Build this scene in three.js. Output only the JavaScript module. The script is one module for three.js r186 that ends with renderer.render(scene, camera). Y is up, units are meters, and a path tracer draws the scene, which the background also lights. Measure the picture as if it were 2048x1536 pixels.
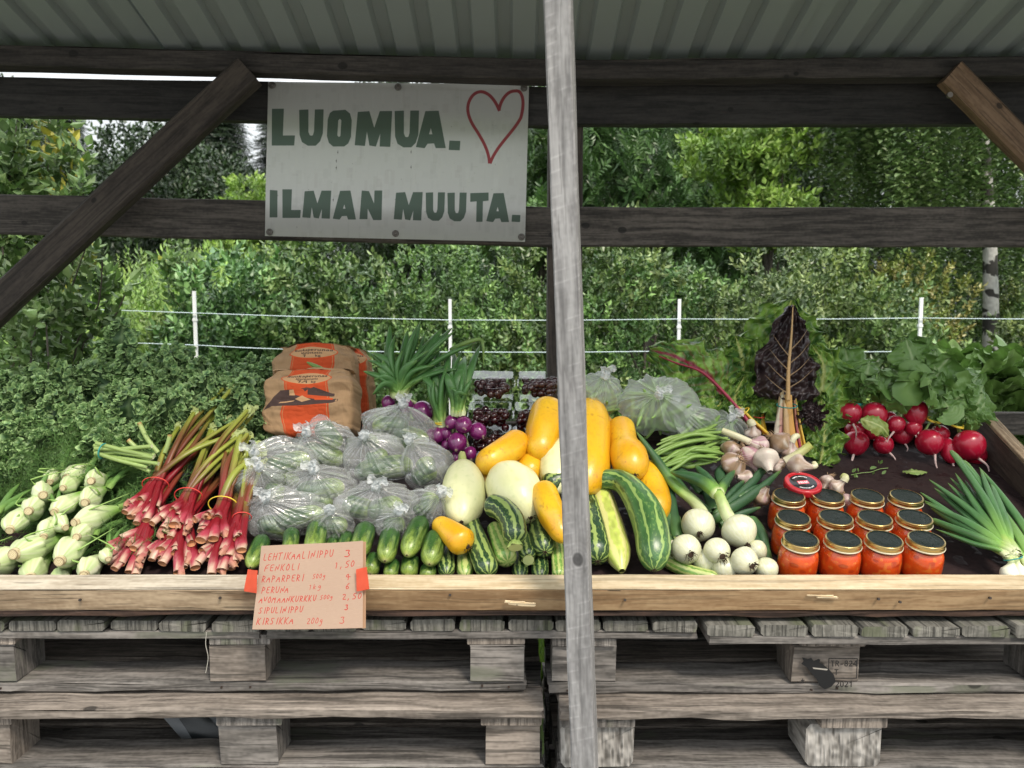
import * as THREE from 'three';
import { mergeGeometries } from 'three/addons/utils/BufferGeometryUtils.js';

// ---------- camera, sky, sun, exposure ----------
const F = 1540, CY = 1.36, PITCH = 5 * Math.PI / 180, PC = Math.cos(PITCH), PS = Math.sin(PITCH);
const scene = new THREE.Scene();
const camera = new THREE.PerspectiveCamera(2 * Math.atan(768 / F) * 180 / Math.PI, 4 / 3, 0.05, 400);
camera.position.set(0, CY, 0); camera.rotation.x = -PITCH; camera.focus = 1.75; camera.userData.fStop = 6;
const renderer = new THREE.WebGLRenderer({ antialias: true });
renderer.toneMapping = THREE.LinearToneMapping;
renderer.toneMappingExposure = 1.3;
renderer.shadowMap.enabled = true;
{
  const w = 128, h = 64, d = new Float32Array(w * h * 4);
  for (let j = 0; j < h; j++) for (let i = 0; i < w; i++) {
    const e = ((j + .5) / h - .5) * Math.PI, s = Math.sin(e), k = (j * w + i) * 4;
    const cl = 1 + .08 * Math.sin(i / w * 6.283 * 3 + s * 5) + .06 * Math.sin(i / w * 6.283 * 7 - s * 9);
    const L = s >= 0 ? (.62 + 1.55 * s) * cl : .1;
    d[k] = L * .955; d[k + 1] = L; d[k + 2] = L * 1.03; d[k + 3] = 1;
  }
  const t = new THREE.DataTexture(d, w, h, THREE.RGBAFormat, THREE.FloatType);
  t.mapping = THREE.EquirectangularReflectionMapping; t.magFilter = t.minFilter = THREE.LinearFilter; t.needsUpdate = true;
  scene.background = t; scene.environment = t;
}
const sun = new THREE.DirectionalLight(0xfff3e2, 2.7);
sun.position.set(3.2, 8.8, 3.6); sun.target.position.set(0, .8, -2); sun.castShadow = true; sun.shadow.radius = 24;
sun.shadow.camera.left = sun.shadow.camera.bottom = -12; sun.shadow.camera.right = sun.shadow.camera.top = 12; sun.shadow.camera.far = 60; sun.shadow.mapSize.set(2048, 2048);
scene.add(sun, sun.target);

// ---------- helpers ----------
let seed_ = 7;
const rnd = () => { seed_ = (seed_ + 0x6d2b79f5) | 0; let t = Math.imul(seed_ ^ (seed_ >>> 15), 1 | seed_); t = (t + Math.imul(t ^ (t >>> 7), 61 | t)) ^ t; return ((t ^ (t >>> 14)) >>> 0) / 4294967296; };
const seed = (n) => { seed_ = n * 7919 + 13; };
const R = (a, b) => a + (b - a) * rnd(), RI = (a, b) => Math.floor(R(a, b + 1)), pick = (a) => a[Math.floor(rnd() * a.length)];
const V = (x, y, z) => new THREE.Vector3(x, y, z), TAU = Math.PI * 2, { sin, cos, abs, min, max, pow, sqrt, floor, PI } = Math;
const clamp = (x, a = 0, b = 1) => x < a ? a : x > b ? b : x, mix = (a, b, t) => a + (b - a) * t, sst = (a, b, x) => { x = clamp((x - a) / (b - a)); return x * x * (3 - 2 * x); };
const mixc = (a, b, t) => [mix(a[0], b[0], t), mix(a[1], b[1], t), mix(a[2], b[2], t)], mulc = (a, k) => [a[0] * k, a[1] * k, a[2] * k];
const hsh = (x, y, z) => { let h = Math.imul(x, 374761393) ^ Math.imul(y, 668265263) ^ Math.imul(z, 1274126177); h = Math.imul(h ^ (h >>> 13), 1274126177); return ((h ^ (h >>> 16)) >>> 0) / 4294967296; };
const n3 = (x, y, z = 0) => {                                    // value noise, -1..1
  const X = floor(x), Y = floor(y), Z = floor(z); let a = x - X, b = y - Y, c = z - Z; a = a * a * (3 - 2 * a); b = b * b * (3 - 2 * b); c = c * c * (3 - 2 * c);
  const q = (i, j, k) => hsh(X + i, Y + j, Z + k);
  return mix(mix(mix(q(0, 0, 0), q(1, 0, 0), a), mix(q(0, 1, 0), q(1, 1, 0), a), b), mix(mix(q(0, 0, 1), q(1, 0, 1), a), mix(q(0, 1, 1), q(1, 1, 1), a), b), c) * 2 - 1;
};
const pn = (x, y, px, py, s = 0) => {                            // tileable value noise, 0..1; px, py whole periods
  const X = floor(x), Y = floor(y); let a = x - X, b = y - Y; a = a * a * (3 - 2 * a); b = b * b * (3 - 2 * b);
  const q = (i, j) => hsh((((X + i) % px) + px) % px, (((Y + j) % py) + py) % py, s);
  return mix(mix(q(0, 0), q(1, 0), a), mix(q(0, 1), q(1, 1), a), b);
};
// pixel of the 2048 x 1536 photograph at D metres in front of the camera -> world point
const at = (px, py, D) => { const u = (px - 1024) / F, v = (768 - py) / F, f = PC + v * PS; return V(u / f * D, CY + (v * PC - PS) / f * D, -D); };
const mpp = (py, D) => D / (PC + (768 - py) / F * PS) / F;       // metres per pixel there
// the sloping display tray
const TILT = 15 * PI / 180, TO = at(1024, 1180, 1.46), TN = V(0, cos(TILT), sin(TILT)), TV = V(0, sin(TILT), -cos(TILT));
const hTray = (p) => p.clone().sub(TO).dot(TN) + .035;           // height above the mat
const onMat = (px, py, h = 0) => { const a = V(0, CY, 0), d = at(px, py, 1).sub(a), t = (TO.clone().sub(a).dot(TN) - .035 + h) / d.dot(TN); return a.addScaledVector(d, t); };
const DPT = [[600, 2.14], [680, 2.1], [750, 2.03], [850, 1.91], [950, 1.76], [1050, 1.63], [1150, 1.525], [1250, 1.46]];
const DP = (py) => { for (let i = 1; i < DPT.length; i++) if (py <= DPT[i][0] || i === DPT.length - 1) { const [a, b] = [DPT[i - 1], DPT[i]]; return mix(a[1], b[1], clamp((py - a[0]) / (b[0] - a[0]))); } };
const pp = (px, py, dd = 0) => at(px, py, DP(py) + dd);          // a point on the heap of goods

const names = {};
const numbered = (n) => { const k = names[n] = (names[n] ?? -1) + 1; return k ? n + '_' + String(k).padStart(3, '0') : n; };
function tag(o, label, category, group, kind) { if (label) o.userData.label = label; if (category) o.userData.category = category; if (group) o.userData.group = group; if (kind) o.userData.kind = kind; return o; }
const sh = (m) => { m.castShadow = m.receiveShadow = true; return m; };
class Thing {                                                    // parts are given in world places
  constructor(name, label, category, pos, group) { this.pos = pos; this.o = new THREE.Group(); this.o.name = numbered(name); this.o.position.copy(pos); tag(this.o, label, category, group); scene.add(this.o); }
  part(name, geo, mat, label, kind) { const g = Array.isArray(geo) ? merge(geo) : geo; g.translate(-this.pos.x, -this.pos.y, -this.pos.z); const m = sh(new THREE.Mesh(g, mat)); m.name = name; tag(m, label, null, null, kind); this.o.add(m); return m; }
  sub(parent, name, geo, mat) { const g = Array.isArray(geo) ? merge(geo) : geo; g.translate(-this.pos.x, -this.pos.y, -this.pos.z); const m = sh(new THREE.Mesh(g, mat)); m.name = name; parent.add(m); return m; }
  raw(name, mesh, kind) { mesh.name = name; sh(mesh); if (kind) mesh.userData.kind = kind; this.o.add(mesh); return mesh; }
}
function solo(name, label, category, geo, mat, group, kind) { const g = Array.isArray(geo) ? merge(geo) : geo; g.computeBoundingBox(); const c = g.boundingBox.getCenter(V()); c.y = g.boundingBox.min.y; g.translate(-c.x, -c.y, -c.z); const m = sh(new THREE.Mesh(g, mat)); m.name = numbered(name); m.position.copy(c); tag(m, label, category, group, kind); scene.add(m); return m; }
function merge(list) { return mergeGeometries(list.map((g) => g.index ? g.toNonIndexed() : g)); }
// surface over a grid: f(u, v) -> Vector3; col(u, v) -> linear rgb
function surf(nu, nv, f, o = {}) {
  const p = [], uv = [], c = [], idx = [];
  for (let j = 0; j <= nv; j++) for (let i = 0; i <= nu; i++) {
    const u = i / nu, v = j / nv, q = f(u, v); p.push(q.x, q.y, q.z); uv.push(u * (o.su ?? 1), v * (o.sv ?? 1)); if (o.col) c.push(...o.col(u, v, q));
  }
  for (let j = 0; j < nv; j++) for (let i = 0; i < nu; i++) { const a = j * (nu + 1) + i, b = a + 1, d = a + nu + 1, e = d + 1; idx.push(a, b, e, a, e, d); }
  const g = new THREE.BufferGeometry();
  g.setAttribute('position', new THREE.Float32BufferAttribute(p, 3)); g.setAttribute('uv', new THREE.Float32BufferAttribute(uv, 2));
  if (o.col) g.setAttribute('color', new THREE.Float32BufferAttribute(c, 3));
  g.setIndex(idx); g.computeVertexNormals();
  if (o.closed) { const n = g.attributes.normal; for (let j = 0; j <= nv; j++) { const a = j * (nu + 1), b = a + nu, x = n.getX(a) + n.getX(b), y = n.getY(a) + n.getY(b), z = n.getZ(a) + n.getZ(b), l = Math.hypot(x, y, z) || 1; n.setXYZ(a, x / l, y / l, z / l); n.setXYZ(b, x / l, y / l, z / l); } }
  return g;
}
// a body swept along points: rad(t), mod(theta, t) multiplies the radius, col(theta, t)
function sweep(pts, rad, o = {}) {
  const cv = pts instanceof THREE.Curve ? pts : new THREE.CatmullRomCurve3(pts, false, 'centripetal'), ns = o.ns ?? 20, nr = o.nr ?? 12, fr = cv.computeFrenetFrames(ns * 4, false), sq = o.sq ?? 1;
  const r = typeof rad === 'function' ? rad : () => rad, hold = { v: -1 };
  return surf(nr, ns, (u, v) => {
    const t = o.even ? v : (1 - cos(PI * v)) / 2, k = min(ns * 4, Math.round(t * ns * 4)), th = u * TAU + (o.tw ?? 0) * t;
    if (hold.v !== v) { hold.v = v; hold.c = cv.getPointAt(clamp(t)); }
    const m = r(t) * (o.mod ? o.mod(th, t) : 1);
    return hold.c.clone().addScaledVector(fr.normals[k], cos(th) * m).addScaledVector(fr.binormals[k], sin(th) * m * sq);
  }, { closed: true, su: o.su, sv: o.sv, col: o.col && ((u, v, q) => o.col(u * TAU, o.even ? v : (1 - cos(PI * v)) / 2, q)) });
}
const egg = (a = 1, b = 1) => (t) => pow(clamp(sin(PI * pow(t, a))), b);   // round-ended profile, 0..1
const round = (e) => (t) => { const d = min(t, 1 - t) / e; return d >= 1 ? 1 : sqrt(max(0, 1 - (1 - d) * (1 - d))); };  // a capsule's profile with rounded ends of share e
function tex(w, h, f, srgb = true) {
  const d = new Uint8Array(w * h * 4), enc = (x) => 255 * (srgb ? (x <= .0031308 ? 12.92 * x : 1.055 * pow(x, 1 / 2.4) - .055) : x);
  for (let j = 0; j < h; j++) for (let i = 0; i < w; i++) { const c = f((i + .5) / w, (j + .5) / h), k = (j * w + i) * 4; for (let q = 0; q < 3; q++) d[k + q] = clamp(enc(clamp(typeof c === 'number' ? c : c[q])), 0, 255); d[k + 3] = 255; }
  const t = new THREE.DataTexture(d, w, h); t.wrapS = t.wrapT = THREE.RepeatWrapping; t.magFilter = THREE.LinearFilter; t.minFilter = THREE.LinearMipmapLinearFilter; t.generateMipmaps = true; if (srgb) t.colorSpace = THREE.SRGBColorSpace; t.needsUpdate = true; return t;
}
function canvasTex(w, h, draw) { const c = document.createElement('canvas'); c.width = w; c.height = h; draw(c.getContext('2d'), w, h); const t = new THREE.CanvasTexture(c); t.colorSpace = THREE.SRGBColorSpace; t.anisotropy = 8; return t; }
const std = (o) => new THREE.MeshStandardMaterial({ side: THREE.DoubleSide, roughness: .7, ...o });
const phy = (o) => new THREE.MeshPhysicalMaterial({ side: THREE.DoubleSide, roughness: .6, ...o });
const lin = (r, g, b) => new THREE.Color().setRGB(r, g, b);
const leafMat = (o = {}) => phy({ color: lin(1, 1, 1), vertexColors: true, roughness: .55, transmission: .3, thickness: 0, ...o });

// ---------- wood ----------
// grain runs along u (1.6 m per repeat), v is .4 m
function wood(s, base, dark, light, o = {}) {
  const kn = []; seed(s); for (let i = 0; i < (o.knots ?? 5); i++) kn.push([rnd(), rnd(), R(.006, .013)]);
  const f = (u, v) => {
    const wv = .12 * pn(u * 5, v * 4, 5, 4, s) + .05 * pn(u * 16, v * 8, 16, 8, s + 1); let kd = 0, ring = 0;
    for (const [a, b, r] of kn) { let dx = abs(u - a); dx = min(dx, 1 - dx) * 1.6; let dy = abs(v - b); dy = min(dy, 1 - dy) * .4; const q = Math.hypot(dx * .75, dy) / r; kd = max(kd, 1 - sst(.7, 1.15, q)); ring = max(ring, q < 4 ? (1 - q / 4) * (.5 + .5 * sin(q * 11)) : 0); }
    const y = v + wv * .25, a = pn(u * 14, y * 40, 14, 40, s + 2), b = pn(u * 52, y * 120, 52, 120, s + 3), c = .5 * pn(u * 170, y * 240, 170, 240, s + 4) + .5 * pn(u * 260, v * 64, 260, 64, s + 12), big = pn(u * 4, v * 3, 4, 3, s + 5);
    const crack = max(sst(.81, .87, pn(u * 5, y * 64, 5, 64, s + 6)), .9 * sst(.77, .86, pn(u * 14, y * 140, 14, 140, s + 13))) * (o.crack ?? .6);
    return { a: clamp(.42 * a + .3 * b + .28 * c), big, kd, ring, crack, saw: o.saw ? (1 - sst(.03, .12, abs(((u * 74 + v * 5 + .5 * pn(u * 20, v * 3, 20, 3, s + 7)) % 1 + 1) % 1 - .5))) * sst(.3, .7, pn(u * 40, v * 20, 40, 20, s + 8)) : 0 };
  };
  const map = tex(1024, 256, (u, v) => {
    const q = f(u, v); let c = mixc(dark, light, sst(.16, .84, q.a)); c = mixc(c, base, .32); c = mulc(c, .76 + .48 * q.big);
    if (o.stain) c = mixc(c, o.stain, .75 * sst(.62, .8, pn(u * 5, v * 5, 5, 5, s + 9) * .7 + pn(u * 40, v * 30, 40, 30, s + 10) * .3));
    c = mulc(c, 1 + .2 * q.saw); c = mulc(c, 1 - .2 * q.ring); c = mulc(c, 1 - .72 * max(q.kd, q.crack)); return c;
  });
  const bump = tex(512, 256, (u, v) => { const q = f(u, v); return clamp(.35 + .5 * q.a - .35 * q.crack - .2 * q.kd + .12 * q.saw); }, false);
  return std({ map, bumpMap: bump, bumpScale: o.bump ?? .0022, roughness: o.rough ?? .85 });
}
const WD = {
  pallet: wood(11, [.122, .111, .1], [.041, .037, .033], [.265, .242, .222], { crack: .75, stain: [.13, .135, .1] }),
  palletB: wood(12, [.16, .136, .113], [.062, .05, .041], [.31, .266, .228], { crack: .7 }),
  deck: wood(13, [.11, .105, .09], [.04, .038, .032], [.21, .2, .175], { crack: .8, stain: [.09, .1, .055], bump: .003 }),
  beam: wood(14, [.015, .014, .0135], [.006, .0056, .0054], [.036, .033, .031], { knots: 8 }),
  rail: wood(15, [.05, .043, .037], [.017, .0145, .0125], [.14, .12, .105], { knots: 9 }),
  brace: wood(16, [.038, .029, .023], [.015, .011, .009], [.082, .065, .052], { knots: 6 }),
  braceWarm: wood(17, [.13, .08, .046], [.07, .04, .022], [.2, .13, .08], { knots: 9 }),
  tan: wood(18, [.34, .215, .105], [.21, .115, .05], [.48, .33, .18], { knots: 4, crack: .35, bump: .0016 }),
  tanTop: wood(24, [.56, .45, .29], [.38, .28, .16], [.68, .57, .4], { knots: 2, crack: .4 }), greyTop: wood(25, [.46, .4, .31], [.28, .23, .17], [.6, .54, .44], { knots: 2, crack: .6 }),  // rail tops: paler wood, lightened to carry the light from above
  tanGrey: wood(19, [.3, .215, .13], [.15, .1, .058], [.44, .34, .23], { knots: 3, crack: .7, stain: [.14, .085, .045] }),
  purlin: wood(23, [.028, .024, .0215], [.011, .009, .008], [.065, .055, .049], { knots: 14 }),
  strip: wood(20, [.035, .02, .015], [.014, .009, .007], [.11, .06, .04], { crack: .8, bump: .004 }),
  post: wood(21, [.22, .215, .214], [.12, .117, .116], [.35, .345, .342], { saw: 1, knots: 4, crack: .35 }),
  tray: wood(22, [.05, .035, .026], [.025, .017, .013], [.09, .065, .048], { knots: 4 }),
};
// a board: length along x, height y, depth z, chamfered, slightly uneven
function board(L, h, d, o = {}) {
  const b = o.bev ?? .003, n = o.n ?? max(2, Math.round(L / .12)), y = h / 2, z = d / 2, ou = o.ou ?? rnd(), ov = o.ov ?? rnd(), j = o.jit ?? .0012, s = rnd() * 99;
  const c = [[y - b, z], [y, z - b], [y, -z + b], [y - b, -z], [-y + b, -z], [-y, -z + b], [-y, z - b], [-y + b, z]], P = [], N = [], U = []; let run = 0;
  const vt = (i, k) => { const x = (i / n - .5) * L, [a, e] = c[k % 8], w = n3(x * 9 + s, k * 3.1, s) * j + n3(x * 40, k * 7, s) * j * .6; return [x + (i === 0 || i === n ? n3(k, s, i) * j * 1.5 : 0), a + w * Math.sign(a) + (o.warp ?? 0) * sin((x / L + .5) * PI), e + w * Math.sign(e) * .7]; };
  const put = (q, nn, u) => { P.push(...q); N.push(...nn); U.push(...u); };
  for (let k = 0; k < 8; k++) {
    const [a, e] = c[k], [a2, e2] = c[(k + 1) % 8], len = Math.hypot(a2 - a, e2 - e), nx = [0, (e - e2) / len * -1, (a2 - a) / len * -1]; const m = (nx[1] * (a + a2) + nx[2] * (e + e2)) < 0 ? -1 : 1, nn = [0, nx[1] * m, nx[2] * m];
    for (let i = 0; i < n; i++) {
      const A = vt(i, k), B = vt(i + 1, k), C = vt(i + 1, k + 1), D = vt(i, k + 1), ua = (q) => q[0] / 1.6 + ou, va = run / .4 + ov, vb = (run + len) / .4 + ov;
      for (const [q, vv] of [[A, va], [B, va], [C, vb], [A, va], [C, vb], [D, vb]]) put(q, nn, [ua(q), vv]);
    }
    run += len;
  }
  for (const i of [0, n]) for (let k = 0; k < 8; k++) { const s2 = i ? 1 : -1, ctr = [(i / n - .5) * L, (o.warp ?? 0) * 0, 0], A = vt(i, k), B = vt(i, k + 1); for (const q of [ctr, A, B]) put(q, [s2, 0, 0], [q[1] / 1.1 + ou, q[2] / .25 + ov]); }
  const g = new THREE.BufferGeometry(); g.setAttribute('position', new THREE.Float32BufferAttribute(P, 3)); g.setAttribute('uv', new THREE.Float32BufferAttribute(U, 2)); g.computeVertexNormals(); return g;
}
function basisAB(a, b, up) { const x = b.clone().sub(a).normalize(), y = up.clone().addScaledVector(x, -up.dot(x)).normalize(), z = x.clone().cross(y); return new THREE.Matrix4().makeBasis(x, y, z).setPosition(a.clone().add(b).multiplyScalar(.5)); }
const boardAB = (a, b, h, d, o = {}) => board(a.distanceTo(b), h, d, o).applyMatrix4(basisAB(a, b, o.up ?? V(0, 1, 0)));
const orient = (dir, up = V(0, 1, 0)) => { const z = dir.clone().normalize(), x = up.clone().cross(z).normalize(); return new THREE.Matrix4().makeBasis(x, z.clone().cross(x), z); };  // +z along dir
// ---------- ground ----------
{
  const g = new THREE.PlaneGeometry(160, 160, 1, 1); g.rotateX(-PI / 2); const uv = g.attributes.uv; for (let i = 0; i < uv.count; i++) uv.setXY(i, uv.getX(i) * 80, uv.getY(i) * 80);
  const m = tex(512, 512, (u, v) => { const a = pn(u * 6, v * 6, 6, 6, 1), b = pn(u * 40, v * 40, 40, 40, 2), c = pn(u * 160, v * 160, 160, 160, 3); return mixc(mixc([.05, .075, .02], [.1, .15, .035], a), [.06, .05, .03], .5 * sst(.5, .8, b * .5 + c * .5)); });
  const o = sh(new THREE.Mesh(g, std({ map: m, bumpMap: m, bumpScale: .02, roughness: 1 }))); o.name = 'ground'; tag(o, 'grassy green ground under and behind the stall', null, null, 'structure'); scene.add(o);
}
{ const m = tex(512, 512, (u, v) => { const a = pn(u * 60, v * 60, 60, 60, 3), b = pn(u * 150, v * 150, 150, 150, 4), c = pn(u * 5, v * 5, 5, 5, 6); return mulc(mixc([.14, .135, .125], [.3, .29, .275], a * .5 + b * .5), .8 + .4 * c); }), g = new THREE.PlaneGeometry(60, 14).rotateX(-PI / 2).translate(0, .004, 5.55); const uv = g.attributes.uv; for (let i = 0; i < uv.count; i++) uv.setXY(i, uv.getX(i) * 40, uv.getY(i) * 9); const o = sh(new THREE.Mesh(g, std({ map: m, bumpMap: m, bumpScale: .01, roughness: 1 }))); o.name = 'gravel_yard'; tag(o, 'grey gravel yard in front of the stall', null, null, 'structure'); scene.add(o); }
// ---------- foliage ----------
// a sprig: n little leaves on a twig along +y, each leaf folded along its rib
function sprig(n, len, leafL, leafW, o = {}) {
  const P = [], C = [], ax = V(), q = new THREE.Quaternion();
  for (let i = 0; i < n; i++) {
    const t = o.flat ? (i % 2 ? 1 : -1) : 0, a = o.flat ? 0 : i * 2.4 + R(-.5, .5), y = len * (i + .3) / n, tilt = i === n - 1 && !o.droop ? .2 : R(.6, 1.25) + (o.droop ?? 0), L = leafL * R(.75, 1.15), w = leafW * R(.8, 1.1);
    q.setFromEuler(new THREE.Euler(o.flat ? R(-.3, .3) : tilt, o.flat ? 0 : a, o.flat ? t * tilt : R(-.4, .4), 'YXZ'));
    const up = R(.12, .3), sh_ = R(.8, 1.15), pts = [V(0, 0, 0), V(-w / 2, L * .38, w * up), V(-w * .36, L * .72, w * up * .6), V(0, L, -L * .08), V(w * .36, L * .72, w * up * .6), V(w / 2, L * .38, w * up), V(0, L * .5, -.02 * L)];
    for (const p of pts) { p.applyQuaternion(q); p.y += y; if (o.flat) p.x += t * .002; }
    const tri = [[0, 6, 1], [1, 6, 2], [2, 6, 3], [3, 6, 4], [4, 6, 5], [5, 6, 0]];
    for (const T of tri) for (const k of T) { P.push(pts[k].x, pts[k].y, pts[k].z); const e = k === 6 || k === 0 ? 1.12 : .95; C.push(sh_ * e, sh_ * e, sh_ * e * .95); }
  }
  if (o.stem) { const w = o.stem; for (const [a, b] of [[w, 0], [0, w]]) { P.push(-a, 0, -b, a, 0, b, 0, len, 0); for (let i = 0; i < 3; i++) C.push(.9, .75, .6); } }
  const g = new THREE.BufferGeometry(); g.setAttribute('position', new THREE.Float32BufferAttribute(P, 3)); g.setAttribute('color', new THREE.Float32BufferAttribute(C, 3)); g.computeVertexNormals(); return g;
}
const M_ = new THREE.Matrix4(), Q_ = new THREE.Quaternion(), E_ = new THREE.Euler(), C_ = new THREE.Color();
function scatter(geo, mat, n, f) {                               // f(i) -> {p, e:[x,y,z], s, c}
  const m = new THREE.InstancedMesh(geo, mat, n); let k = 0;
  for (let i = 0; i < n; i++) { const a = f(i); if (!a) continue; E_.set(a.e[0], a.e[1], a.e[2], 'YXZ'); M_.compose(a.p, Q_.setFromEuler(E_), V(a.s, a.s, a.s)); m.setMatrixAt(k, M_); m.setColorAt(k++, C_.setRGB(...a.c)); }
  m.count = k; return m;
}
seed(101);
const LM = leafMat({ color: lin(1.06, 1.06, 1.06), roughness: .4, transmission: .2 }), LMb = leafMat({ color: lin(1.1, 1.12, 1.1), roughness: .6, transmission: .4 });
const barkM = std({ map: tex(128, 256, (u, v) => mixc([.03, .025, .02], [.11, .095, .08], pn(u * 12, v * 30, 12, 30, 4) * .6 + pn(u * 40, v * 60, 40, 60, 5) * .4)), roughness: 1 });
const SP = { hedge: [0, 1, 2].map(() => sprig(9, .11, .048, .028, { stem: .0015 })), broad: [0, 1].map(() => sprig(12, .3, .085, .05)), rowan: [0, 1].map(() => sprig(13, .26, .1, .034, { flat: true })), birch: [0, 1].map(() => sprig(15, .5, .07, .046, { droop: .4 })), young: [0, 1].map(() => sprig(8, .1, .05, .03, { stem: .002 })), tall: [0, 1].map(() => sprig(12, .22, .07, .02, { stem: .002 })), spruce: sprig(26, .45, .1, .016, { flat: true }) };
// a tree with its own trunk, limbs and clumped crown; clumps is a list of [x, y, z, rx, ry, rz, count]
function tree(name, label, cat, base, h, r0, clumps, geos, tint, o = {}) {
  const t = new Thing(name, label, cat, base, o.group), top = base.clone().add(V(o.lean ?? 0, h, 0));
  if (r0) { const tr = [sweep([base, base.clone().lerp(top, .35).add(V(R(-.1, .1) * r0 * 8, 0, 0)), base.clone().lerp(top, .7), top], (k) => r0 * (1 - .8 * k) + (k < .06 ? r0 * .3 * (1 - k / .06) : 0), { ns: 14, nr: 9, even: true, su: 1, sv: h * .6 })];
    if (!o.hang) for (const c of clumps.slice(0, 9)) { const e = base.clone().add(V(c[0], c[1], c[2])), s = base.clone().lerp(top, clamp(c[1] / h * .6, .15, .9)); tr.push(sweep([s, s.clone().lerp(e, .5).add(V(0, -.05 * h * rnd(), 0)), e], (k) => r0 * .35 * (1 - .8 * k), { ns: 6, nr: 6, even: true })); }
    t.part('trunk', tr, o.bark ?? barkM); }
  geos.forEach((g, gi) => {
    const list = []; for (const c of clumps) for (let i = 0; i < c[6] / geos.length; i++) list.push(c);
    const m = scatter(g, o.mat ?? LM, list.length, (i) => {
      const c = list[i], d = V(R(-1, 1), R(-1, 1), R(-1, 1)); if (d.lengthSq() > 1) d.normalize().multiplyScalar(R(.6, 1)); const k = pow(d.length(), .35) / max(.01, d.length()); d.multiplyScalar(k * (1 + .25 * n3(d.x * 3 + c[0], d.y * 3, d.z * 3)));
      const b = pick(tint), v = R(.7, 1.3); return { p: V(c[0] + d.x * c[3], max(.02, c[1] + d.y * c[4]), c[2] + d.z * c[5]), e: o.hang ? [PI + R(-.25, .25), R(0, TAU), R(-.25, .25)] : [R(-.9, .9), R(0, TAU), R(-.9, .9)], s: R(.75, 1.25) * (o.s ?? 1), c: mulc(b, v) };
    });
    t.raw('crown', m, 'stuff');
  });
  return t;
}
const clumpsOf = (n, cx, cy, cz, sx, sy, sz, r, cnt) => { const a = []; for (let i = 0; i < n; i++) { const d = V(R(-1, 1), R(-1, 1), R(-1, 1)).normalize().multiplyScalar(R(.45, 1)); const k = R(.7, 1.3); a.push([cx + d.x * sx, cy + d.y * sy, cz + d.z * sz, r * k, r * k * .75, r * k, cnt * k * k]); } return a; };
const gx = (px, D) => at(px, 633, D).x;
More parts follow.
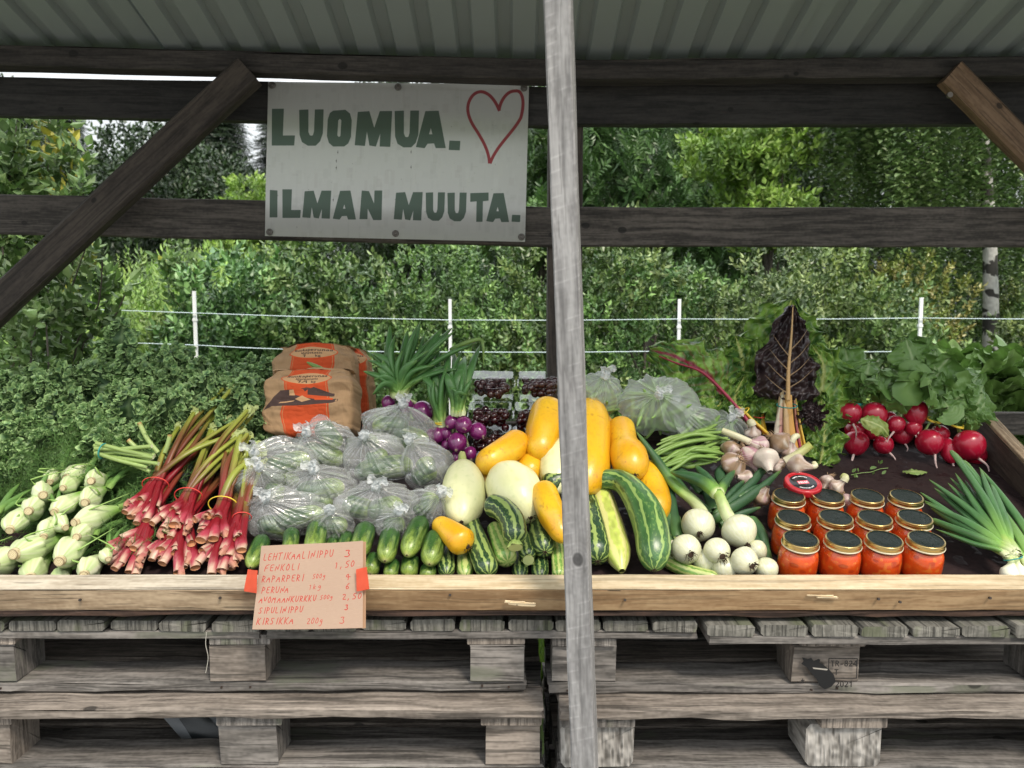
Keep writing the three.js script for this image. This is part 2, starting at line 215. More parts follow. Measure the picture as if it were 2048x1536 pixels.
// far dark trees, from left to right
{
  const dk = [[.022, .045, .016], [.03, .06, .02], [.04, .075, .025]], md = [[.055, .11, .035], [.075, .14, .042], [.04, .085, .03]], lt = [[.2, .32, .05], [.26, .38, .07], [.14, .24, .05]];  // lt puts the sunlit look of the young trees into the leaf colour
  const far = [['deciduous_tree', 'dark broadleaf tree far behind the left end of the stall', 10, 19, 7.0, 2.0, dk], ['deciduous_tree', 'dark broadleaf tree seen left of the left diagonal brace', 250, 18, 5.2, 2.6, dk], ['deciduous_tree', 'mid green tree seen under the left diagonal brace', 360, 16, 4.8, 2.3, dk],
    ['deciduous_tree', 'dark tree hidden mostly behind the hanging sign', 850, 20, 7.6, 2.8, dk], ['deciduous_tree', 'dark green tree standing right of the hanging sign', 1120, 17, 7.6, 3, md], ['deciduous_tree', 'broadleaf tree left of the picture, beyond the meadow', -420, 18, 7.2, 3.2, md], ['deciduous_tree', 'dark broadleaf tree farther left of the picture', -900, 17, 7, 3.2, dk], ['deciduous_tree', 'dark broadleaf tree right of the picture behind the birch', 2450, 15, 7, 3, dk]];
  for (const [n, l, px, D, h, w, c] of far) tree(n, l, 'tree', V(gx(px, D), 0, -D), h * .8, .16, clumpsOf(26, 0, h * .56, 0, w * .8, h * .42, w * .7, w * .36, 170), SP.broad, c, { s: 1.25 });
  for (const [px, D, h, l] of [[450, 21, 7.0, 'tall dark spruce seen between the left brace and the sign'], [580, 22, 7.2, 'dark spruce partly behind the sign, right of the taller gap of sky'], [140, 24, 7.7, 'dark spruce far back on the left above the yellow leaved shrub']]) {
    const t = new Thing('spruce_tree', l, 'tree', V(gx(px, D), 0, -D)); t.part('trunk', sweep([t.pos, t.pos.clone().add(V(0, h, 0))], (k) => .16 * (1 - k) + .01, { ns: 6, nr: 8, even: true }), barkM);
    t.raw('crown', scatter(SP.spruce, LM, 3400, () => { const k = pow(rnd(), .8), y = h * (.04 + .96 * k), r = 1.9 * (1 - k) + .08, a = R(0, TAU), q = r * pow(rnd(), .4) * (.8 + .3 * n3(a * 2, y * 3, px)); return { p: V(cos(a) * q, y - q * .28, sin(a) * q), e: [PI * .5 + R(.1, .5), -a + PI / 2 + R(-.4, .4), R(-.3, .3)], s: R(.9, 1.5), c: mulc(pick([[.018, .036, .018], [.026, .05, .022], [.034, .062, .026]]), R(.7, 1.3)) }; }), 'stuff');
  }
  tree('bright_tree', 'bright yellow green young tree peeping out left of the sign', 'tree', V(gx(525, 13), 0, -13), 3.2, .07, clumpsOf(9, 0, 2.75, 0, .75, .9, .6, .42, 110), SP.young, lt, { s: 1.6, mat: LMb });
  tree('rowan_tree', 'dark green rowan with feathery leaves right of the front post', 'tree', V(gx(1290, 10), 0, -10), 4.2, .1, [...clumpsOf(22, 0, 2.9, 0, 1.5, 1.5, .9, .55, 75), ...clumpsOf(6, .5, 2.2, .5, 1.2, .5, .4, .4, 50)], SP.rowan, [[.045, .1, .03], [.07, .145, .042], [.1, .19, .055]]);
  tree('rowan_tree', 'dark rowan beside the right edge of the sign, behind the back post', 'tree', V(gx(1080, 11), 0, -11), 4.4, .1, clumpsOf(14, 0, 2.9, 0, .9, 1.6, .8, .55, 75), SP.rowan, [[.04, .09, .02], [.055, .12, .03], [.075, .15, .03]]);
  tree('bright_tree', 'bright green sapling with sunlight put into its leaf colour, between the rowan and the birch', 'tree', V(gx(1535, 8.3), 0, -8.3), 3.2, .06, [...clumpsOf(10, -.1, 2.55, 0, .42, .95, .5, .3, 85), ...clumpsOf(4, -.3, 3.1, 0, .5, .4, .3, .28, 70)], SP.young, lt, { s: 1.5, mat: LMb });
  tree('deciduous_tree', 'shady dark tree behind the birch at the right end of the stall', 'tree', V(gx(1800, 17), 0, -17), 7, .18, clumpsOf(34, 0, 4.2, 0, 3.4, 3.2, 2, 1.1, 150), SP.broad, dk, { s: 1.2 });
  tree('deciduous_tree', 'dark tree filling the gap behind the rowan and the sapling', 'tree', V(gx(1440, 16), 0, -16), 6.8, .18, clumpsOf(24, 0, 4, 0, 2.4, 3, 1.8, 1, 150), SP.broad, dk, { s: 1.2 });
  // birch
  const bb = tex(128, 512, (u, v) => { const a = pn(u * 5, v * 34, 5, 34, 3), b = pn(u * 3, v * 9, 3, 9, 6), c = pn(u * 30, v * 60, 30, 60, 7); return mixc(mixc([.3, .29, .27], [.48, .47, .44], c), [.03, .028, .025], max(sst(.58, .68, a), sst(.52, .62, b * .75 + c * .25))); });
  const bp = V(gx(1992, 8), 0, -8), cl = []; for (let i = 0; i < 40; i++) { const x = R(-1.75, .7), y = R(1.75, 3.9); cl.push([x, y, x > -.5 ? R(-.9, -.3) : R(-.6, .8), R(.16, .34), R(.4, .75), R(.2, .4), 26]); }
  for (let i = 0; i < 5; i++) cl.push([R(-.6, .6), R(1.9, 3.9), R(.15, .5), .1, .45, .15, 16]);
  for (let i = 0; i < 20; i++) cl.push([R(-1.7, -.5), R(3.3, 5), R(-.8, .8), .5, .5, .5, 30]);
  tree('birch_tree', 'birch with black and white bark and hanging leaves at the right', 'tree', bp, 5.6, .095, cl, SP.birch, [[.08, .145, .045], [.125, .205, .07], [.17, .25, .1], [.23, .31, .13]], { lean: -.45, hang: true, bark: std({ map: bb, bumpMap: bb, bumpScale: .01, roughness: .9 }), s: 1 });
}
{ const m = scatter(SP.broad[0], LM, 11000, () => { const D = R(24, 30), x = R(-1.5, 1.5) * D * .85, h = 4.3 + 1.5 * n3(x * .35, 2, 7); return { p: V(x, pow(rnd(), .8) * h, -D), e: [R(-.9, .9), R(0, TAU), R(-.9, .9)], s: R(2, 3.2), c: mulc(pick([[.025, .05, .018], [.035, .07, .025], [.05, .09, .03]]), R(.6, 1.3)) }; }); m.name = 'distant_wood'; sh(m); tag(m, 'dark edge of a far wood closing the view behind all trees', 'wood', null, 'stuff'); scene.add(m); }
// hedge of berry bushes behind the wire fence
{
  const tint = [[.055, .115, .038], [.095, .18, .058], [.145, .26, .09], [.105, .19, .09], [.22, .34, .14]];
  const bush = (px, D, w, h, l, n, tn = tint, s = 1) => { const x = gx(px, D), cl = [], hu = [R(.9, 1.2), R(.9, 1.06), R(.72, .98)]; tn = tn.map((c) => c.map((q, i) => q * hu[i])); s *= R(.8, 1.2); for (let i = 0; i < 14; i++) { const yy = R(.12, .9) * h; cl.push([R(-1, 1) * w * .62, yy, R(-.5, .5), w * R(.3, .42), h * R(.14, .24), R(.3, .5), n / 14]); } tree('berry_bush', l, 'bush', V(x, 0, -D), h * .7, .03, cl, SP.hedge, tn, { s, group: undefined }); };
  const tops = [[560, 5.6, .8, 1.78, 'dense green berry bush behind the fence, below the left half of the sign'], [740, 5.7, .8, 1.86, 'dense berry bush behind the fence, above the paper potato bags'], [930, 5.6, .85, 1.88, 'dense berry bush behind the second fence post from the left'], [1120, 5.7, .8, 1.9, 'dense berry bush directly behind the grey front post'], [1290, 5.6, .8, 1.88, 'dense berry bush behind the fence, left of the third fence post'], [1460, 5.8, .8, 1.86, 'berry bush behind the tall dark chard leaf'], [1620, 6.2, .8, 1.8, 'berry bush behind the fence between chard and radish tops'], [1780, 6.4, .75, 1.62, 'berry bush behind the fourth fence post'], [1975, 8.8, .8, 1.5, 'berry bush at the foot of the birch trunk'], [2160, 6.4, .85, 1.6, 'berry bush right of the birch, past the picture edge'], [2380, 6.4, .85, 1.6, 'berry bush farther right of the birch, outside the picture'], [420, 6.6, .6, 1.42, 'low berry bush behind the first fence post at the left']];
  for (const [px, D, w, h, l] of tops) bush(px, D, w, h, l, px > 1550 ? 1200 : 1650, px > 1550 ? [[.11, .19, .06], [.16, .26, .075], [.08, .14, .05], [.22, .33, .1]] : tint);
  bush(1825, 7.4, .42, 1.95, 'rounded yellow green bush in front of the birch', 620, [[.2, .24, .06], [.16, .22, .05], [.25, .25, .08]], 1);
  bush(1690, 7.6, .55, 1.6, 'bright leafy bush at the right, yellow green', 520, [[.13, .2, .05], [.17, .25, .06], [.09, .15, .04]], 1.2);
  bush(2020, 9.2, .6, 1.7, 'bright leafy bush at the far right behind the birch trunk', 520, [[.13, .2, .05], [.17, .25, .06], [.09, .15, .04]], 1.2);
}
// tall meadow weeds on the left and grass
{
  const tint = [[.2, .32, .07], [.26, .4, .09], [.13, .22, .06], [.33, .46, .12]];
  const m = scatter(SP.tall[0], LMb, 12500, () => { const D = R(6.2, 13), x = gx(rnd() < .3 ? R(-1300, -150) : R(-150, 640), D), h = 1.35 + .5 * n3(x, D, 3); return { p: V(x, R(.2, 1) * h * (D > 9 ? 1.25 : 1), -D), e: [R(-.4, .4), R(0, TAU), R(-.4, .4)], s: R(.8, 1.5), c: mulc(pick(tint), R(.7, 1.25)) }; });
  m.name = 'tall_weeds'; sh(m); tag(m, 'bright tall weeds and meadow plants beyond the left part of the fence', 'meadow plants', null, 'stuff'); scene.add(m);
  const bl = new THREE.BufferGeometry(); { const P = [], C = []; for (let i = 0; i < 9; i++) { const a = R(0, TAU), b = R(.1, .5), L = R(.12, .24), x = R(-.05, .05), z = R(-.05, .05), w = .004, t = V(cos(a) * b * L, L, sin(a) * b * L); P.push(x - w * sin(a), 0, z + w * cos(a), x + w * sin(a), 0, z - w * cos(a), x + t.x, t.y, z + t.z); for (let k = 0; k < 3; k++) C.push(k === 2 ? 1.2 : .8, k === 2 ? 1.2 : .8, .8); } bl.setAttribute('position', new THREE.Float32BufferAttribute(P, 3)); bl.setAttribute('color', new THREE.Float32BufferAttribute(C, 3)); bl.computeVertexNormals(); }
  const g = scatter(bl, LMb, 26000, () => { const D = 2.6 + 8 * pow(rnd(), 1.3), x = R(-1, 1) * D * .8; return { p: V(x, 0, -D), e: [0, R(0, TAU), 0], s: R(.7, 1.6), c: mulc(pick(tint), R(.6, 1.1)) }; });
  g.name = 'grass'; sh(g); tag(g, 'green grass behind the stall', 'grass', null, 'stuff'); scene.add(g);
}
// near shrub with yellowing tops at the left, and its bare lower stems
{
  const grn = [[.09, .17, .045], [.13, .22, .06], [.17, .26, .09], [.07, .13, .035]], yl = [[.42, .38, .05], [.3, .33, .05]];
  const mk = (l, stems, D) => { const b = at(stems[0][0][0], 633, D); b.y = 0; const t = new Thing('leafy_shrub', l, 'shrub', b), st = [], lf = [[], []];
    for (const [lo, hi, n, yel, lowest] of stems) { const a = at(lo[0], lo[1], D + R(-.15, .15)), e = at(hi[0], hi[1], D + R(-.2, .2)), m = a.clone().lerp(e, .5).add(V(R(-.05, .05), 0, R(-.05, .05))), cv = new THREE.CatmullRomCurve3([V(a.x, 0, a.z), a, m, e]); st.push(sweep(cv, (k) => .008 * (1 - .7 * k), { ns: 16, nr: 6, even: true }));
      for (let i = 0; i < n; i++) { const k = R(lowest ?? .45, 1), p = cv.getPointAt(k), side = R(.02, .14) * (1.15 - k * .7); p.add(V(R(-1, 1) * side, R(-.03, .05), R(-1, 1) * side)); lf[i % 2].push({ p: p.sub(b), e: [R(-1, 1), R(0, TAU), R(-1, 1)], s: R(.8, 1.35), c: mulc(rnd() < yel * .32 * sst(.65, 1, k) ? pick(yl) : pick(grn), R(.75, 1.25)) }); } }
    for (const g of st) t.part('stem', g, barkM); for (const i of [0, 1]) t.raw('foliage', scatter(SP.young[i], LMb, lf[i].length, (k) => lf[i][k]), 'stuff'); };
  mk('near leafy shrub with yellowing shoot tips at the left edge', [[[20, 640], [-20, 250], 90, .2], [[50, 650], [35, 235], 80, .5], [[92, 690], [100, 240], 80, .6], [[95, 690], [60, 330], 80, .3], [[110, 690], [148, 290], 66, .9], [[130, 690], [168, 380], 60, .4], [[-30, 640], [-60, 300], 70, .2], [[60, 660], [10, 400], 80, .2]], 3.5);
  mk('sparse young fruit shrub on dark bare stems behind the curly kale', [[[95, 690], [105, 540], 26, .1, .3], [[62, 700], [40, 560], 24, .2, .3], [[150, 700], [205, 520], 34, .2, .4], [[165, 690], [250, 590], 30, .1, .4], [[120, 700], [170, 500], 24, .5, .5], [[40, 740], [12, 620], 20, .2, .3]], 3.1);
  mk('pale green sapling shoot in front of the meadow, left of the sign', [[[375, 640], [352, 492], 24, .1, .55], [[378, 640], [398, 530], 16, .1, .6], [[372, 640], [330, 515], 14, .8, .75]], 5.2);
}
// leafy pale plants at the right behind the tray
{
  const lf = surf(80, 14, (u, v) => { const a = (u - .5) * PI * 1.7, r = v * .12 * (1 + .13 * abs(sin(u * 17)) - .1 * abs(sin(u * 52))); return V(sin(a) * r, .018 * sin(u * 34) * v * v + .01 * n3(u * 14, v * 5, 3) - r * .25 * abs(cos(a)) + .05 * v, cos(a) * r); }, { col: (u, v) => mulc([1, 1, 1], .85 + .3 * pow(abs(cos(u * 17)), 12) * (1 - v * .5) + .25 * n3(u * 20, v * 6, 1)) });
  for (const [px, py, l] of [[1990, 770, 'pale green leafy vegetable plant behind the tray, farthest back at the right'], [2050, 800, 'pale green leafy vegetable plant at the right picture edge'], [2010, 900, 'pale green leafy plant below the grey board at the right'], [1960, 740, 'pale leafy plant just behind the radish leaves'], [2090, 880, 'pale leafy plant beyond the end of the tray']]) {
    const p = at(px, py, 2.9), t = new Thing('leafy_plant', l, 'plant', V(p.x, 0, p.z)); t.part('stem', sweep([V(p.x, 0, p.z), V(p.x, p.y, p.z)], .012, { ns: 3, nr: 6, even: true }), std({ color: lin(.2, .3, .08) }));
    for (let i = 0; i < 22; i++) { const m = new THREE.Mesh(lf, LMbMesh()); m.position.set(R(-.16, .16), p.y + R(-.12, .08), R(-.15, .15)); m.rotation.set(R(-.2, .9), R(0, TAU), R(-.4, .4), 'YXZ'); m.scale.setScalar(R(.5, .95)); t.raw('leaf', m); }
  }
  function LMbMesh() { return LMbMesh.m ??= leafMat({ color: lin(.2, .34, .08), transmission: .3 }); }
}
// electric fence
{
  const t = new Thing('wire_fence', 'white tape fence on thin white posts behind the stall', 'fence', V(0, 0, -4)), wm = std({ color: lin(.78, .8, .8), roughness: .5 }), tape = std({ color: lin(.62, .74, .78), roughness: .5 });
  for (const [px, top] of [[388, 582], [900, 598], [1359, 598], [1843, 595]]) { const p = at(px, top, 4.02), b = V(p.x, 0, p.z); t.part('fence_post', mergeGeometries([new THREE.BoxGeometry(.016, p.y, .012).translate(b.x, p.y / 2, b.z), ...[.35, .7, .9].map((y) => new THREE.BoxGeometry(.022, .014, .018).translate(b.x, p.y * y, b.z))]), wm); }
  for (const w of [[[-160, 603], [388, 626], [900, 640], [1359, 638], [1843, 636], [2220, 637]], [[-160, 668], [388, 690], [640, 700], [900, 704], [1359, 702], [1843, 703], [2220, 703]]]) { const ps = w.map(([x, y]) => at(x, y, 4)); for (let i = 0; i < ps.length - 1; i++) t.part('wire', sweep([ps[i], ps[i].clone().lerp(ps[i + 1], .5).add(V(0, -.004, 0)), ps[i + 1]], .0042, { ns: 8, nr: 6, sq: .5, even: true }), tape); }
}
// ---------- the stall's shelter ----------
seed(201);
{
  const st = new Thing('market_shelter', 'weathered wooden stall shelter with green corrugated metal roof', 'market stall', V(0, 0, -1.9));
  const roofM = std({ color: lin(.24, .27, .265), metalness: .1, roughness: .55, bumpMap: tex(256, 256, (u, v) => .5 + .3 * (pn(u * 30, v * 30, 30, 30, 3) - .5) + .2 * (pn(u * 5, v * 5, 5, 5, 4) - .5), false), bumpScale: .0006 });
  // roof sheets: trapezoid ribs run front to back, rising to the front
  const D1 = 2.42, D0 = 1.0, sl = Math.tan(16 * PI / 180), yr = at(1024, 112, 2.32).y, pitch = .1115, prof = [[0, 0], [.54, 0], [.62, .019], [.92, .019], [1, 0]];
  const sheet = (x0, n, dy, tilt) => { const pts = []; for (let i = 0; i < n; i++) for (const [a, h] of prof.slice(0, 4)) pts.push([x0 + (i + a) * pitch, h]); pts.push([x0 + n * pitch, 0], [x0 + (n + .2) * pitch, 0]);
    const P = [], idx = []; pts.forEach(([x, h], i) => { for (const [D, k] of [[D1, 0], [D0, 1]]) P.push(x, yr + (2.32 - D) * sl + h + dy + tilt * x, -D); if (i) { const a = 2 * (i - 1); idx.push(a, a + 1, a + 3, a, a + 3, a + 2); } });
    const N = pts.length; pts.forEach(([x, h]) => { for (const D of [D1, D0]) P.push(x, yr + (2.32 - D) * sl + h + dy + tilt * x + .0015, -D); }); for (let i = 1; i < N; i++) { const a = 2 * N + 2 * (i - 1); idx.push(a, a + 3, a + 1, a, a + 2, a + 3); }
    let g = new THREE.BufferGeometry(); g.setAttribute('position', new THREE.Float32BufferAttribute(P, 3)); g.setIndex(idx); g = g.toNonIndexed(); const U = []; for (let i = 0; i < g.attributes.position.count; i++) U.push(g.attributes.position.getX(i), g.attributes.position.getZ(i)); g.setAttribute('uv', new THREE.Float32BufferAttribute(U, 2)); g.computeVertexNormals(); return g; };
  const xs = [at(-560, 112, 2.32).x, at(338, 112, 2.32).x, at(1490, 118, 2.32).x], ns = [12, 16, 18];
  xs.forEach((x, i) => st.part('roof_sheet', sheet(x, i === 1 ? Math.ceil((xs[2] - xs[1]) / pitch) : ns[i], i * .0035 + (i === 0 ? .012 : -.004), i === 0 ? -.014 : -.006), roofM));
  const B = (n, a, b, D, hpx, d, m, o = {}) => { const p = at(...a, o.D0 ?? D), q = at(...b, o.D1 ?? D); return st.part(n, boardAB(p, q, hpx * mpp((a[1] + b[1]) / 2, D), d, { bev: .004, jit: .002, ...o }), m); };
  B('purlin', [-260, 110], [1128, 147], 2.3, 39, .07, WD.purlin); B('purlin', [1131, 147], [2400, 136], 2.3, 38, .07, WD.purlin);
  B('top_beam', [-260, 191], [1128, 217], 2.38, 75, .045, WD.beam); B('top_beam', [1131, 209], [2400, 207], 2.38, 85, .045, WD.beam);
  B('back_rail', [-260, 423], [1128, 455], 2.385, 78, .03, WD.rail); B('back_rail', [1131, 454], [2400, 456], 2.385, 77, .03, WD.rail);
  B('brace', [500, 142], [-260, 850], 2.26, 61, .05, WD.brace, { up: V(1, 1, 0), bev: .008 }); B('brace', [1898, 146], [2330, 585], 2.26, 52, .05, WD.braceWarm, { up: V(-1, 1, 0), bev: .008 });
  const bp = at(1131, 140, 2.44), bq = at(1126, 700, 2.44); bq.y = 0; st.part('back_post', boardAB(bq, bp, .105, .1, { up: V(1, 0, 0), bev: .005 }), WD.brace);
  for (const x of [-2.6, 2.55]) st.part('back_post', boardAB(V(x, 0, -2.44), V(x, 2.1, -2.44), .1, .1, { up: V(1, 0, 0) }), WD.brace);
  // front post, slightly twisted and leaning
  const fa = at(1114, -90, 1.385), fb = at(1170, 1600, 1.385); fb.y = 0; fb.x += .02; const g = board(fa.distanceTo(fb), .046, .05, { bev: .003, n: 40, jit: .0012 }); g.rotateX(-.2); st.part('front_post', g.applyMatrix4(basisAB(fb, fa, V(1, 0, 0))), WD.post);
  st.part('front_beam', boardAB(V(-2.6, yr + 1.22 * sl - .05, -1.2), V(2.6, yr + 1.22 * sl - .05, -1.2), .1, .05, {}), WD.brace);
  for (const x of [-2.5, 2.5]) st.part('front_post', boardAB(V(x, 0, -1.385), V(x, yr + .9 * sl, -1.385), .05, .05, { up: V(1, 0, 0) }), WD.post);
  // knots with bolts on the brace
  const boltM = std({ color: lin(.16, .14, .12), metalness: .7, roughness: .5 }); const bo = at(1899, 190, 2.2); st.part('bolt', new THREE.CylinderGeometry(.008, .008, .008, 12).rotateX(PI / 2).translate(bo.x, bo.y, bo.z), boltM);
}
// ---------- the sign ----------
const GLY = { L: [[[0, 0], [.5, 0], [.46, .74], [1, .74], [.97, 1], [0, 1]]], I: [[[.05, 0], [.95, .02], [.92, 1], [0, 1]]], U: [[[0, .01], [.36, 0], [.36, .62], [.42, .72], [.5, .74], [.58, .72], [.63, .6], [.66, 0], [1, 0], [.97, .66], [.86, .88], [.68, 1], [.36, 1], [.12, .9], [.02, .7]]],
  O: [[[.25, .02], [.75, 0], [.93, .1], [1, .28], [.97, .74], [.86, .92], [.7, 1], [.25, 1], [.08, .9], [0, .72], [.03, .26], [.12, .08]], [[.44, .28], [.4, .7], [.48, .76], [.56, .72], [.6, .28], [.52, .22]]], M: [[[.08, .02], [.38, 0], [.52, .5], [.68, 0], [1, 0], [.95, 1], [.68, .99], [.7, .55], [.56, .99], [.4, .96], [.32, .5], [.26, .97], [0, .95]]],
  A: [[[.32, .01], [.76, 0], [1, 1], [.68, 1], [.62, .87], [.38, .88], [.28, 1], [0, .97]], [[.5, .42], [.42, .64], [.57, .64]]], N: [[[.1, 0], [.4, .02], [.66, .5], [.68, 0], [1, 0], [.97, 1], [.62, 1], [.34, .56], [.33, .97], [0, .97]]], T: [[[0, .02], [1, 0], [1, .26], [.68, .28], [.66, 1], [.34, 1], [.36, .28], [0, .3]]], '.': [[[.06, .06], [1, .1], [.95, 1], [0, .95]]] };
{
  const S = [[124, 205], [1905, 238], [1880, 1315], [103, 1270]], W = 1024, H = 620;   // corners in the measured drawing
  const inv = (x, y) => { let u = .5, v = .5; for (let i = 0; i < 8; i++) { const X = mix(mix(S[0][0], S[1][0], u), mix(S[3][0], S[2][0], u), v), Y = mix(mix(S[0][1], S[1][1], u), mix(S[3][1], S[2][1], u), v); u += (x - X) / 1780; v += (y - Y) / 1070; } return [u * W, v * H]; };
  const map = canvasTex(W, H, (c) => {
    c.fillStyle = '#c4c4c0'; c.fillRect(0, 0, W, H); seed(31);
    for (let i = 0; i < 900; i++) { c.fillStyle = `rgba(${rnd() < .5 ? '90,88,80' : '235,235,228'},${R(.01, .05)})`; c.fillRect(R(0, W), R(0, H), R(1, 26), R(1, 60)); }
    for (let i = 0; i < 60; i++) { c.fillStyle = `rgba(60,58,50,${R(.1, .4)})`; c.fillRect(R(0, W), R(0, H), R(1, 4), R(1, 5)); }
    for (const [x, y] of [[600, 690], [590, 750], [590, 797], [1100, 690], [1100, 795], [570, 1020]]) { const q = inv(x, y); c.fillStyle = 'rgba(40,38,34,.7)'; c.fillRect(q[0] - 2, q[1] - 2, 4, 4); c.fillRect(q[0], q[1] - 8, 1, 16); }
    const letter = (ch, x0, y0, x1, y1) => { c.beginPath(); for (const r of GLY[ch]) r.forEach(([a, b], i) => { const [X, Y] = inv(mix(x0, x1, a), mix(y0, y1, b)); i ? c.lineTo(X, Y) : c.moveTo(X, Y); if (i === r.length - 1) c.closePath(); }); c.fillStyle = '#5c6a60'; c.fill('evenodd'); c.lineJoin = 'round'; c.lineWidth = 3; c.strokeStyle = '#5c6a60'; c.stroke(); };
    for (const a of [['L', 152, 392, 305, 640], ['U', 338, 398, 500, 642], ['O', 528, 402, 692, 648], ['M', 718, 412, 968, 652], ['U', 990, 410, 1152, 656], ['A', 1136, 412, 1334, 662], ['.', 1360, 612, 1434, 678], ['I', 138, 952, 190, 1138], ['L', 226, 948, 346, 1142], ['M', 362, 958, 554, 1148], ['A', 570, 958, 722, 1154], ['N', 752, 958, 902, 1158], ['M', 986, 970, 1178, 1162], ['U', 1204, 972, 1330, 1164], ['U', 1352, 974, 1478, 1168], ['T', 1508, 974, 1628, 1172], ['A', 1618, 978, 1768, 1174], ['.', 1790, 1126, 1846, 1174]]) letter(...a);
    c.strokeStyle = '#96474b'; c.lineWidth = 12; c.lineCap = 'butt'; c.beginPath(); const q = (x, y) => inv(x, y); c.moveTo(...q(1704, 415)); c.bezierCurveTo(...q(1660, 300), ...q(1580, 250), ...q(1520, 310)); c.bezierCurveTo(...q(1470, 370), ...q(1480, 440), ...q(1530, 520)); c.bezierCurveTo(...q(1590, 610), ...q(1635, 690), ...q(1636, 772)); c.stroke(); c.beginPath(); c.moveTo(...q(1640, 772)); c.bezierCurveTo(...q(1680, 650), ...q(1800, 560), ...q(1850, 460)); c.bezierCurveTo(...q(1880, 350), ...q(1860, 270), ...q(1810, 282)); c.bezierCurveTo(...q(1750, 280), ...q(1710, 350), ...q(1700, 410)); c.stroke();
  });
  map.flipY = true;
  const D = 2.338, A = [[536, 163], [1058, 169], [1050, 484], [530, 472]].map(([x, y]) => at(x, y, D)), t = new Thing('hanging_sign', 'white tarpaulin sign with green words and a red heart outline', 'sign', V(A[3].x, A[3].y, -D));
  const f = (u, v, dz) => { const p = A[3].clone().lerp(A[2], u).lerp(A[0].clone().lerp(A[1], u), v); p.z += dz + .002 * sin(v * 5 + u * 2); return p; };
  const m = phy({ map, roughness: 1, transmission: .5, thickness: 0, specularIntensity: .3 }), front = surf(40, 24, (u, v) => f(u, v, 0)); t.part('banner', front, m);
  const em = std({ color: lin(.12, .11, .1), metalness: .6, roughness: .5 });
  for (const [x, y] of [[544, 170], [796, 174], [1048, 176], [539, 464], [791, 467], [1043, 474]]) { const p = at(x, y, D - .004); t.part('eyelet', mergeGeometries([new THREE.TorusGeometry(.0075, .0028, 8, 20).translate(p.x, p.y, p.z), new THREE.SphereGeometry(.006, 10, 8).scale(1, 1, .5).translate(p.x, p.y, p.z)]), em); }
}
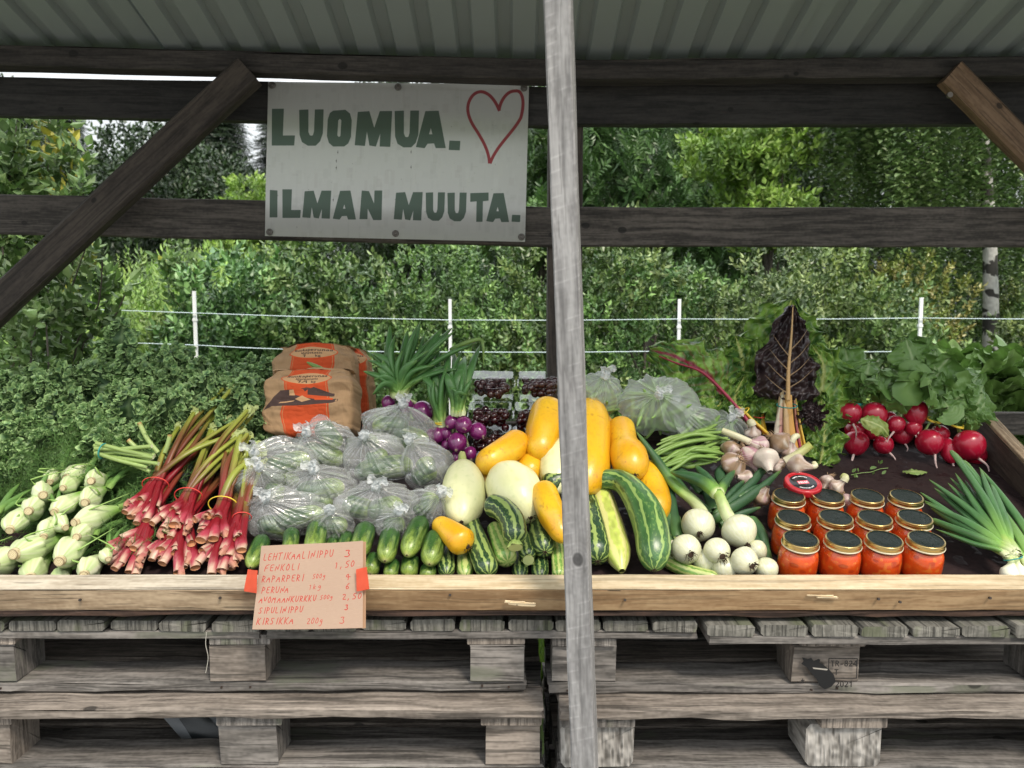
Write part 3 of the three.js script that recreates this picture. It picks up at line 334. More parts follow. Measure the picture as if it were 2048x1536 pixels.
// ---------- sloping tray ----------
const tp = (x, y, s) => TO.clone().addScaledVector(V(1, 0, 0), x).addScaledVector(TV, s).addScaledVector(TN, y);   // across, above the rail's top plane, up the slope
{
  const t = new Thing('display_tray', 'long sloping wooden display tray holding the vegetables', 'display tray', tp(0, -.08, 0)), xj = at(600, 1180, 1.46).x;
  const chipM = std({ color: lin(.7, .56, .36), roughness: .9 }), nailM = std({ color: lin(.05, .04, .035), metalness: .6, roughness: .6 });
  for (const [x, y, w, h] of [[1044, 1207, 26, 5], [1030, 1203, 20, 3], [1655, 1193, 20, 4], [1640, 1190, 26, 2.5]]) { const a = at(x - w, y, 1.4595), b = at(x + w, y + 2, 1.4595); t.part('splinter', boardAB(a, b, h * .00095, .003, { up: TN, bev: .0006, n: 4, jit: .0016 }), chipM); }
  for (const [x, y] of [[1034, 1208], [660, 1195], [160, 1200], [440, 1196], [1757, 1198], [1800, 1204], [900, 1190], [1250, 1200], [1980, 1196]]) { const c = at(x, y, 1.4605); t.part('nail_head', new THREE.CylinderGeometry(.0026, .0026, .004, 10).rotateX(PI / 2 - TILT).translate(c.x, c.y, c.z), nailM); }
  const rail = (x0, x1, m, n) => t.part('front_rail', boardAB(tp(x0, -.0245, .024), tp(x1, -.0245, .024), .049, .048, { up: TN, bev: .003, jit: .0014, n }), m);
  t.part('rail_top', boardAB(tp(-1.75, .0015, .024), tp(xj - .001, .0015, .024), .003, .0485, { up: TN, bev: .001, n: 40, jit: .0006 }), WD.greyTop, 'pale grey top of the rail, light from above put into its colour'); t.part('rail_top', boardAB(tp(xj + .001, .0015, .024), tp(1.7, .0015, .024), .003, .0485, { up: TN, bev: .001, n: 40, jit: .0006 }), WD.tanTop, 'pale tan top of the rail, light from above put into its colour');  // thin caps paint the rail top brighter, as if lit from above
  rail(-1.75, xj, WD.tanGrey, 24); rail(xj + .0015, 1.7, WD.tan, 30);
  t.part('dark_strip', boardAB(tp(-1.75, -.0555, .02), tp(1.7, -.0555, .02), .013, .036, { up: TN, jit: .003, n: 60 }), WD.strip);
  const matM = phy({ specularIntensity: .35, map: tex(512, 512, (u, v) => { const w = sst(.66, .7, pn(u * 26, v * 20, 26, 20, 8) * .6 + pn(u * 60, v * 60, 60, 60, 9) * .4); return mixc([.019, .011, .012], [.028, .017, .017], pn(u * 90, v * 90, 90, 90, 2) * (1 - w)); }), roughnessMap: tex(512, 512, (u, v) => { const w = sst(.64, .68, pn(u * 26, v * 20, 26, 20, 8) * .6 + pn(u * 60, v * 60, 60, 60, 9) * .4); return .85 - .35 * w; }, false), roughness: 1, bumpMap: tex(512, 512, (u, v) => .3 * pn(u * 120, v * 120, 120, 120, 5) + .4 * sst(.64, .72, pn(u * 26, v * 20, 26, 20, 8) * .6 + pn(u * 60, v * 60, 60, 60, 9) * .4), false), bumpScale: .0015 });
  t.part('tray_mat', surf(60, 20, (u, v) => tp(mix(-1.75, 1.32, u), -.035 + .0012 * n3(u * 40, v * 12, 4), mix(.049, .79, v)), { su: 4, sv: 1 }), matM);
  t.part('tray_floor', boardAB(tp(-1.75, -.046, .42), tp(1.34, -.046, .42), .018, .74, { up: TN, n: 10 }), WD.tray);
  const ra = at(1952, 818, 2.2), rb = tp(1.24, .0, .02); const d = ra.clone().sub(rb), up = TN.clone();
  t.part('side_rail', boardAB(rb.clone().add(V(0, -.055, 0)), ra.clone().add(V(0, -.055, 0)), .11, .03, { up, bev: .004, jit: .0016 }), WD.tray); t.part('side_rail_cap', boardAB(rb.clone().add(V(.004, .0085, 0)), ra.clone().add(V(.004, .0085, 0)), .012, .034, { up, bev: .002 }), WD.tanGrey);
  t.part('back_board', boardAB(tp(-1.75, -.012, .8), tp(1.36, -.012, .8), .06, .02, { up: TN, n: 14 }), WD.tray);
  for (const x of [-1.4, -.4, .5, 1.25]) t.part('tray_leg', boardAB(V(x, .772, -2.1), V(x, tp(x, -.07, .66).y, -2.1), .05, .05, { up: V(1, 0, 0) }), WD.tray);
  for (const [a, b, y, l] of [[[-200, 778], [34, 775], 18, 'l'], [[1976, 846], [2260, 848], 44, 'r']]) { const D = 2.5, p = at(...a, D), q = at(...b, D); solo('weathered_board', l === 'l' ? 'end of a grey weathered board behind the kale at the left edge' : 'dark grey weathered board behind the tray at the right edge', 'board', boardAB(p, q, y * mpp(800, D), .03, {}), WD.rail); }
}
// ---------- pallets ----------
{
  const chip = std({ map: tex(512, 512, (u, v) => { const a = pn(u * 50 + v * 12, v * 70, 62, 70, 3), b = pn(u * 110, v * 40, 110, 40, 5), c = pn(u * 20, v * 20, 20, 20, 7); return mixc([.09, .082, .072], [.5, .475, .44], clamp(.25 + .9 * (a * .5 + b * .5 - .3) + .3 * (c - .5))); }), bumpMap: tex(256, 256, (u, v) => pn(u * 50 + v * 12, v * 70, 62, 70, 3) * .5 + pn(u * 110, v * 40, 110, 40, 5) * .5, false), bumpScale: .006, roughness: 1 });
  const nailM2 = std({ color: lin(.045, .03, .022), metalness: .4, roughness: .7 });
  const Y = (py, D) => at(1024, py, D).y, X = (px, py, D) => at(px, py, D).x, bx = (x0, x1, y0, y1, z0, z1, along, o = {}) => { const w = x1 - x0, h = y1 - y0, d = z1 - z0; const g = along === 'z' ? board(d, h, w, o).rotateY(PI / 2) : board(w, h, d, o); return g.translate((x0 + x1) / 2, (y0 + y1) / 2, (z0 + z1) / 2); };
  const Df = 1.475, yD1 = Y(1241, Df), yD0 = Y(1263, Df), yS0 = Y(1281, Df);
  // slatted tops lying on the pallets: deck boards run front to back, a stringer under their ends
  const deck = (l, x0, x1, n, dy, dz) => { const t = new Thing('pallet_top', l, 'pallet', V((x0 + x1) / 2, yS0, -Df - .4)), p = (x1 - x0) / n; for (let i = 0; i < n; i++) { const q = R(-.003, .003); t.part('deck_board', bx(x0 + i * p + .004 + q, x0 + (i + 1) * p - .004 + q, yD0 + dy, yD1 + dy + R(-.0015, .0015), -Df - .78, -Df + dz + R(-.004, .004), 'z', { bev: .005, jit: .0016, n: 10, ov: R(0, 1) }), WD.deck); }
    for (const z of [-Df + dz - .004, -Df - .36, -Df - .7]) t.part('stringer_board', bx(x0 + .006, x1 - .004, yS0 + dy, yD0 + dy - .0005, z - .1, z, 'x', { bev: .003, n: 12 }), WD.pallet); };
  const q = (px) => X(px, 1250, Df); deck('slatted pallet top under the left end of the tray', q(-520), q(514), 10, -.008, -.02); deck('slatted pallet top in the middle, behind the price list', q(519), q(1404), 9, -.008, -.019); deck('slatted pallet top at the right, jutting a little forward', q(1412), q(2320), 9, -.006, .012);
  // block pallets
  const pal = (name, l, x0, x1, yt, yb, z, blocks, o = {}) => {
    const t = new Thing('block_pallet', l, 'pallet', V((x0 + x1) / 2, yb, z - .4)), tb = .021;
    if (o.top) { const w = .1, gap = (.78 - w * 7) / 6; for (let i = 0; i < 7; i++) t.part('deck_board', bx(x0, x1, yt - tb, yt, z + .022 - (i + 1) * w - i * gap, z + .022 - i * (w + gap), 'x', { bev: .004, n: 24, jit: .003 }), i % 2 ? WD.pallet : WD.palletB); yt -= tb + .0005; }
    blocks.forEach(([b0, b1, s0, s1, kind], i) => { const bt = yt - tb, bb = yb + .022; t.part('stringer_end_board', bx(s0, s1, bt, yt, z - .78, z + (o.sz ?? 0), 'z', { n: 8, bev: .002 }), i % 2 ? WD.palletB : WD.pallet);
      for (const [za, zb, k] of [[z - .1, z - .003 + R(-.006, .004), 0], [z - .46, z - .32, 1], [z - .78, z - .66, 2]]) { const c = kind === 'chip' || (kind === 'chipAll'); t.part(c ? 'chipboard_block' : 'wood_block', bx(b0, b1, bb + .0005, bt - .0005, za, zb, k === 0 && !c ? 'x' : 'z', { bev: c ? .009 : .0035, jit: c ? .003 : .0016, n: c ? 10 : 6 }), c ? chip : (i + (o.k ?? 0)) % 2 ? WD.palletB : WD.pallet, c && k === 0 ? 'grey chipboard block' : undefined); }
      for (const k of [.25, .7]) t.part('nail_head', new THREE.CylinderGeometry(.0022, .0022, .003, 8).rotateX(PI / 2).translate(mix(b0, b1, k) + R(-.006, .006), yb + R(.007, .014), z - .0035), nailM2); });
    for (const zz of [z - .005, z - .34, z - .68]) t.part('bottom_board', bx(x0, x1, yb, yb + .0215, zz - .1, zz, 'x', { bev: .004, n: 28, jit: .003 }), WD.pallet);
    return t;
  };
  const D2 = 1.505, yU1 = yS0 - .0005, yU0 = Y(1386, D2), u = (px) => X(px, 1330, D2);
  pal('pallet', 'upper left block pallet under the price list', u(-560), u(1051), yU1, yU0, -D2, [[u(-540), u(-430), u(-548), u(-425)], [u(-96), u(28), u(-100), u(32)], [u(418), u(530), u(420), u(541)], [u(940), u(1049), u(934), u(1050)]], { k: 1 });
  const up = pal('pallet', 'upper right block pallet with a stamped block and black paint smear', u(1098), u(2640), yU1 - .004, yU0 - .004, -D2, [[u(1104), u(1234), u(1104), u(1232)], [u(1587), u(1722), u(1599), u(1730)], [u(2072), u(2190), u(2070), u(2195)], [u(2500), u(2630), u(2500), u(2630)]]);
  const D3 = 1.475, yL1 = yU0 - .006, yL0 = Y(1536, D3) + .003 - .022, w = (px) => X(px, 1470, D3);
  pal('pallet', 'lower left block pallet with a sliced light block', w(-560), w(1086), yL1, yL0, -D3, [[w(-540), w(-430), w(-545), w(-425)], [w(-90), w(18), w(-100), w(28)], [w(438), w(553), w(436), w(566)], [w(970), w(1080), w(962), w(1083)]], { top: true, sz: .006 });
  pal('pallet', 'lower right block pallet with grey chipboard blocks', w(1118), w(2660), yL1 - .002, yL0 - .002, -D3, [[w(1122), w(1268), w(1122), w(1268), 'chip'], [w(1612), w(1764), w(1636), w(1768), 'chip'], [w(2120), w(2240), w(2120), w(2245), 'chip'], [w(2520), w(2640), w(2520), w(2640), 'chip']], { top: true, sz: .012 });
  let n = 0; for (let y = yL0 - .145, k = 0; y > -.08 && k < 3; y -= .145, k++) { const yb = k === 2 ? .003 : y; pal('pallet', ['left', 'left', 'left'][k] + ' pallet number ' + ['three', 'four', 'five'][k] + ' from the top, below the picture', w(-560), w(1086), y + .144, yb, -D3, [[w(-90), w(18), w(-100), w(28)], [w(438), w(553), w(436), w(566)], [w(970), w(1080), w(962), w(1083)]], { top: true }); pal('pallet', 'right pallet number ' + ['three', 'four', 'five'][k] + ' from the top, below the picture', w(1118), w(2660), y + .142, yb, -D3, [[w(1122), w(1268), w(1122), w(1268)], [w(1612), w(1764), w(1636), w(1768)], [w(2520), w(2640), w(2520), w(2640)]], { top: true }); }
  // stamp and paint on the block
  { const p0 = [u(1587) + .003, u(1722) - .003], y1 = Y(1312, D2), y0 = Y(1378, D2), mp = canvasTex(256, 128, (c) => { c.clearRect(0, 0, 256, 128); c.fillStyle = c.strokeStyle = 'rgba(30,28,26,.8)'; c.font = 'bold 30px monospace'; c.fillText('TR-824', 136, 36); c.fillText('T', 152, 70); c.fillText('2021', 158, 116); c.fillText('*', 20, 108); c.lineWidth = 3; c.strokeRect(130, 6, 112, 76); c.fillStyle = '#08090b'; c.beginPath(); [[24, 2], [46, 8], [60, 4], [70, 16], [88, 8], [96, 10], [92, 22], [108, 30], [130, 46], [152, 70], [160, 96], [142, 116], [118, 124], [98, 112], [86, 88], [62, 62], [44, 40], [22, 26], [30, 16]].forEach(([x, y], i) => i ? c.lineTo(x, y) : c.moveTo(x, y)); c.fill(); c.fillStyle = 'rgba(170,165,155,.9)'; c.beginPath(); c.moveTo(66, 40); c.lineTo(128, 46); c.lineTo(124, 52); c.lineTo(70, 46); c.fill(); });
    const g = new THREE.PlaneGeometry(p0[1] - p0[0], y1 - y0).translate((p0[0] + p0[1]) / 2, (y0 + y1) / 2, -D2 + .0045); up.part('stamp_print', g, std({ map: mp, transparent: true, alphaTest: .2, roughness: .8 }), 'black stamped letters and paint smear on the block'); }
  // dangling string, stray plastic sheet
  const s0 = at(413, 1264, 1.455); solo('string', 'thin string dangling in front of the upper left pallet', 'string', sweep([s0, s0.clone().add(V(-.002, -.025, .001)), s0.clone().add(V(.0015, -.05, 0)), s0.clone().add(V(-.002, -.072, 0)), s0.clone().add(V(-.004, -.082, .001))], .0007, { ns: 20, nr: 5, even: true }), std({ color: lin(.4, .38, .33) }));
  const shx = (px, py) => at(px, py, 1.62), cor = [shx(345, 1425), shx(566, 1425), shx(572, 1484), shx(368, 1484)], pt = new Thing('plastic_sheet', 'dark grey plastic sheet with dark rectangles behind a lower pallet block', 'plastic sheet', cor[3].clone());
  pt.part('sheet', surf(20, 10, (a, b) => { const p = cor[3].clone().lerp(cor[2], a).lerp(cor[0].clone().lerp(cor[1], a), b); p.z += .008 * sin(a * 7 + b * 3); p.x -= .03 * b * b; return p; }), std({ color: lin(.16, .17, .18), roughness: .5 }));
  for (const [a0, a1] of [[.12, .38], [.52, .82]]) pt.part('window_patch', surf(6, 6, (a, b) => { const U = mix(a0, a1, a), Vv = mix(.15, .8, b), p = cor[3].clone().lerp(cor[2], U).lerp(cor[0].clone().lerp(cor[1], U), Vv); p.z += .008 * sin(U * 7 + Vv * 3) + .002; p.x -= .03 * Vv * Vv; return p; }), std({ color: lin(.012, .016, .018), roughness: .35 }));
}
// ---------- produce: shared builders ----------
seed(301);
const vc = (o = {}) => phy({ vertexColors: true, roughness: .45, ...o });
const px2 = (x, y, D) => at(x, y, D ?? DP(y));
const spk = tex(256, 256, (u, v) => .5 + .35 * (pn(u * 40, v * 40, 40, 40, 1) - .5) + .25 * (pn(u * 90, v * 90, 90, 90, 2) - .5), false);
const VM = { soft: vc({ bumpMap: spk, bumpScale: .0006 }), gloss: vc({ roughness: .28, clearcoat: .3, clearcoatRoughness: .25, bumpMap: spk, bumpScale: .0003 }), rough: vc({ roughness: .85, bumpMap: spk, bumpScale: .001 }), green: vc({ roughness: .42, bumpMap: spk, bumpScale: .0003 }), leaf: vc({ roughness: .5, transmission: .18, thickness: 0 }), bulb: vc({ roughness: .38, bumpMap: spk, bumpScale: .0002 }) };
// leaf blade along a curve; nrm is the side it shows
function blade(pts, w, nrm, o = {}) {
  const cv = new THREE.CatmullRomCurve3(pts), nu = o.nu ?? 16, nv = o.nv ?? 30, s = o.s ?? rnd() * 99; const hold = { v: -1 };
  return surf(nu, nv, (u, v) => {
    if (hold.v !== v) { hold.v = v; const c = cv.getPoint(v), T = cv.getTangent(v), S = T.clone().cross(nrm).normalize(), N = S.clone().cross(T).normalize(); Object.assign(hold, { c, T, S, N }); }
    const a = u * 2 - 1, q = abs(a), ww = w(v) * (1 + (o.lobe ?? 0) * sin(v * (o.lf ?? 20) + (a > 0 ? 1 : 0)) * q), fr = o.frill ?? 0, ph = v * (o.ff ?? 40) + s + (a > 0 ? 2 : 0), f3 = pow(q, o.fp ?? 2.5) * fr;
    const pk = o.puck ?? 0, n = pk * (n3(a * (o.pf ?? 4) * 1.3, v * (o.pf ?? 4) * 2.2, s) + .6 * n3(a * 2.6 * (o.pf ?? 4), v * 4.6 * (o.pf ?? 4), s + 7)) * (q < .12 ? q / .12 : 1);
    return hold.c.clone().addScaledVector(hold.S, a * ww - (o.curl ?? 0) * 0).addScaledVector(hold.N, (o.curl ?? 0) * q * q + n + f3 * (sin(ph) + .6 * sin(ph * 2.3 + 1)) + (o.rib ?? 0) * q).addScaledVector(hold.T, f3 * .6 * cos(ph) + (o.sweepB ?? 0) * q * ww).addScaledVector(hold.S, f3 * .4 * Math.sign(a) * cos(ph * 1.7));
  }, { col: o.col && ((u, v, p) => o.col(u * 2 - 1, v, p)) });
}
const veins = (a, v, n, k = .35) => { const x = (v - abs(a) * k) * n, d = abs(x - Math.round(x)); return max(1 - sst(.02, .1, abs(a)), (1 - sst(.02, .14, d)) * (1 - abs(a) * .6)); };
// hollow onion leaf: white -> pale -> dark along its length
const LEEK = { tube: (pts, r, o = {}) => sweep(pts, (t) => r * (o.tip === 'cut' ? (t > .985 ? .55 : 1) * (1 - .25 * t) : pow(max(0, 1 - pow(t, 3.2)), .7)) * (t < .02 ? .8 : 1), { ns: o.ns ?? 26, nr: 9, even: true, sq: o.sq ?? .62, mod: (th, t) => 1 + .06 * sin(th * 4 + 1) + .05 * n3(t * 9, th, r * 999), col: (th, t) => { const w = o.white ?? 0, c = t < w ? mixc([.62, .66, .4], [.3, .45, .1], t / w) : mixc(mixc(o.c0 ?? [.16, .32, .05], o.c1 ?? [.03, .095, .03], sst(w, w + .35, t)), o.tc ?? [.12, .22, .04], sst(.82, 1, t) * .7); return mulc(c, .9 + .2 * n3(th * 3, t * 14, r * 500)); } }) };
// ---- textures for skins (u around, v from the stem end to the blossom end) ----
const SK = {};
{
  SK.cuc = [0, 1, 2].map((k) => tex(256, 512, (u, v) => { const st = pn(u * 22, v * 3, 22, 3, 40 + k), fine = pn(u * 60, v * 24, 60, 24, 41 + k), e = sst(.72 - .36 * st - .1 * k, 1.02, v + .12 * (fine - .5)); let c = mixc([.014, .05, .011], [.036, .1, .018], pn(u * 14, v * 12, 14, 12, 43 + k)); c = mixc(c, [.3, .4, .07], e); c = mixc(c, [.5, .52, .2], sst(.86, 1, v)); c = mixc(c, [.2, .3, .07], .5 * sst(.62, .74, pn(u * 26, v * 6, 26, 6, 45)) * sst(.2, .5, v)); return mulc(c, .85 + .3 * fine); }));
  const stripe = (dark, light, n, k, th) => tex(512, 512, (u, v) => { const w = .05 * (pn(u * 6, v * 5, 6, 5, k) - .5) + .035 * (pn(u * 30, v * 40, 30, 40, k + 1) - .5), x = (u + w) * n, d = abs(x - Math.round(x)), id = ((Math.round(x) % n) + n) % n, wd = th * (.5 + hsh(id, k, 3)) * (.6 + .8 * pn(u * n, v * 9, n, 9, k + 2)), s = 1 - sst(wd * .6, wd, d), fl = sst(.72, .8, pn(u * 90, v * 90, 90, 90, k + 3)) * .3; let c = mixc(dark, mulc(dark, 1.8), pn(u * 20, v * 30, 20, 30, k + 4)); c = mixc(c, light, clamp(s + fl)); return c; });
  SK.zd = stripe([.012, .036, .013], [.27, .36, .1], 9, 60, .2); SK.zm = stripe([.03, .085, .022], [.25, .37, .1], 8, 70, .13); SK.zl = stripe([.1, .2, .035], [.42, .48, .16], 8, 80, .3); SK.zp = stripe([.34, .4, .08], [.6, .58, .22], 6, 90, .4);
  SK.yel = tex(256, 256, (u, v) => { const a = pn(u * 8, v * 6, 8, 6, 5), b = pn(u * 50, v * 50, 50, 50, 6), sc = sst(.78, .84, pn(u * 12, v * 22, 12, 22, 9)) * sst(.4, .8, b); return mixc(mixc([.64, .31, .007], [.73, .46, .018], a), [.42, .19, .02], .5 * sc + .18 * sst(.6, .8, b)); });
  SK.cream = tex(256, 256, (u, v) => { const l = pow(abs(sin(u * TAU * 6)), 6), b = pn(u * 40, v * 40, 40, 40, 8); return mixc(mixc([.64, .66, .33], [.74, .73, .45], pn(u * 7, v * 5, 7, 5, 2)), [.5, .56, .24], .3 * l * b + .2 * sst(.7, .8, b)); });
  SK.onion = tex(256, 256, (u, v) => { const l = pow(abs(sin(u * TAU * 13 + 3 * pn(u * 4, v * 3, 4, 3, 4))), 10), b = pn(u * 50, v * 16, 50, 16, 8); return mixc(mixc([.58, .57, .38], [.66, .66, .52], b), [.5, .56, .24], .35 * l + .35 * (1 - sst(.02, .3, v)) + .2 * sst(.8, 1, v)); });
  SK.red = tex(256, 256, (u, v) => { const l = pn(u * 60, v * 3, 60, 3, 8), b = pn(u * 10, v * 4, 10, 4, 3); let c = mixc([.09, .006, .06], [.22, .02, .15], l * .6 + b * .4); c = mixc(c, [.45, .2, .35], sst(.88, 1, v) * .6); return c; });
}
const skin = (m, o = {}) => phy({ map: m, roughness: .36, clearcoat: .25, clearcoatRoughness: .3, bumpMap: o.bump ?? spk, bumpScale: o.bs ?? .0005, ...o.x });
const wartB = tex(256, 512, (u, v) => { let h = .4 + .15 * pn(u * 10, v * 2, 10, 2, 3); const x = u * 14, y = v * 22, a = hsh(floor(x), floor(y), 5), b = hsh(floor(x), floor(y), 6), d = Math.hypot(x - floor(x) - .3 - .4 * a, y - floor(y) - .3 - .4 * b); return h + .45 * (1 - sst(.05, .2, d)) * (a > .35 ? 1 : 0); }, false);
const SM = { cuc: SK.cuc.map((t) => skin(t, { bump: wartB, bs: .0022 })), zd: skin(SK.zd), zm: skin(SK.zm), zl: skin(SK.zl), zp: skin(SK.zp), yel: skin(SK.yel), cream: skin(SK.cream), onion: skin(SK.onion, { x: { roughness: .33 } }), red: skin(SK.red, { x: { roughness: .2, clearcoat: .6, clearcoatRoughness: .15 } }) };
const brown = std({ color: lin(.045, .026, .015), roughness: .95 }), stemG = std({ color: lin(.2, .3, .08), roughness: .6 }), bandM = { r: std({ color: lin(.62, .05, .04), roughness: .5 }), y: std({ color: lin(.75, .55, .05), roughness: .5 }), g: std({ color: lin(.03, .25, .22), roughness: .5 }), b: std({ color: lin(.02, .12, .3), roughness: .5 }) };
const ring = (c, r, axis, m, tk = .0012, sq = 1) => new THREE.TorusGeometry(r, tk, 6, 28).scale(1, sq, 1).applyMatrix4(orient(axis)).translate(c.x, c.y, c.z);
function tuft(c, axis, r, n, len, m = brown) { const L = []; const up = abs(axis.y) > .9 ? V(1, 0, 0) : V(0, 1, 0), M = orient(axis, up); for (let i = 0; i < n; i++) { const a = R(0, TAU), q = r * sqrt(rnd()), p = V(cos(a) * q, sin(a) * q, 0), e = p.clone().multiplyScalar(R(1, 1.9)).add(V(R(-.3, .3) * r, R(-.3, .3) * r - len * .3, len * R(.5, 1))); L.push(sweep([p, p.clone().lerp(e, .5).add(V(R(-1, 1) * r * .2, 0, 0)), e].map((x) => x.applyMatrix4(M).add(c)), (t) => .0008 * (1.3 - t), { ns: 3, nr: 3, even: true })); } L.push(new THREE.SphereGeometry(r * .6, 10, 6).scale(1, 1, .25).applyMatrix4(M).translate(c.x, c.y, c.z)); return L; }
// ---------- jars ----------
{
  const P = (a) => a.map(([x, y]) => new THREE.Vector2(x, y)), glassM = phy({ color: lin(.97, .98, .96), transmission: 1, thickness: 0, roughness: .04, ior: 1.45 });
  const sauceT = tex(512, 256, (u, v) => { const a = pn(u * 9, v * 7, 9, 7, 1), b = pn(u * 40, v * 24, 40, 24, 2), c = pn(u * 26, v * 16, 26, 16, 5); let k = mixc([.55, .045, .006], [.72, .1, .01], a * .6 + b * .4); k = mixc(k, [.7, .22, .03], .5 * sst(.74, .82, c)); return mixc(k, [.3, .02, .006], .6 * sst(.7, .82, pn(u * 14, v * 12, 14, 12, 8))); });
  const sauceM = phy({ map: sauceT, roughness: .35, bumpMap: sauceT, bumpScale: .0012 });
  const goldM = std({ color: lin(.62, .46, .2), metalness: 1, roughness: .28 }), rimM = std({ color: lin(.62, .56, .42), roughness: .45, metalness: .3 });
  const dropB = tex(256, 256, (u, v) => { let h = .2 + .12 * pn(u * 60, v * 60, 60, 60, 2); for (const [n, s] of [[9, 1], [16, 2], [26, 3]]) { const x = u * n, y = v * n, a = hsh(floor(x), floor(y), s), b = hsh(floor(x), floor(y), s + 9), c = hsh(floor(x), floor(y), s + 20), d = Math.hypot(x - floor(x) - .3 - .4 * a, y - floor(y) - .3 - .4 * b); if (c > .45) h = max(h, .25 + .7 / sqrt(n / 9) * sqrt(max(0, 1 - pow(d / (.14 + .22 * c * a), 2)))); } return h; }, false);
  const lidM = phy({ color: lin(.008, .014, .012), roughness: .32, specularIntensity: .35, clearcoat: .06, clearcoatRoughness: .1, bumpMap: dropB, bumpScale: .0016 });
  const H = .088, lat = (pts, n = 40) => new THREE.LatheGeometry(P(pts), n);
  const body = [[.0001, .001], [.034, .001], [.0385, .004], [.0405, .012], [.041, .03], [.0408, .046], [.0395, .056], [.036, .063], [.0325, .067], [.0318, .074]], inner = body.map(([r, y]) => [max(.0001, r - .0016), y + (r < .001 || y < .002 ? .0015 : 0)]).filter(([, y]) => y < .068); inner.push([.031, .067], [.0001, .0675]);
  const parts = [['glass_body', lat(body), glassM], ['tomato_sauce', lat(inner), sauceM], ['lid_band', lat([[.0325, .0885], [.0352, .0882], [.0356, .0868], [.0352, .0845], [.036, .0832], [.0362, .0812], [.0354, .0798], [.0358, .078], [.0366, .0765]]), goldM], ['lid_rim', lat([[.0366, .0765], [.0378, .0755], [.0374, .0738], [.0345, .0735]]), rimM], ['lid_disc', (() => { const g = lat([[.0001, .0874], [.012, .0877], [.024, .0876], [.029, .0866], [.0318, .0876], [.0328, .0884]]); const p = g.attributes.position, uv = g.attributes.uv; for (let i = 0; i < p.count; i++) uv.setXY(i, p.getX(i) * 12 + .5, p.getZ(i) * 12 + .5); return g; })(), lidM]];
  let proto; const rows = ['front', 'middle', 'back'], col = ['leftmost', 'second from left', 'third from left', 'rightmost'];
  [[[1602, 1077], [1687, 1077], [1769, 1078], [1853, 1078]], [[1587, 1034], [1672, 1034], [1750, 1035], [1830, 1034]], [[1578, 990], [1656, 991], [1735, 991], [1813, 992]]].forEach((r, i) => r.forEach(([x, y], j) => {
    const top = onMat(x, y, H), b = top.addScaledVector(TN, -H); let o;
    if (!proto) { const t = new Thing('sauce_jar', '', 'jar', b); t.o.name = 'sauce_jar'; for (const [n, g, m] of parts) { const q = sh(new THREE.Mesh(g, m)); q.name = n; t.o.add(q); } o = proto = t.o; } else { o = proto.clone(); o.name = numbered('sauce_jar'); scene.add(o); o.position.copy(b); }
    o.rotation.set(TILT, 0, 0); o.rotateY(R(0, TAU)); tag(o, `glass jar of red tomato sauce with dark lid, ${rows[i]} row of jars, ${col[j]}`, 'jar', 'tomato sauce jars in three rows');
  }));
  // red lidded jar behind
  const b = onMat(1603, 958, .1).addScaledVector(TN, -.1), t = new Thing('red_lid_jar', 'taller jar with a red lid and black label behind the rows of sauce jars', 'jar', b);
  const lt = canvasTex(256, 256, (c) => { c.fillStyle = '#a81420'; c.fillRect(0, 0, 256, 256); c.fillStyle = '#0b0c14'; c.beginPath(); c.arc(128, 128, 104, 0, 7); c.fill(); c.fillStyle = '#d85a6c'; c.fillRect(84, 106, 88, 44); c.fillStyle = '#fff'; c.font = 'bold 30px sans-serif'; c.textAlign = 'center'; c.fillText('FELIX', 128, 139); c.font = 'bold 15px sans-serif'; const arc = (s, r, a0, st) => [...s].forEach((ch, i) => { c.save(); c.translate(128, 128); c.rotate(a0 + i * st); c.fillText(ch, 0, -r); c.restore(); }); arc('TUOREEN MAKUINEN', 76, -.75, .1); c.save(); [...'PERINTEINEN MAKU'].forEach((ch, i) => { c.save(); c.translate(128, 128); c.rotate(.75 - i * .1); c.fillText(ch, 0, 86); c.restore(); }); c.restore(); });
  const redM = phy({ color: lin(.42, .012, .02), roughness: .3, clearcoat: .5 }), add = (n, g, m) => { const q = sh(new THREE.Mesh(g, m)); q.name = n; t.o.add(q); };
  add('glass_body', lat([[.0001, .001], [.04, .002], [.043, .01], [.043, .066], [.039, .076], [.037, .084]]), glassM); add('tomato_sauce', lat([[.0001, .003], [.038, .004], [.041, .012], [.041, .064], [.037, .074], [.0001, .0745]]), sauceM);
  add('lid', lat([[.0395, .083], [.042, .0835], [.0425, .086], [.0425, .096], [.041, .0995], [.0385, .1], [.0375, .0985]]), redM);
  const d = new THREE.CircleGeometry(.0378, 40).rotateX(-PI / 2).translate(0, .0986, 0); add('lid_label', d, phy({ map: lt, roughness: .3, clearcoat: .4 })); t.o.rotation.set(TILT + .12, 0, 0); t.o.rotateY(.15);
}
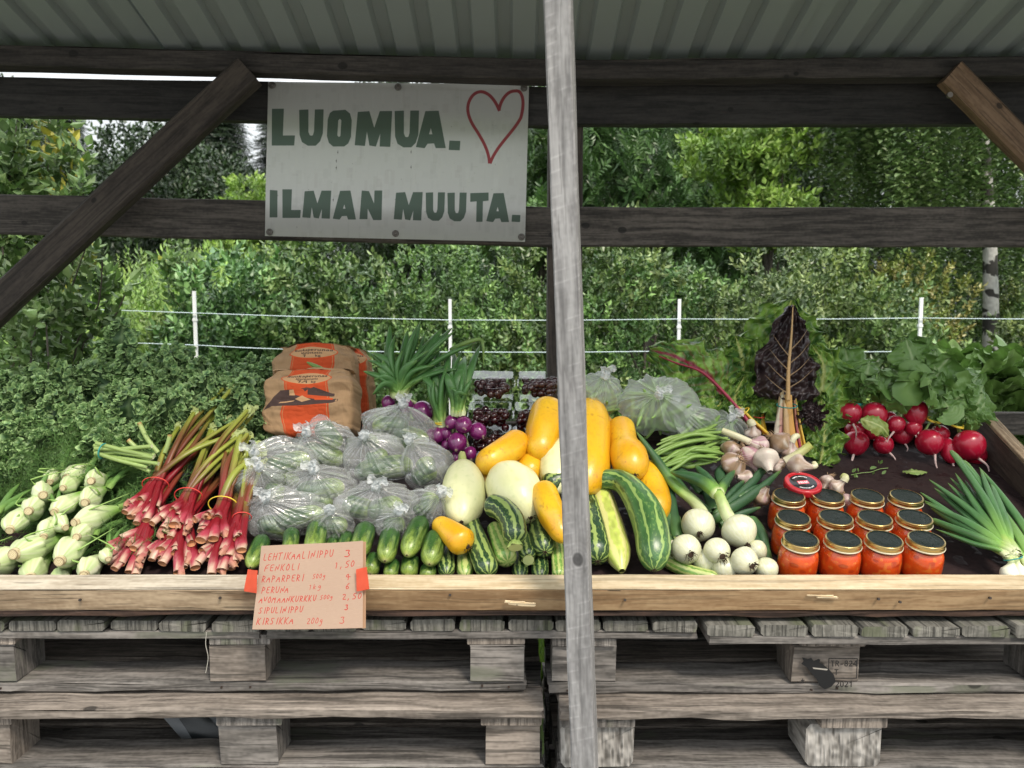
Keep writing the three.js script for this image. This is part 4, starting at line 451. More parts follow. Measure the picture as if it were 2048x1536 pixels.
// ---------- white onions with green tops ----------
{
  const on = (px, py, r, ax, label, o = {}) => { const D = o.D ?? DP(py) + (o.dd ?? 0), c = at(px, py, D), k = r * mpp(py, D), a = ax.clone().normalize(), t = new Thing('white_onion', label, 'onion', c.clone().add(V(0, -k, 0)), 'white onions heaped between zucchini and jars');
    t.part('bulb', sweep([c.clone().addScaledVector(a, -k * 1.05), c, c.clone().addScaledVector(a, k * .92)], (x) => k * pow(max(0, sin(PI * pow(x, .92))), .55), { ns: 24, nr: 28, mod: (th, x) => 1 + (.012 * sin(th * 5) + .06 * n3(cos(th) * .9 + px, sin(th) * .9, x * 1.6)) * sin(PI * x) }), SM.onion);
    t.part('root_tuft', tuft(c.clone().addScaledVector(a, k * .9), a, k * (o.rt ?? .24), 26, k * .3), brown); for (const n of o.neck ?? []) t.part(n.n ?? 'stalk', LEEK.tube(n.p.map(([x, y, d]) => at(x, y, D + (d ?? 0))), n.r * mpp(py, D), { white: n.w ?? .35, ...n.o, sq: n.sq ?? .9 }), VM.green, n.l); return t; };
  const F0 = V(-.1, -.25, 1);
  on(1397, 1052, 34.5, V(-.15, -.2, 1), 'large white onion, upper left of the heap, brown root facing out', { dd: .02, rt: .15, neck: [{ p: [[1409, 1030, .03], [1385, 1000, .08], [1352, 972, .11], [1310, 915, .16], [1272, 862, .2]], r: 13, w: .32, n: 'stalk' }] });
  on(1480, 1064, 34.5, V(.22, -.55, .8), 'large white onion with a thick upright green neck, right of the heap', { dd: .0, rt: .16, neck: [{ p: [[1464, 1046, .015], [1452, 1025, .03], [1442, 1000, .05], [1434, 982, .07]], r: 14, w: .9, o: { tip: 'cut' }, sq: .95 }, { p: [[1436, 990, .065], [1400, 962, .1], [1340, 944, .14]], r: 14, w: .1, n: 'leaf' }, { p: [[1436, 988, .07], [1415, 958, .12], [1390, 930, .16]], r: 13, w: .1, n: 'leaf' }, { p: [[1438, 988, .07], [1448, 968, .12], [1470, 940, .17]], r: 12, w: .1, n: 'leaf' }] });
  on(1373, 1099, 30, V(.1, -.1, 1), 'white onion at the left of the heap with a large brown root', { dd: -.01, rt: .34 }); on(1435, 1103, 27, V(.15, -.12, 1), 'white onion in the middle of the heap with a dark root', { dd: -.015, rt: .4 }); on(1491, 1123, 28.5, V(.25, -.05, 1), 'yellowish white onion low in the heap, root slanting right', { dd: -.02, rt: .32 });
  on(1450, 1141, 27, V(0, -.8, .5), 'white onion at the rail, bottom middle of the heap', { dd: .02 }); on(1534, 1140, 24, V(.3, -.8, .4), 'small white onion at the rail beside the nearest jar', { dd: .0 }); on(1515, 1102, 21, V(.5, -.6, .3), 'small yellowish onion tucked behind, close to the jars', { dd: .02 }); on(1411, 1124, 25, V(-.1, -.8, .5), 'white onion half hidden low between two front onions', { dd: .025 }); on(1345, 1101, 20, V(-.3, -.6, .5), 'small white onion half hidden beside the big striped zucchini', { dd: .04 });
  // loose green leaves of the onions
  const gl = new Thing('onion_greens', 'bundle of thick dark green onion leaves behind the white onions', 'onion leaves', pp(1440, 1060));
  for (const [p, r, o] of [[[[1426, 1040], [1459, 1020], [1513, 984], [1563, 940]], 13, {}], [[[1428, 1036], [1462, 1006], [1500, 970], [1537, 926]], 14, { tip: 'cut', tc: [.4, .42, .06] }], [[[1440, 1052], [1480, 1030], [1522, 1014]], 9, {}], [[[1500, 1036], [1522, 1066], [1530, 1118]], 12, {}], [[[1535, 1120], [1522, 1070], [1496, 1030]], 10, {}], [[[1355, 1075], [1346, 1030], [1338, 985], [1310, 930]], 13, { tip: 'cut' }], [[[1420, 1030], [1395, 1005], [1365, 985], [1330, 975]], 10, {}], [[[1428, 1020], [1416, 990], [1400, 962]], 11, {}], [[[1445, 1010], [1470, 980], [1490, 960]], 11, {}], [[[1380, 1000], [1350, 960], [1300, 900], [1278, 880]], 12, {}], [[[1405, 985], [1380, 955], [1340, 930]], 12, {}], [[[1450, 975], [1440, 950], [1450, 925]], 12, {}], [[[1478, 1000], [1500, 985], [1530, 968]], 11, {}], [[[1500, 1060], [1515, 1090], [1520, 1130]], 11, {}], [[[1340, 1030], [1330, 1060], [1345, 1085]], 10, {}]]) gl.part('leaf', LEEK.tube(p.map(([x, y]) => pp(x, y, .05)), r * mpp(1000, 1.7), { c0: [.07, .16, .045], c1: [.03, .085, .035], ...o }), VM.green);
}
// ---------- beans, bagged peas, garlic ----------
{
  for (let i = 0; i < 34; i++) { const k = i / 34, x0 = R(1296, 1345), y0 = mix(948, 885, k) + R(-6, 6), x1 = R(1392, 1462), y1 = y0 - R(2, 44) - (k > .75 ? 12 : 0), dd = .05 + .03 * rnd() - .02; const a = pp(x0, y0, dd), b = pp(x1, y1, dd), m = a.clone().lerp(b, .5).add(V(0, R(-.02, .026), R(0, .014))); solo('green_bean', 'slender fresh green bean in the loose pile under the clear bags', 'green bean', sweep([a, a.clone().lerp(m, .5).add(V(0, R(-.003, .006), 0)), m, b], (t) => .0066 * pow(max(0, sin(PI * clamp(t * .94 + .03))), .4) * (1 + .06 * sin(t * 40)), { ns: 22, nr: 8, sq: .8, col: (th, t) => mulc(mixc([.17, .3, .06], [.3, .42, .12], sst(.0, .08, 1 - t) > .99 ? .1 + .5 * k * rnd() : .9), .9 + .15 * n3(t * 8, th, i)) }), VM.green, 'loose green beans'); }
  const gar = (px, py, r, sx, sy, l, o = {}) => { const D = DP(py) + (o.dd ?? .03), c = at(px, py, D), k = 1.14 * r * mpp(py, D), a = V(sx, sy, o.z ?? .3).normalize(), t = new Thing('garlic_bulb', l, 'garlic', c.clone().add(V(0, -k, 0)), 'fresh garlic bulbs'), e = c.clone().addScaledVector(a, k * 1.35), s = rnd() * 50, tint = o.tint ?? .5;
    t.part('bulb', sweep([c.clone().addScaledVector(a, -k * .85), c, e], (x) => k * (x < .62 ? pow(sin(PI * clamp(x / .62) * .5 + .0), .6) * (x < .35 ? 1 : 1 - .35 * pow((x - .35) / .27, 2)) : mix(.65, .2, pow((x - .62) / .38, .5))), { ns: 22, nr: 30, mod: (th, x) => 1 + .09 * pow(abs(cos(th * 3.5 + s)), .6) * sin(PI * x), col: (th, x) => { const st = n3(th * 6, x * 1.5, s), b = n3(th * 3, x * 5, s + 4); return mulc(mixc(mixc([.56, .5, .43], [.33, .12, .2], clamp(tint * (.45 + st))), [.26, .17, .1], clamp((o.dirt ?? .35) * (1 + 2 * b))), .95); } }), VM.soft);
    t.part('root_tuft', tuft(c.clone().addScaledVector(a, -k * .83), a.clone().negate(), k * .4, 30, k * .5), o.rootM ?? std({ color: lin(.3, .2, .12), roughness: 1 }));
    if (o.st) { const [ex, ey, rr, c0] = o.st, q = at(ex, ey, D + (o.sd ?? .0)); t.part('stalk', sweep([e.clone().addScaledVector(a, -k * .25), e.clone().lerp(q, .4).addScaledVector(a, k * .15), q], (x) => rr * mpp(py, D) * (1.1 - .1 * x), { ns: 12, nr: 10, even: true, mod: (th, x) => 1 + .06 * sin(th * 5), col: (th, x) => mulc(mixc([.62, .58, .42], c0 ?? [.62, .6, .36], x), .9 + .2 * n3(th * 4, x * 3, s)) }), VM.soft); const cap = new THREE.CircleGeometry(rr * mpp(py, D) * .98, 12).applyMatrix4(orient(q.clone().sub(e))).translate(q.x, q.y, q.z); t.part('cut_end', cap, std({ color: lin(.7, .68, .5) })); } };
  gar(1462, 897, 19, -.3, -.6, 'earthy garlic bulb at the upper left of the garlic pile', { dirt: .8 }); gar(1468, 928, 25, -.3, -.5, 'garlic bulb with a bushy brown root at the left of the pile', { dirt: .7, z: -.5 }); gar(1496, 912, 22, .4, -.7, 'purple streaked garlic bulb leaning right in the pile', { tint: 1, dirt: .1, st: [1510, 940, 6] }); gar(1518, 895, 22, -.6, .35, 'whitish purple garlic bulb with a long pale stalk to the left', { tint: .7, st: [1444, 861, 6.5] }); gar(1531, 916, 24, 0, -.6, 'round white garlic bulb in the middle of the pile', { tint: .1, dirt: .05, dd: .01, z: .8 }); gar(1560, 886, 23, .5, -.4, 'brown skinned garlic bulb at the top of the pile', { dirt: 1 }); gar(1592, 929, 21, .8, -.1, 'pale purple garlic bulb with a cream stalk at the right of the pile', { st: [1628, 926, 5] }); gar(1492, 958, 17, -.6, .2, 'small garlic bulb behind the crossing onion leaf', { dd: .06 }); gar(1521, 994, 19, .2, .5, 'dark dusty garlic bulb under the onion leaves', { dirt: .9, dd: .07 }); gar(1548, 930, 18, .8, .35, 'garlic bulb with a thick yellow green stalk crossing upwards', { dd: .05, st: [1622, 889, 8, [.42, .45, .1]], sd: -.02 }); gar(1505, 868, 15, -.1, .9, 'small garlic bulb behind with an upright white stalk', { dd: .06, st: [1499, 846, 7] }); gar(1580, 905, 18, 0, .9, 'garlic bulb with a short upright white stalk near the chard stems', { dd: .05, st: [1595, 872, 6] });
  gar(1655, 963, 15, -.4, -.5, 'garlic bulb right of the red lid, farther back', { dd: .04 }); gar(1672, 974, 15, .5, .55, 'garlic bulb with a stub of green stalk right of the red lid', { dd: .03, st: [1686, 952, 7, [.42, .45, .14]] }); gar(1694, 999, 13, .2, -.4, 'small purple garlic bulb between two back row jar lids', { tint: 1, dirt: 0, dd: .05 });
}
// ---------- zucchini, squash, cucumbers ----------
{
  const Gc = { c: 'loose cucumbers along the rail', z: 'striped zucchini', y: 'yellow squash', s: 'cream squash' };
  const bodyOf = (pts, prof, o) => sweep(pts, prof, { ns: 34, nr: 24, ...o });
  const end = (t, p, dir, r, mat, kind) => { const a = dir.clone().normalize(); if (kind === 'star') t.part('stem_end', sweep([p.clone().addScaledVector(a, -r * .6), p.clone().addScaledVector(a, r * .7)], (x) => r * mix(.55, 1, x), { ns: 6, nr: 30, even: true, mod: (th, x) => 1 + .22 * x * cos(th * 5), col: (th, x) => mulc(mixc([.2, .32, .06], [.38, .48, .14], x), 1) }).toNonIndexed(), VM.soft), t.part('cut_face', new THREE.CircleGeometry(r * .95, 16).applyMatrix4(orient(a)).translate(p.x + a.x * r * .7, p.y + a.y * r * .7, p.z + a.z * r * .7), std({ color: lin(.5, .56, .22) })); else t.part('blossom_scar', tuft(p, a, r, 12, r * .7), brown); };
  // name, label, category, points [x, y, extra depth], radius px, profile, material, opts
  const veg = (n, l, c, pts, r, prof, m, o = {}) => { const P = pts.map(([x, y, d]) => pp(x, y, (d ?? 0) + (o.dd ?? 0))), mid = P[P.length >> 1], k = r * mpp(pts[pts.length >> 1][1], DP(pts[pts.length >> 1][1])), t = new Thing(n, l, c, mid.clone().add(V(0, -k, 0)), o.g), s = rnd() * 9; t.part('skin', bodyOf(P, (x) => k * prof(x), { mod: (th, x) => 1 + (o.rib ?? .02) * cos(th * (o.rn ?? 8) + s) * sin(PI * x) + .025 * n3(cos(th) * 1.2, sin(th) * 1.2, x * 3 + s), ...o.sw }), m); const L = P.length; if (o.e1) end(t, P[L - 1], P[L - 1].clone().sub(P[L - 2]), k * (o.r1 ?? .35), m, o.e1); if (o.e0) end(t, P[0], P[0].clone().sub(P[1]), k * (o.r0 ?? .35), m, o.e0); return t; };
  const club = (a, b, e = .12) => (x) => mix(a, b, sst(.1, .85, x)) * round(e)(x), caps = (e = .18) => round(e), pear = (neck) => (x) => (x < .42 ? mix(neck, neck * .96, x / .42) : mix(neck * .96, 1, sst(.42, .68, x))) * sqrt(max(0, 1 - pow(max(0, (x < .15 ? (.15 - x) / .15 : x > .7 ? (x - .7) / .3 : 0)), 2.2)));
  const cu = (px, py, w, h, l, o = {}) => { const D = DP(py) + (o.dd ?? 0), k = w / 2 * mpp(py, D), c = at(px, py, D), L = (h - w) * mpp(py, D) / sin(39 * PI / 180), a = V(o.sx ?? 0, -sin(.38), cos(.38)).normalize(), t = new Thing('cucumber', l, 'cucumber', c.clone().add(V(0, -k, 0)), Gc.c), p = c.clone().addScaledVector(a, -L / 2 - k * .9), q = c.clone().addScaledVector(a, L / 2 + k * .9); t.part('skin', sweep([p, c.clone().add(V(0, R(0, .004), 0)), q], (x) => k * round(.3)(x) * (1 - .08 * x), { ns: 30, nr: 26, mod: (th, x) => 1 + .02 * cos(th * 6 + px), tw: .2 }), SM.cuc[RI(0, 2)]); t.part('blossom_scar', new THREE.SphereGeometry(.0022, 8, 6).translate(q.x - a.x * .0006, q.y - a.y * .0006, q.z - a.z * .0006), brown); };
  cu(515, 1103, 37, 76, 'yellow green cucumber left of the price list'); cu(582, 1084, 34, 66, 'warty green cucumber behind the top edge of the price list, second from left', { sx: .2 }); cu(632, 1078, 44, 84, 'thick cucumber behind the price list below the bags', { sx: .1 }); cu(664, 1092, 28, 50, 'dark cucumber with a yellow tip just above the price list', { dd: .03 }); cu(690, 1090, 30, 60, 'dark cucumber behind the upper right corner of the price list', { dd: .02 }); cu(726, 1078, 44, 78, 'plump cucumber beside the right edge of the price list'); cu(777, 1090, 43, 80, 'plump cucumber with a pale tip, second right of the price list'); cu(830, 1073, 44, 93, 'long cucumber leaning right, highest of the loose row', { sx: -.16 }); cu(867, 1097, 46, 80, 'fat cucumber beside the small yellow squash', { sx: -.08 });
  cu(745, 1130, 36, 50, 'dark cucumber in the lower layer, right of the price list tape', { dd: .03 }); cu(783, 1139, 32, 46, 'yellow green cucumber in the lower layer at the rail', { dd: .03 }); cu(820, 1133, 38, 52, 'bright green cucumber in the lower layer under the leaning one', { dd: .03 }); cu(856, 1146, 34, 40, 'dark cucumber in the lower layer under the fat one', { dd: .03 });
  const Z = 'zucchini', Y = 'squash', zo = { g: Gc.z }, yo = { g: Gc.y };
  veg('zucchini', 'dark striped zucchini curving down to the rail right of the small yellow squash', Z, [[938, 1032, .06], [948, 1062, .02], [960, 1100, 0], [978, 1150, -.01]], 23, club(.75, 1, .1), SM.zd, { ...zo, rib: .05, e0: 'scar', r0: .25 });
  veg('zucchini', 'bent striped zucchini with a star shaped stem lying on the cream squash', Z, [[976, 1008, -.05], [1004, 1018, -.07], [1026, 1045, -.08], [1030, 1086, -.07]], 23, caps(.14), SM.zd, { ...zo, rib: .05, e1: 'star', r1: .62 }); veg('zucchini', 'pale ribbed zucchini with a blossom end in the middle of the row', Z, [[986, 1050, .03], [1000, 1085, .01], [1016, 1124, -.01]], 21, club(.75, 1), SM.zl, { ...zo, rib: .08, e0: 'scar', r0: .25 }); veg('zucchini', 'short dark zucchini with a star stem just right of the pale ribbed one', Z, [[1046, 1070, .05], [1052, 1095, .02], [1056, 1116, 0]], 17, caps(), SM.zd, { ...zo, rib: .06, e1: 'star', r1: .7 });
  veg('zucchini', 'dark rounded zucchini with narrow stripes left of the yellow front squash', Z, [[1072, 1040, .05], [1080, 1070, .02], [1090, 1104, -.01]], 23, club(.8, 1, .2), SM.zd, { ...zo, rib: .05, e1: 'scar', r1: .2 }); veg('zucchini', 'green stem end of a zucchini close to the post at the rail', Z, [[1112, 1085, .05], [1116, 1120, .02], [1118, 1155, 0]], 14, caps(.1), SM.zl, { ...zo, rib: .1, rn: 5 });
  for (const [x, y, r, m, l] of [[892, 1134, 18, 'zd', 'dark spiky striped zucchini end below the small yellow squash'], [930, 1138, 17, 'zl', 'yellow green striped zucchini end at the rail'], [1040, 1142, 16, 'zd', 'dark zucchini end in the lowest layer under the pale ribbed one'], [1080, 1142, 18, 'zd', 'dark zucchini end in the lowest layer left of the post']]) veg('zucchini', l, Z, [[x - 2, y - 34, .08], [x, y - 10, .04], [x + 1, y + 16, .02]], r, caps(.25), SM[m], { ...zo, rib: .06, e1: m === 'zd' ? 'scar' : undefined, r1: .25 });
  veg('zucchini', 'large bent striped zucchini, the longest one, right of the front post', Z, [[1192, 958, .0], [1240, 962, -.02], [1282, 1005, -.04], [1304, 1065, -.04], [1308, 1140, -.03]], 32, (x) => mix(.62, 1, sst(0, .6, x)) * (x < .05 ? .92 : 1) * (x > .8 ? sqrt(max(0, 1 - pow((x - .8) / .2, 2.4))) : 1), SM.zm, { ...zo, rib: .045, e1: 'scar', r1: .14, e0: undefined, sw: { ns: 50, nr: 30 } });
  veg('zucchini', 'dark striped zucchini with a brown tip beside the post', Z, [[1168, 985, .05], [1182, 1040, .02], [1196, 1122, 0]], 29, club(.8, 1, .14), SM.zd, { ...zo, rib: .05, e1: 'scar', r1: .16 }); veg('zucchini', 'pale yellow green zucchini between the dark one and the long one', Z, [[1200, 980, .05], [1220, 1050, .03], [1244, 1142, .0]], 28, (x) => mix(.85, 1, x) * (x > .75 ? mix(1, .2, pow((x - .75) / .25, 1.6)) : 1) * round(.1)(min(x, .5)), SM.zp, { ...zo, rib: .09, rn: 5 }); veg('zucchini', 'thin striped zucchini lying along the rail under the onions', Z, [[1325, 1118, .04], [1370, 1140, .03], [1440, 1158, .02]], 14, caps(), SM.zl, zo); veg('zucchini', 'dark zucchini glimpsed behind the long one near the onions', Z, [[1345, 1030, .08], [1350, 1060, .07], [1350, 1085, .06]], 16, caps(), SM.zd, zo); veg('zucchini', 'dark zucchini mostly behind the post above the yellow front squash', Z, [[1092, 975, .03], [1118, 962, .03], [1150, 970, .03]], 24, caps(), SM.zd, zo);
  veg('yellow_squash', 'small yellow squash with a dark stem end above the dark spiky zucchini', Y, [[872, 1046, .0], [896, 1060, -.02], [936, 1094, -.03]], 28, club(.7, 1, .2), SM.yel, { ...yo, e1: 'scar', r1: .3 });
  veg('yellow_squash', 'yellow squash lying slanted left above the two cream squashes', Y, [[958, 938, .0], [1004, 908, 0], [1048, 878, .02]], 32, (x) => mix(.9, 1, x) * round(.22)(x), SM.yel, yo); veg('yellow_squash', 'upright yellow squash left of the post, highest in the heap', Y, [[1076, 918, .01], [1086, 870, 0], [1100, 806, .02]], 36, (x) => mix(.8, 1, sst(.1, .5, x)) * round(.2)(x), SM.yel, { ...yo, rib: .035, rn: 5 }); veg('yellow_squash', 'yellow squash wedged behind, between slanted and upright ones', Y, [[1050, 960, .05], [1068, 925, .06], [1080, 900, .07]], 30, caps(.3), SM.yel, yo); veg('yellow_squash', 'yellow squash peeping out between the two cream squashes', Y, [[968, 975, .06], [975, 945, .07], [985, 920, .08]], 22, caps(.3), SM.yel, yo);
  veg('yellow_squash', 'slim yellow squash standing in front, half behind the post', Y, [[1084, 972, -.04], [1100, 1020, -.05], [1130, 1084, -.04]], 27, (x) => (x < .6 ? 1 : mix(1, .62, (x - .6) / .4)) * round(.16)(x), SM.yel, yo); veg('yellow_squash', 'biggest yellow squash, upright right of the post', Y, [[1172, 985, -.01], [1178, 900, .0], [1182, 803, .03]], 44, caps(.34), SM.yel, { ...yo, rib: .025, rn: 6 }); veg('yellow_squash', 'pear shaped orange yellow squash with a brown stem spot', Y, [[1240, 846, .03], [1248, 885, 0], [1270, 950, -.03]], 37, pear(.78), SM.yel, { ...yo, e1: 'scar', r1: .16 }); veg('yellow_squash', 'yellow squash behind the long zucchini, under the pear shaped one', Y, [[1272, 925, .06], [1298, 970, .05], [1314, 1042, .04]], 35, caps(.3), SM.yel, yo); veg('yellow_squash', 'yellow squash mostly hidden behind the biggest one', Y, [[1180, 835, .08], [1202, 850, .08], [1222, 880, .08]], 26, caps(.3), SM.yel, yo);
  const s1 = veg('cream_squash', 'cream squash with a green stem, left of the heap', Y, [[926, 925, .02], [927, 980, .02], [924, 1044, -.01]], 46, (x) => pow(max(0, sin(PI * pow(x, .95))), .48), SM.cream, { g: Gc.s, rib: .025, rn: 10, e1: 'scar', r1: .12 }); s1.part('stem', sweep([pp(926, 930, .02), pp(925, 918, .02), pp(924, 908, .03)], (x) => .0085 * (1.25 - .3 * x), { ns: 8, nr: 14, even: true, mod: (th) => 1 + .14 * cos(th * 5), col: (th, x) => mixc([.3, .38, .1], [.5, .52, .22], x) }), VM.soft);
  veg('cream_squash', 'large cream squash in the centre left of the post', Y, [[1000, 940, .02], [1026, 978, .0], [1062, 1036, -.01]], 54, (x) => pow(max(0, sin(PI * pow(x, .95))), .5), SM.cream, { g: Gc.s, rib: .025, rn: 10, e1: 'scar', r1: .14 }); veg('cream_squash', 'cream squash mostly hidden behind the front post', Y, [[1120, 880, .04], [1115, 930, .04], [1112, 985, .03]], 38, (x) => pow(max(0, sin(PI * x)), .5), SM.cream, { g: Gc.s, rib: .025, rn: 10 });
}
// ---------- price list ----------
seed(401);
{
  const D = 1.43, c = [[505, 1258], [726, 1255], [724, 1085], [519, 1095]].map(([x, y]) => at(x, y, D)); c[2].z -= .012; c[3].z -= .012;
  const t = new Thing('price_list', 'cardboard price list handwritten in red, taped to the front rail', 'price list', c[0].clone().lerp(c[1], .5));
  const map = canvasTex(1024, 800, (x, w, h) => {
    x.fillStyle = '#ad9380'; x.fillRect(0, 0, w, h); seed(402); for (let i = 0; i < 2600; i++) { x.fillStyle = `rgba(${rnd() < .5 ? '120,70,45' : '250,215,190'},${R(.02, .07)})`; x.fillRect(R(0, w), R(0, h), R(2, 40), R(1, 5)); }
    // handwriting: strokes in a unit cell
    const G = { A: [[0, 1, .5, 0, .85, 1], [.18, .62, .75, .6]], E: [[.8, .05, .1, 0, .15, .5, .65, .48], [.15, .5, .1, 1, .85, .95]], F: [[.85, 0, .15, .05, .1, 1], [.12, .5, .7, .48]], G: [[.8, .15, .4, 0, .1, .5, .35, 1, .8, .8, .8, .55, .5, .55]], H: [[.15, 0, .1, 1], [.8, 0, .78, 1], [.1, .5, .8, .48]], I: [[.45, 0, .4, 1]], J: [[.7, 0, .6, .9, .2, 1]], K: [[.15, 0, .1, 1], [.8, 0, .12, .55, .85, 1]], L: [[.2, 0, .12, 1, .8, .95]], M: [[.05, 1, .2, 0, .5, .6, .8, 0, .9, 1]], N: [[.1, 1, .15, 0, .75, 1, .85, 0]], O: [[.5, 0, .1, .35, .2, .9, .6, 1, .9, .5, .5, 0]], P: [[.15, 1, .15, 0], [.12, .05, .75, .1, .7, .5, .15, .55]], R: [[.15, 1, .15, 0], [.12, .05, .75, .1, .65, .5, .15, .55, .85, 1]], S: [[.8, .1, .3, 0, .2, .4, .75, .6, .6, 1, .1, .92]], T: [[0, .05, .95, 0], [.5, 0, .42, 1]], U: [[.1, 0, .12, .8, .5, 1, .8, .75, .85, 0]], V: [[.05, 0, .4, 1, .85, 0]], 1: [[.3, .2, .55, 0, .5, 1]], 2: [[.1, .2, .5, 0, .8, .3, .1, 1, .9, .95]], 3: [[.1, .1, .7, 0, .4, .45, .8, .7, .5, 1, .05, .9]], 4: [[.6, 1, .7, 0, .05, .65, .95, .6]], 5: [[.85, 0, .3, .02, .2, .45, .75, .5, .7, .95, .1, 1]], 6: [[.7, 0, .2, .5, .3, 1, .8, .85, .65, .5, .25, .65]], 0: [[.5, 0, .1, .4, .3, 1, .8, .8, .85, .2, .5, 0]], g: [[.8, .4, .3, .35, .25, .75, .75, .7, .82, .4, .75, 1.3, .2, 1.35]], k: [[.2, 0, .15, 1], [.7, .4, .2, .7, .75, 1]], ',': [[.4, .85, .3, 1.2]] };
    x.strokeStyle = '#b3322a'; x.lineCap = x.lineJoin = 'round';
    const wr = (s, x0, y0, cw, ch, lw = 6.5) => { x.lineWidth = lw; let X = x0; for (const l of s) { if (l === ' ') { X += cw * .8; continue; } const g = G[l]; if (g) for (const st of g) { x.beginPath(); const P = []; for (let i = 0; i < st.length; i += 2) P.push([X + st[i] * cw * .8 + (1 - st[i + 1]) * ch * .16 + R(-1.5, 1.5), y0 + st[i + 1] * ch + R(-1.5, 1.5) - (X - x0) * .02]); x.moveTo(...P[0]); for (let i = 1; i < P.length - 1; i++) x.quadraticCurveTo(...P[i], (P[i][0] + P[i + 1][0]) / 2, (P[i][1] + P[i + 1][1]) / 2); x.lineTo(...P[P.length - 1]); x.stroke(); } X += cw * (l === 'I' ? .72 : l === 'M' ? 1.2 : 1) * R(.94, 1.06); } };
    wr('LEHTIKAALINIPPU', 28, 78, 50, 66); wr('3', 842, 74, 80, 66, 8); wr('FENKOLI', 52, 186, 52, 60); wr('1,50', 742, 180, 52, 58); wr('RAPARPERI', 36, 290, 48, 62); wr('500g', 536, 286, 32, 42, 5); wr('4', 846, 284, 68, 66); wr('PERUNA', 46, 398, 46, 58); wr('1kg', 500, 380, 44, 46, 5); wr('6', 850, 384, 60, 52); wr('AVOMAANKURKKU', 34, 492, 42, 56); wr('500g', 616, 486, 32, 40, 5); wr('2,50', 824, 480, 50, 54); wr('SIPULINIPPU', 40, 590, 42, 58); wr('3', 852, 580, 44, 52, 8); wr('KIRSIKKA', 32, 692, 48, 62); wr('200g', 502, 696, 40, 56, 5); wr('3', 806, 690, 70, 66, 6);
  });
  const g = surf(10, 8, (u, v) => { const p = c[0].clone().lerp(c[1], u).lerp(c[3].clone().lerp(c[2], u), v); p.z += .003 * sin(u * 3.1) + .0012 * n3(u * 4, v * 4, 2) + .001; return p; }); t.part('card', g, std({ map, roughness: .9 }));
  const cb = c.map((p) => p.clone().add(V(.0045, -.003, -.004))); t.part('backing_card', surf(4, 4, (u, v) => cb[0].clone().lerp(cb[1], u).lerp(cb[3].clone().lerp(cb[2], u), v)), std({ color: lin(.42, .25, .15), roughness: .9 }));
  for (const [i, q] of [[0, [[486, 1184], [513, 1187], [515, 1141], [494, 1140]]], [1, [[713, 1183], [738, 1180], [733, 1135], [712, 1139]]]]) { const w = q.map(([a, b]) => at(a, b, D - .0035)); t.part('tape', surf(6, 6, (u, v) => { const p = w[0].clone().lerp(w[1], u).lerp(w[3].clone().lerp(w[2], u), v); p.z += .0012 * n3(u * 5, v * 5, i) - .004 * abs(i ? u : 1 - u); return p; }), phy({ color: lin(.66, .09, .04), roughness: .4, transmission: .2, thickness: 0 }), 'orange red tape'); }
}
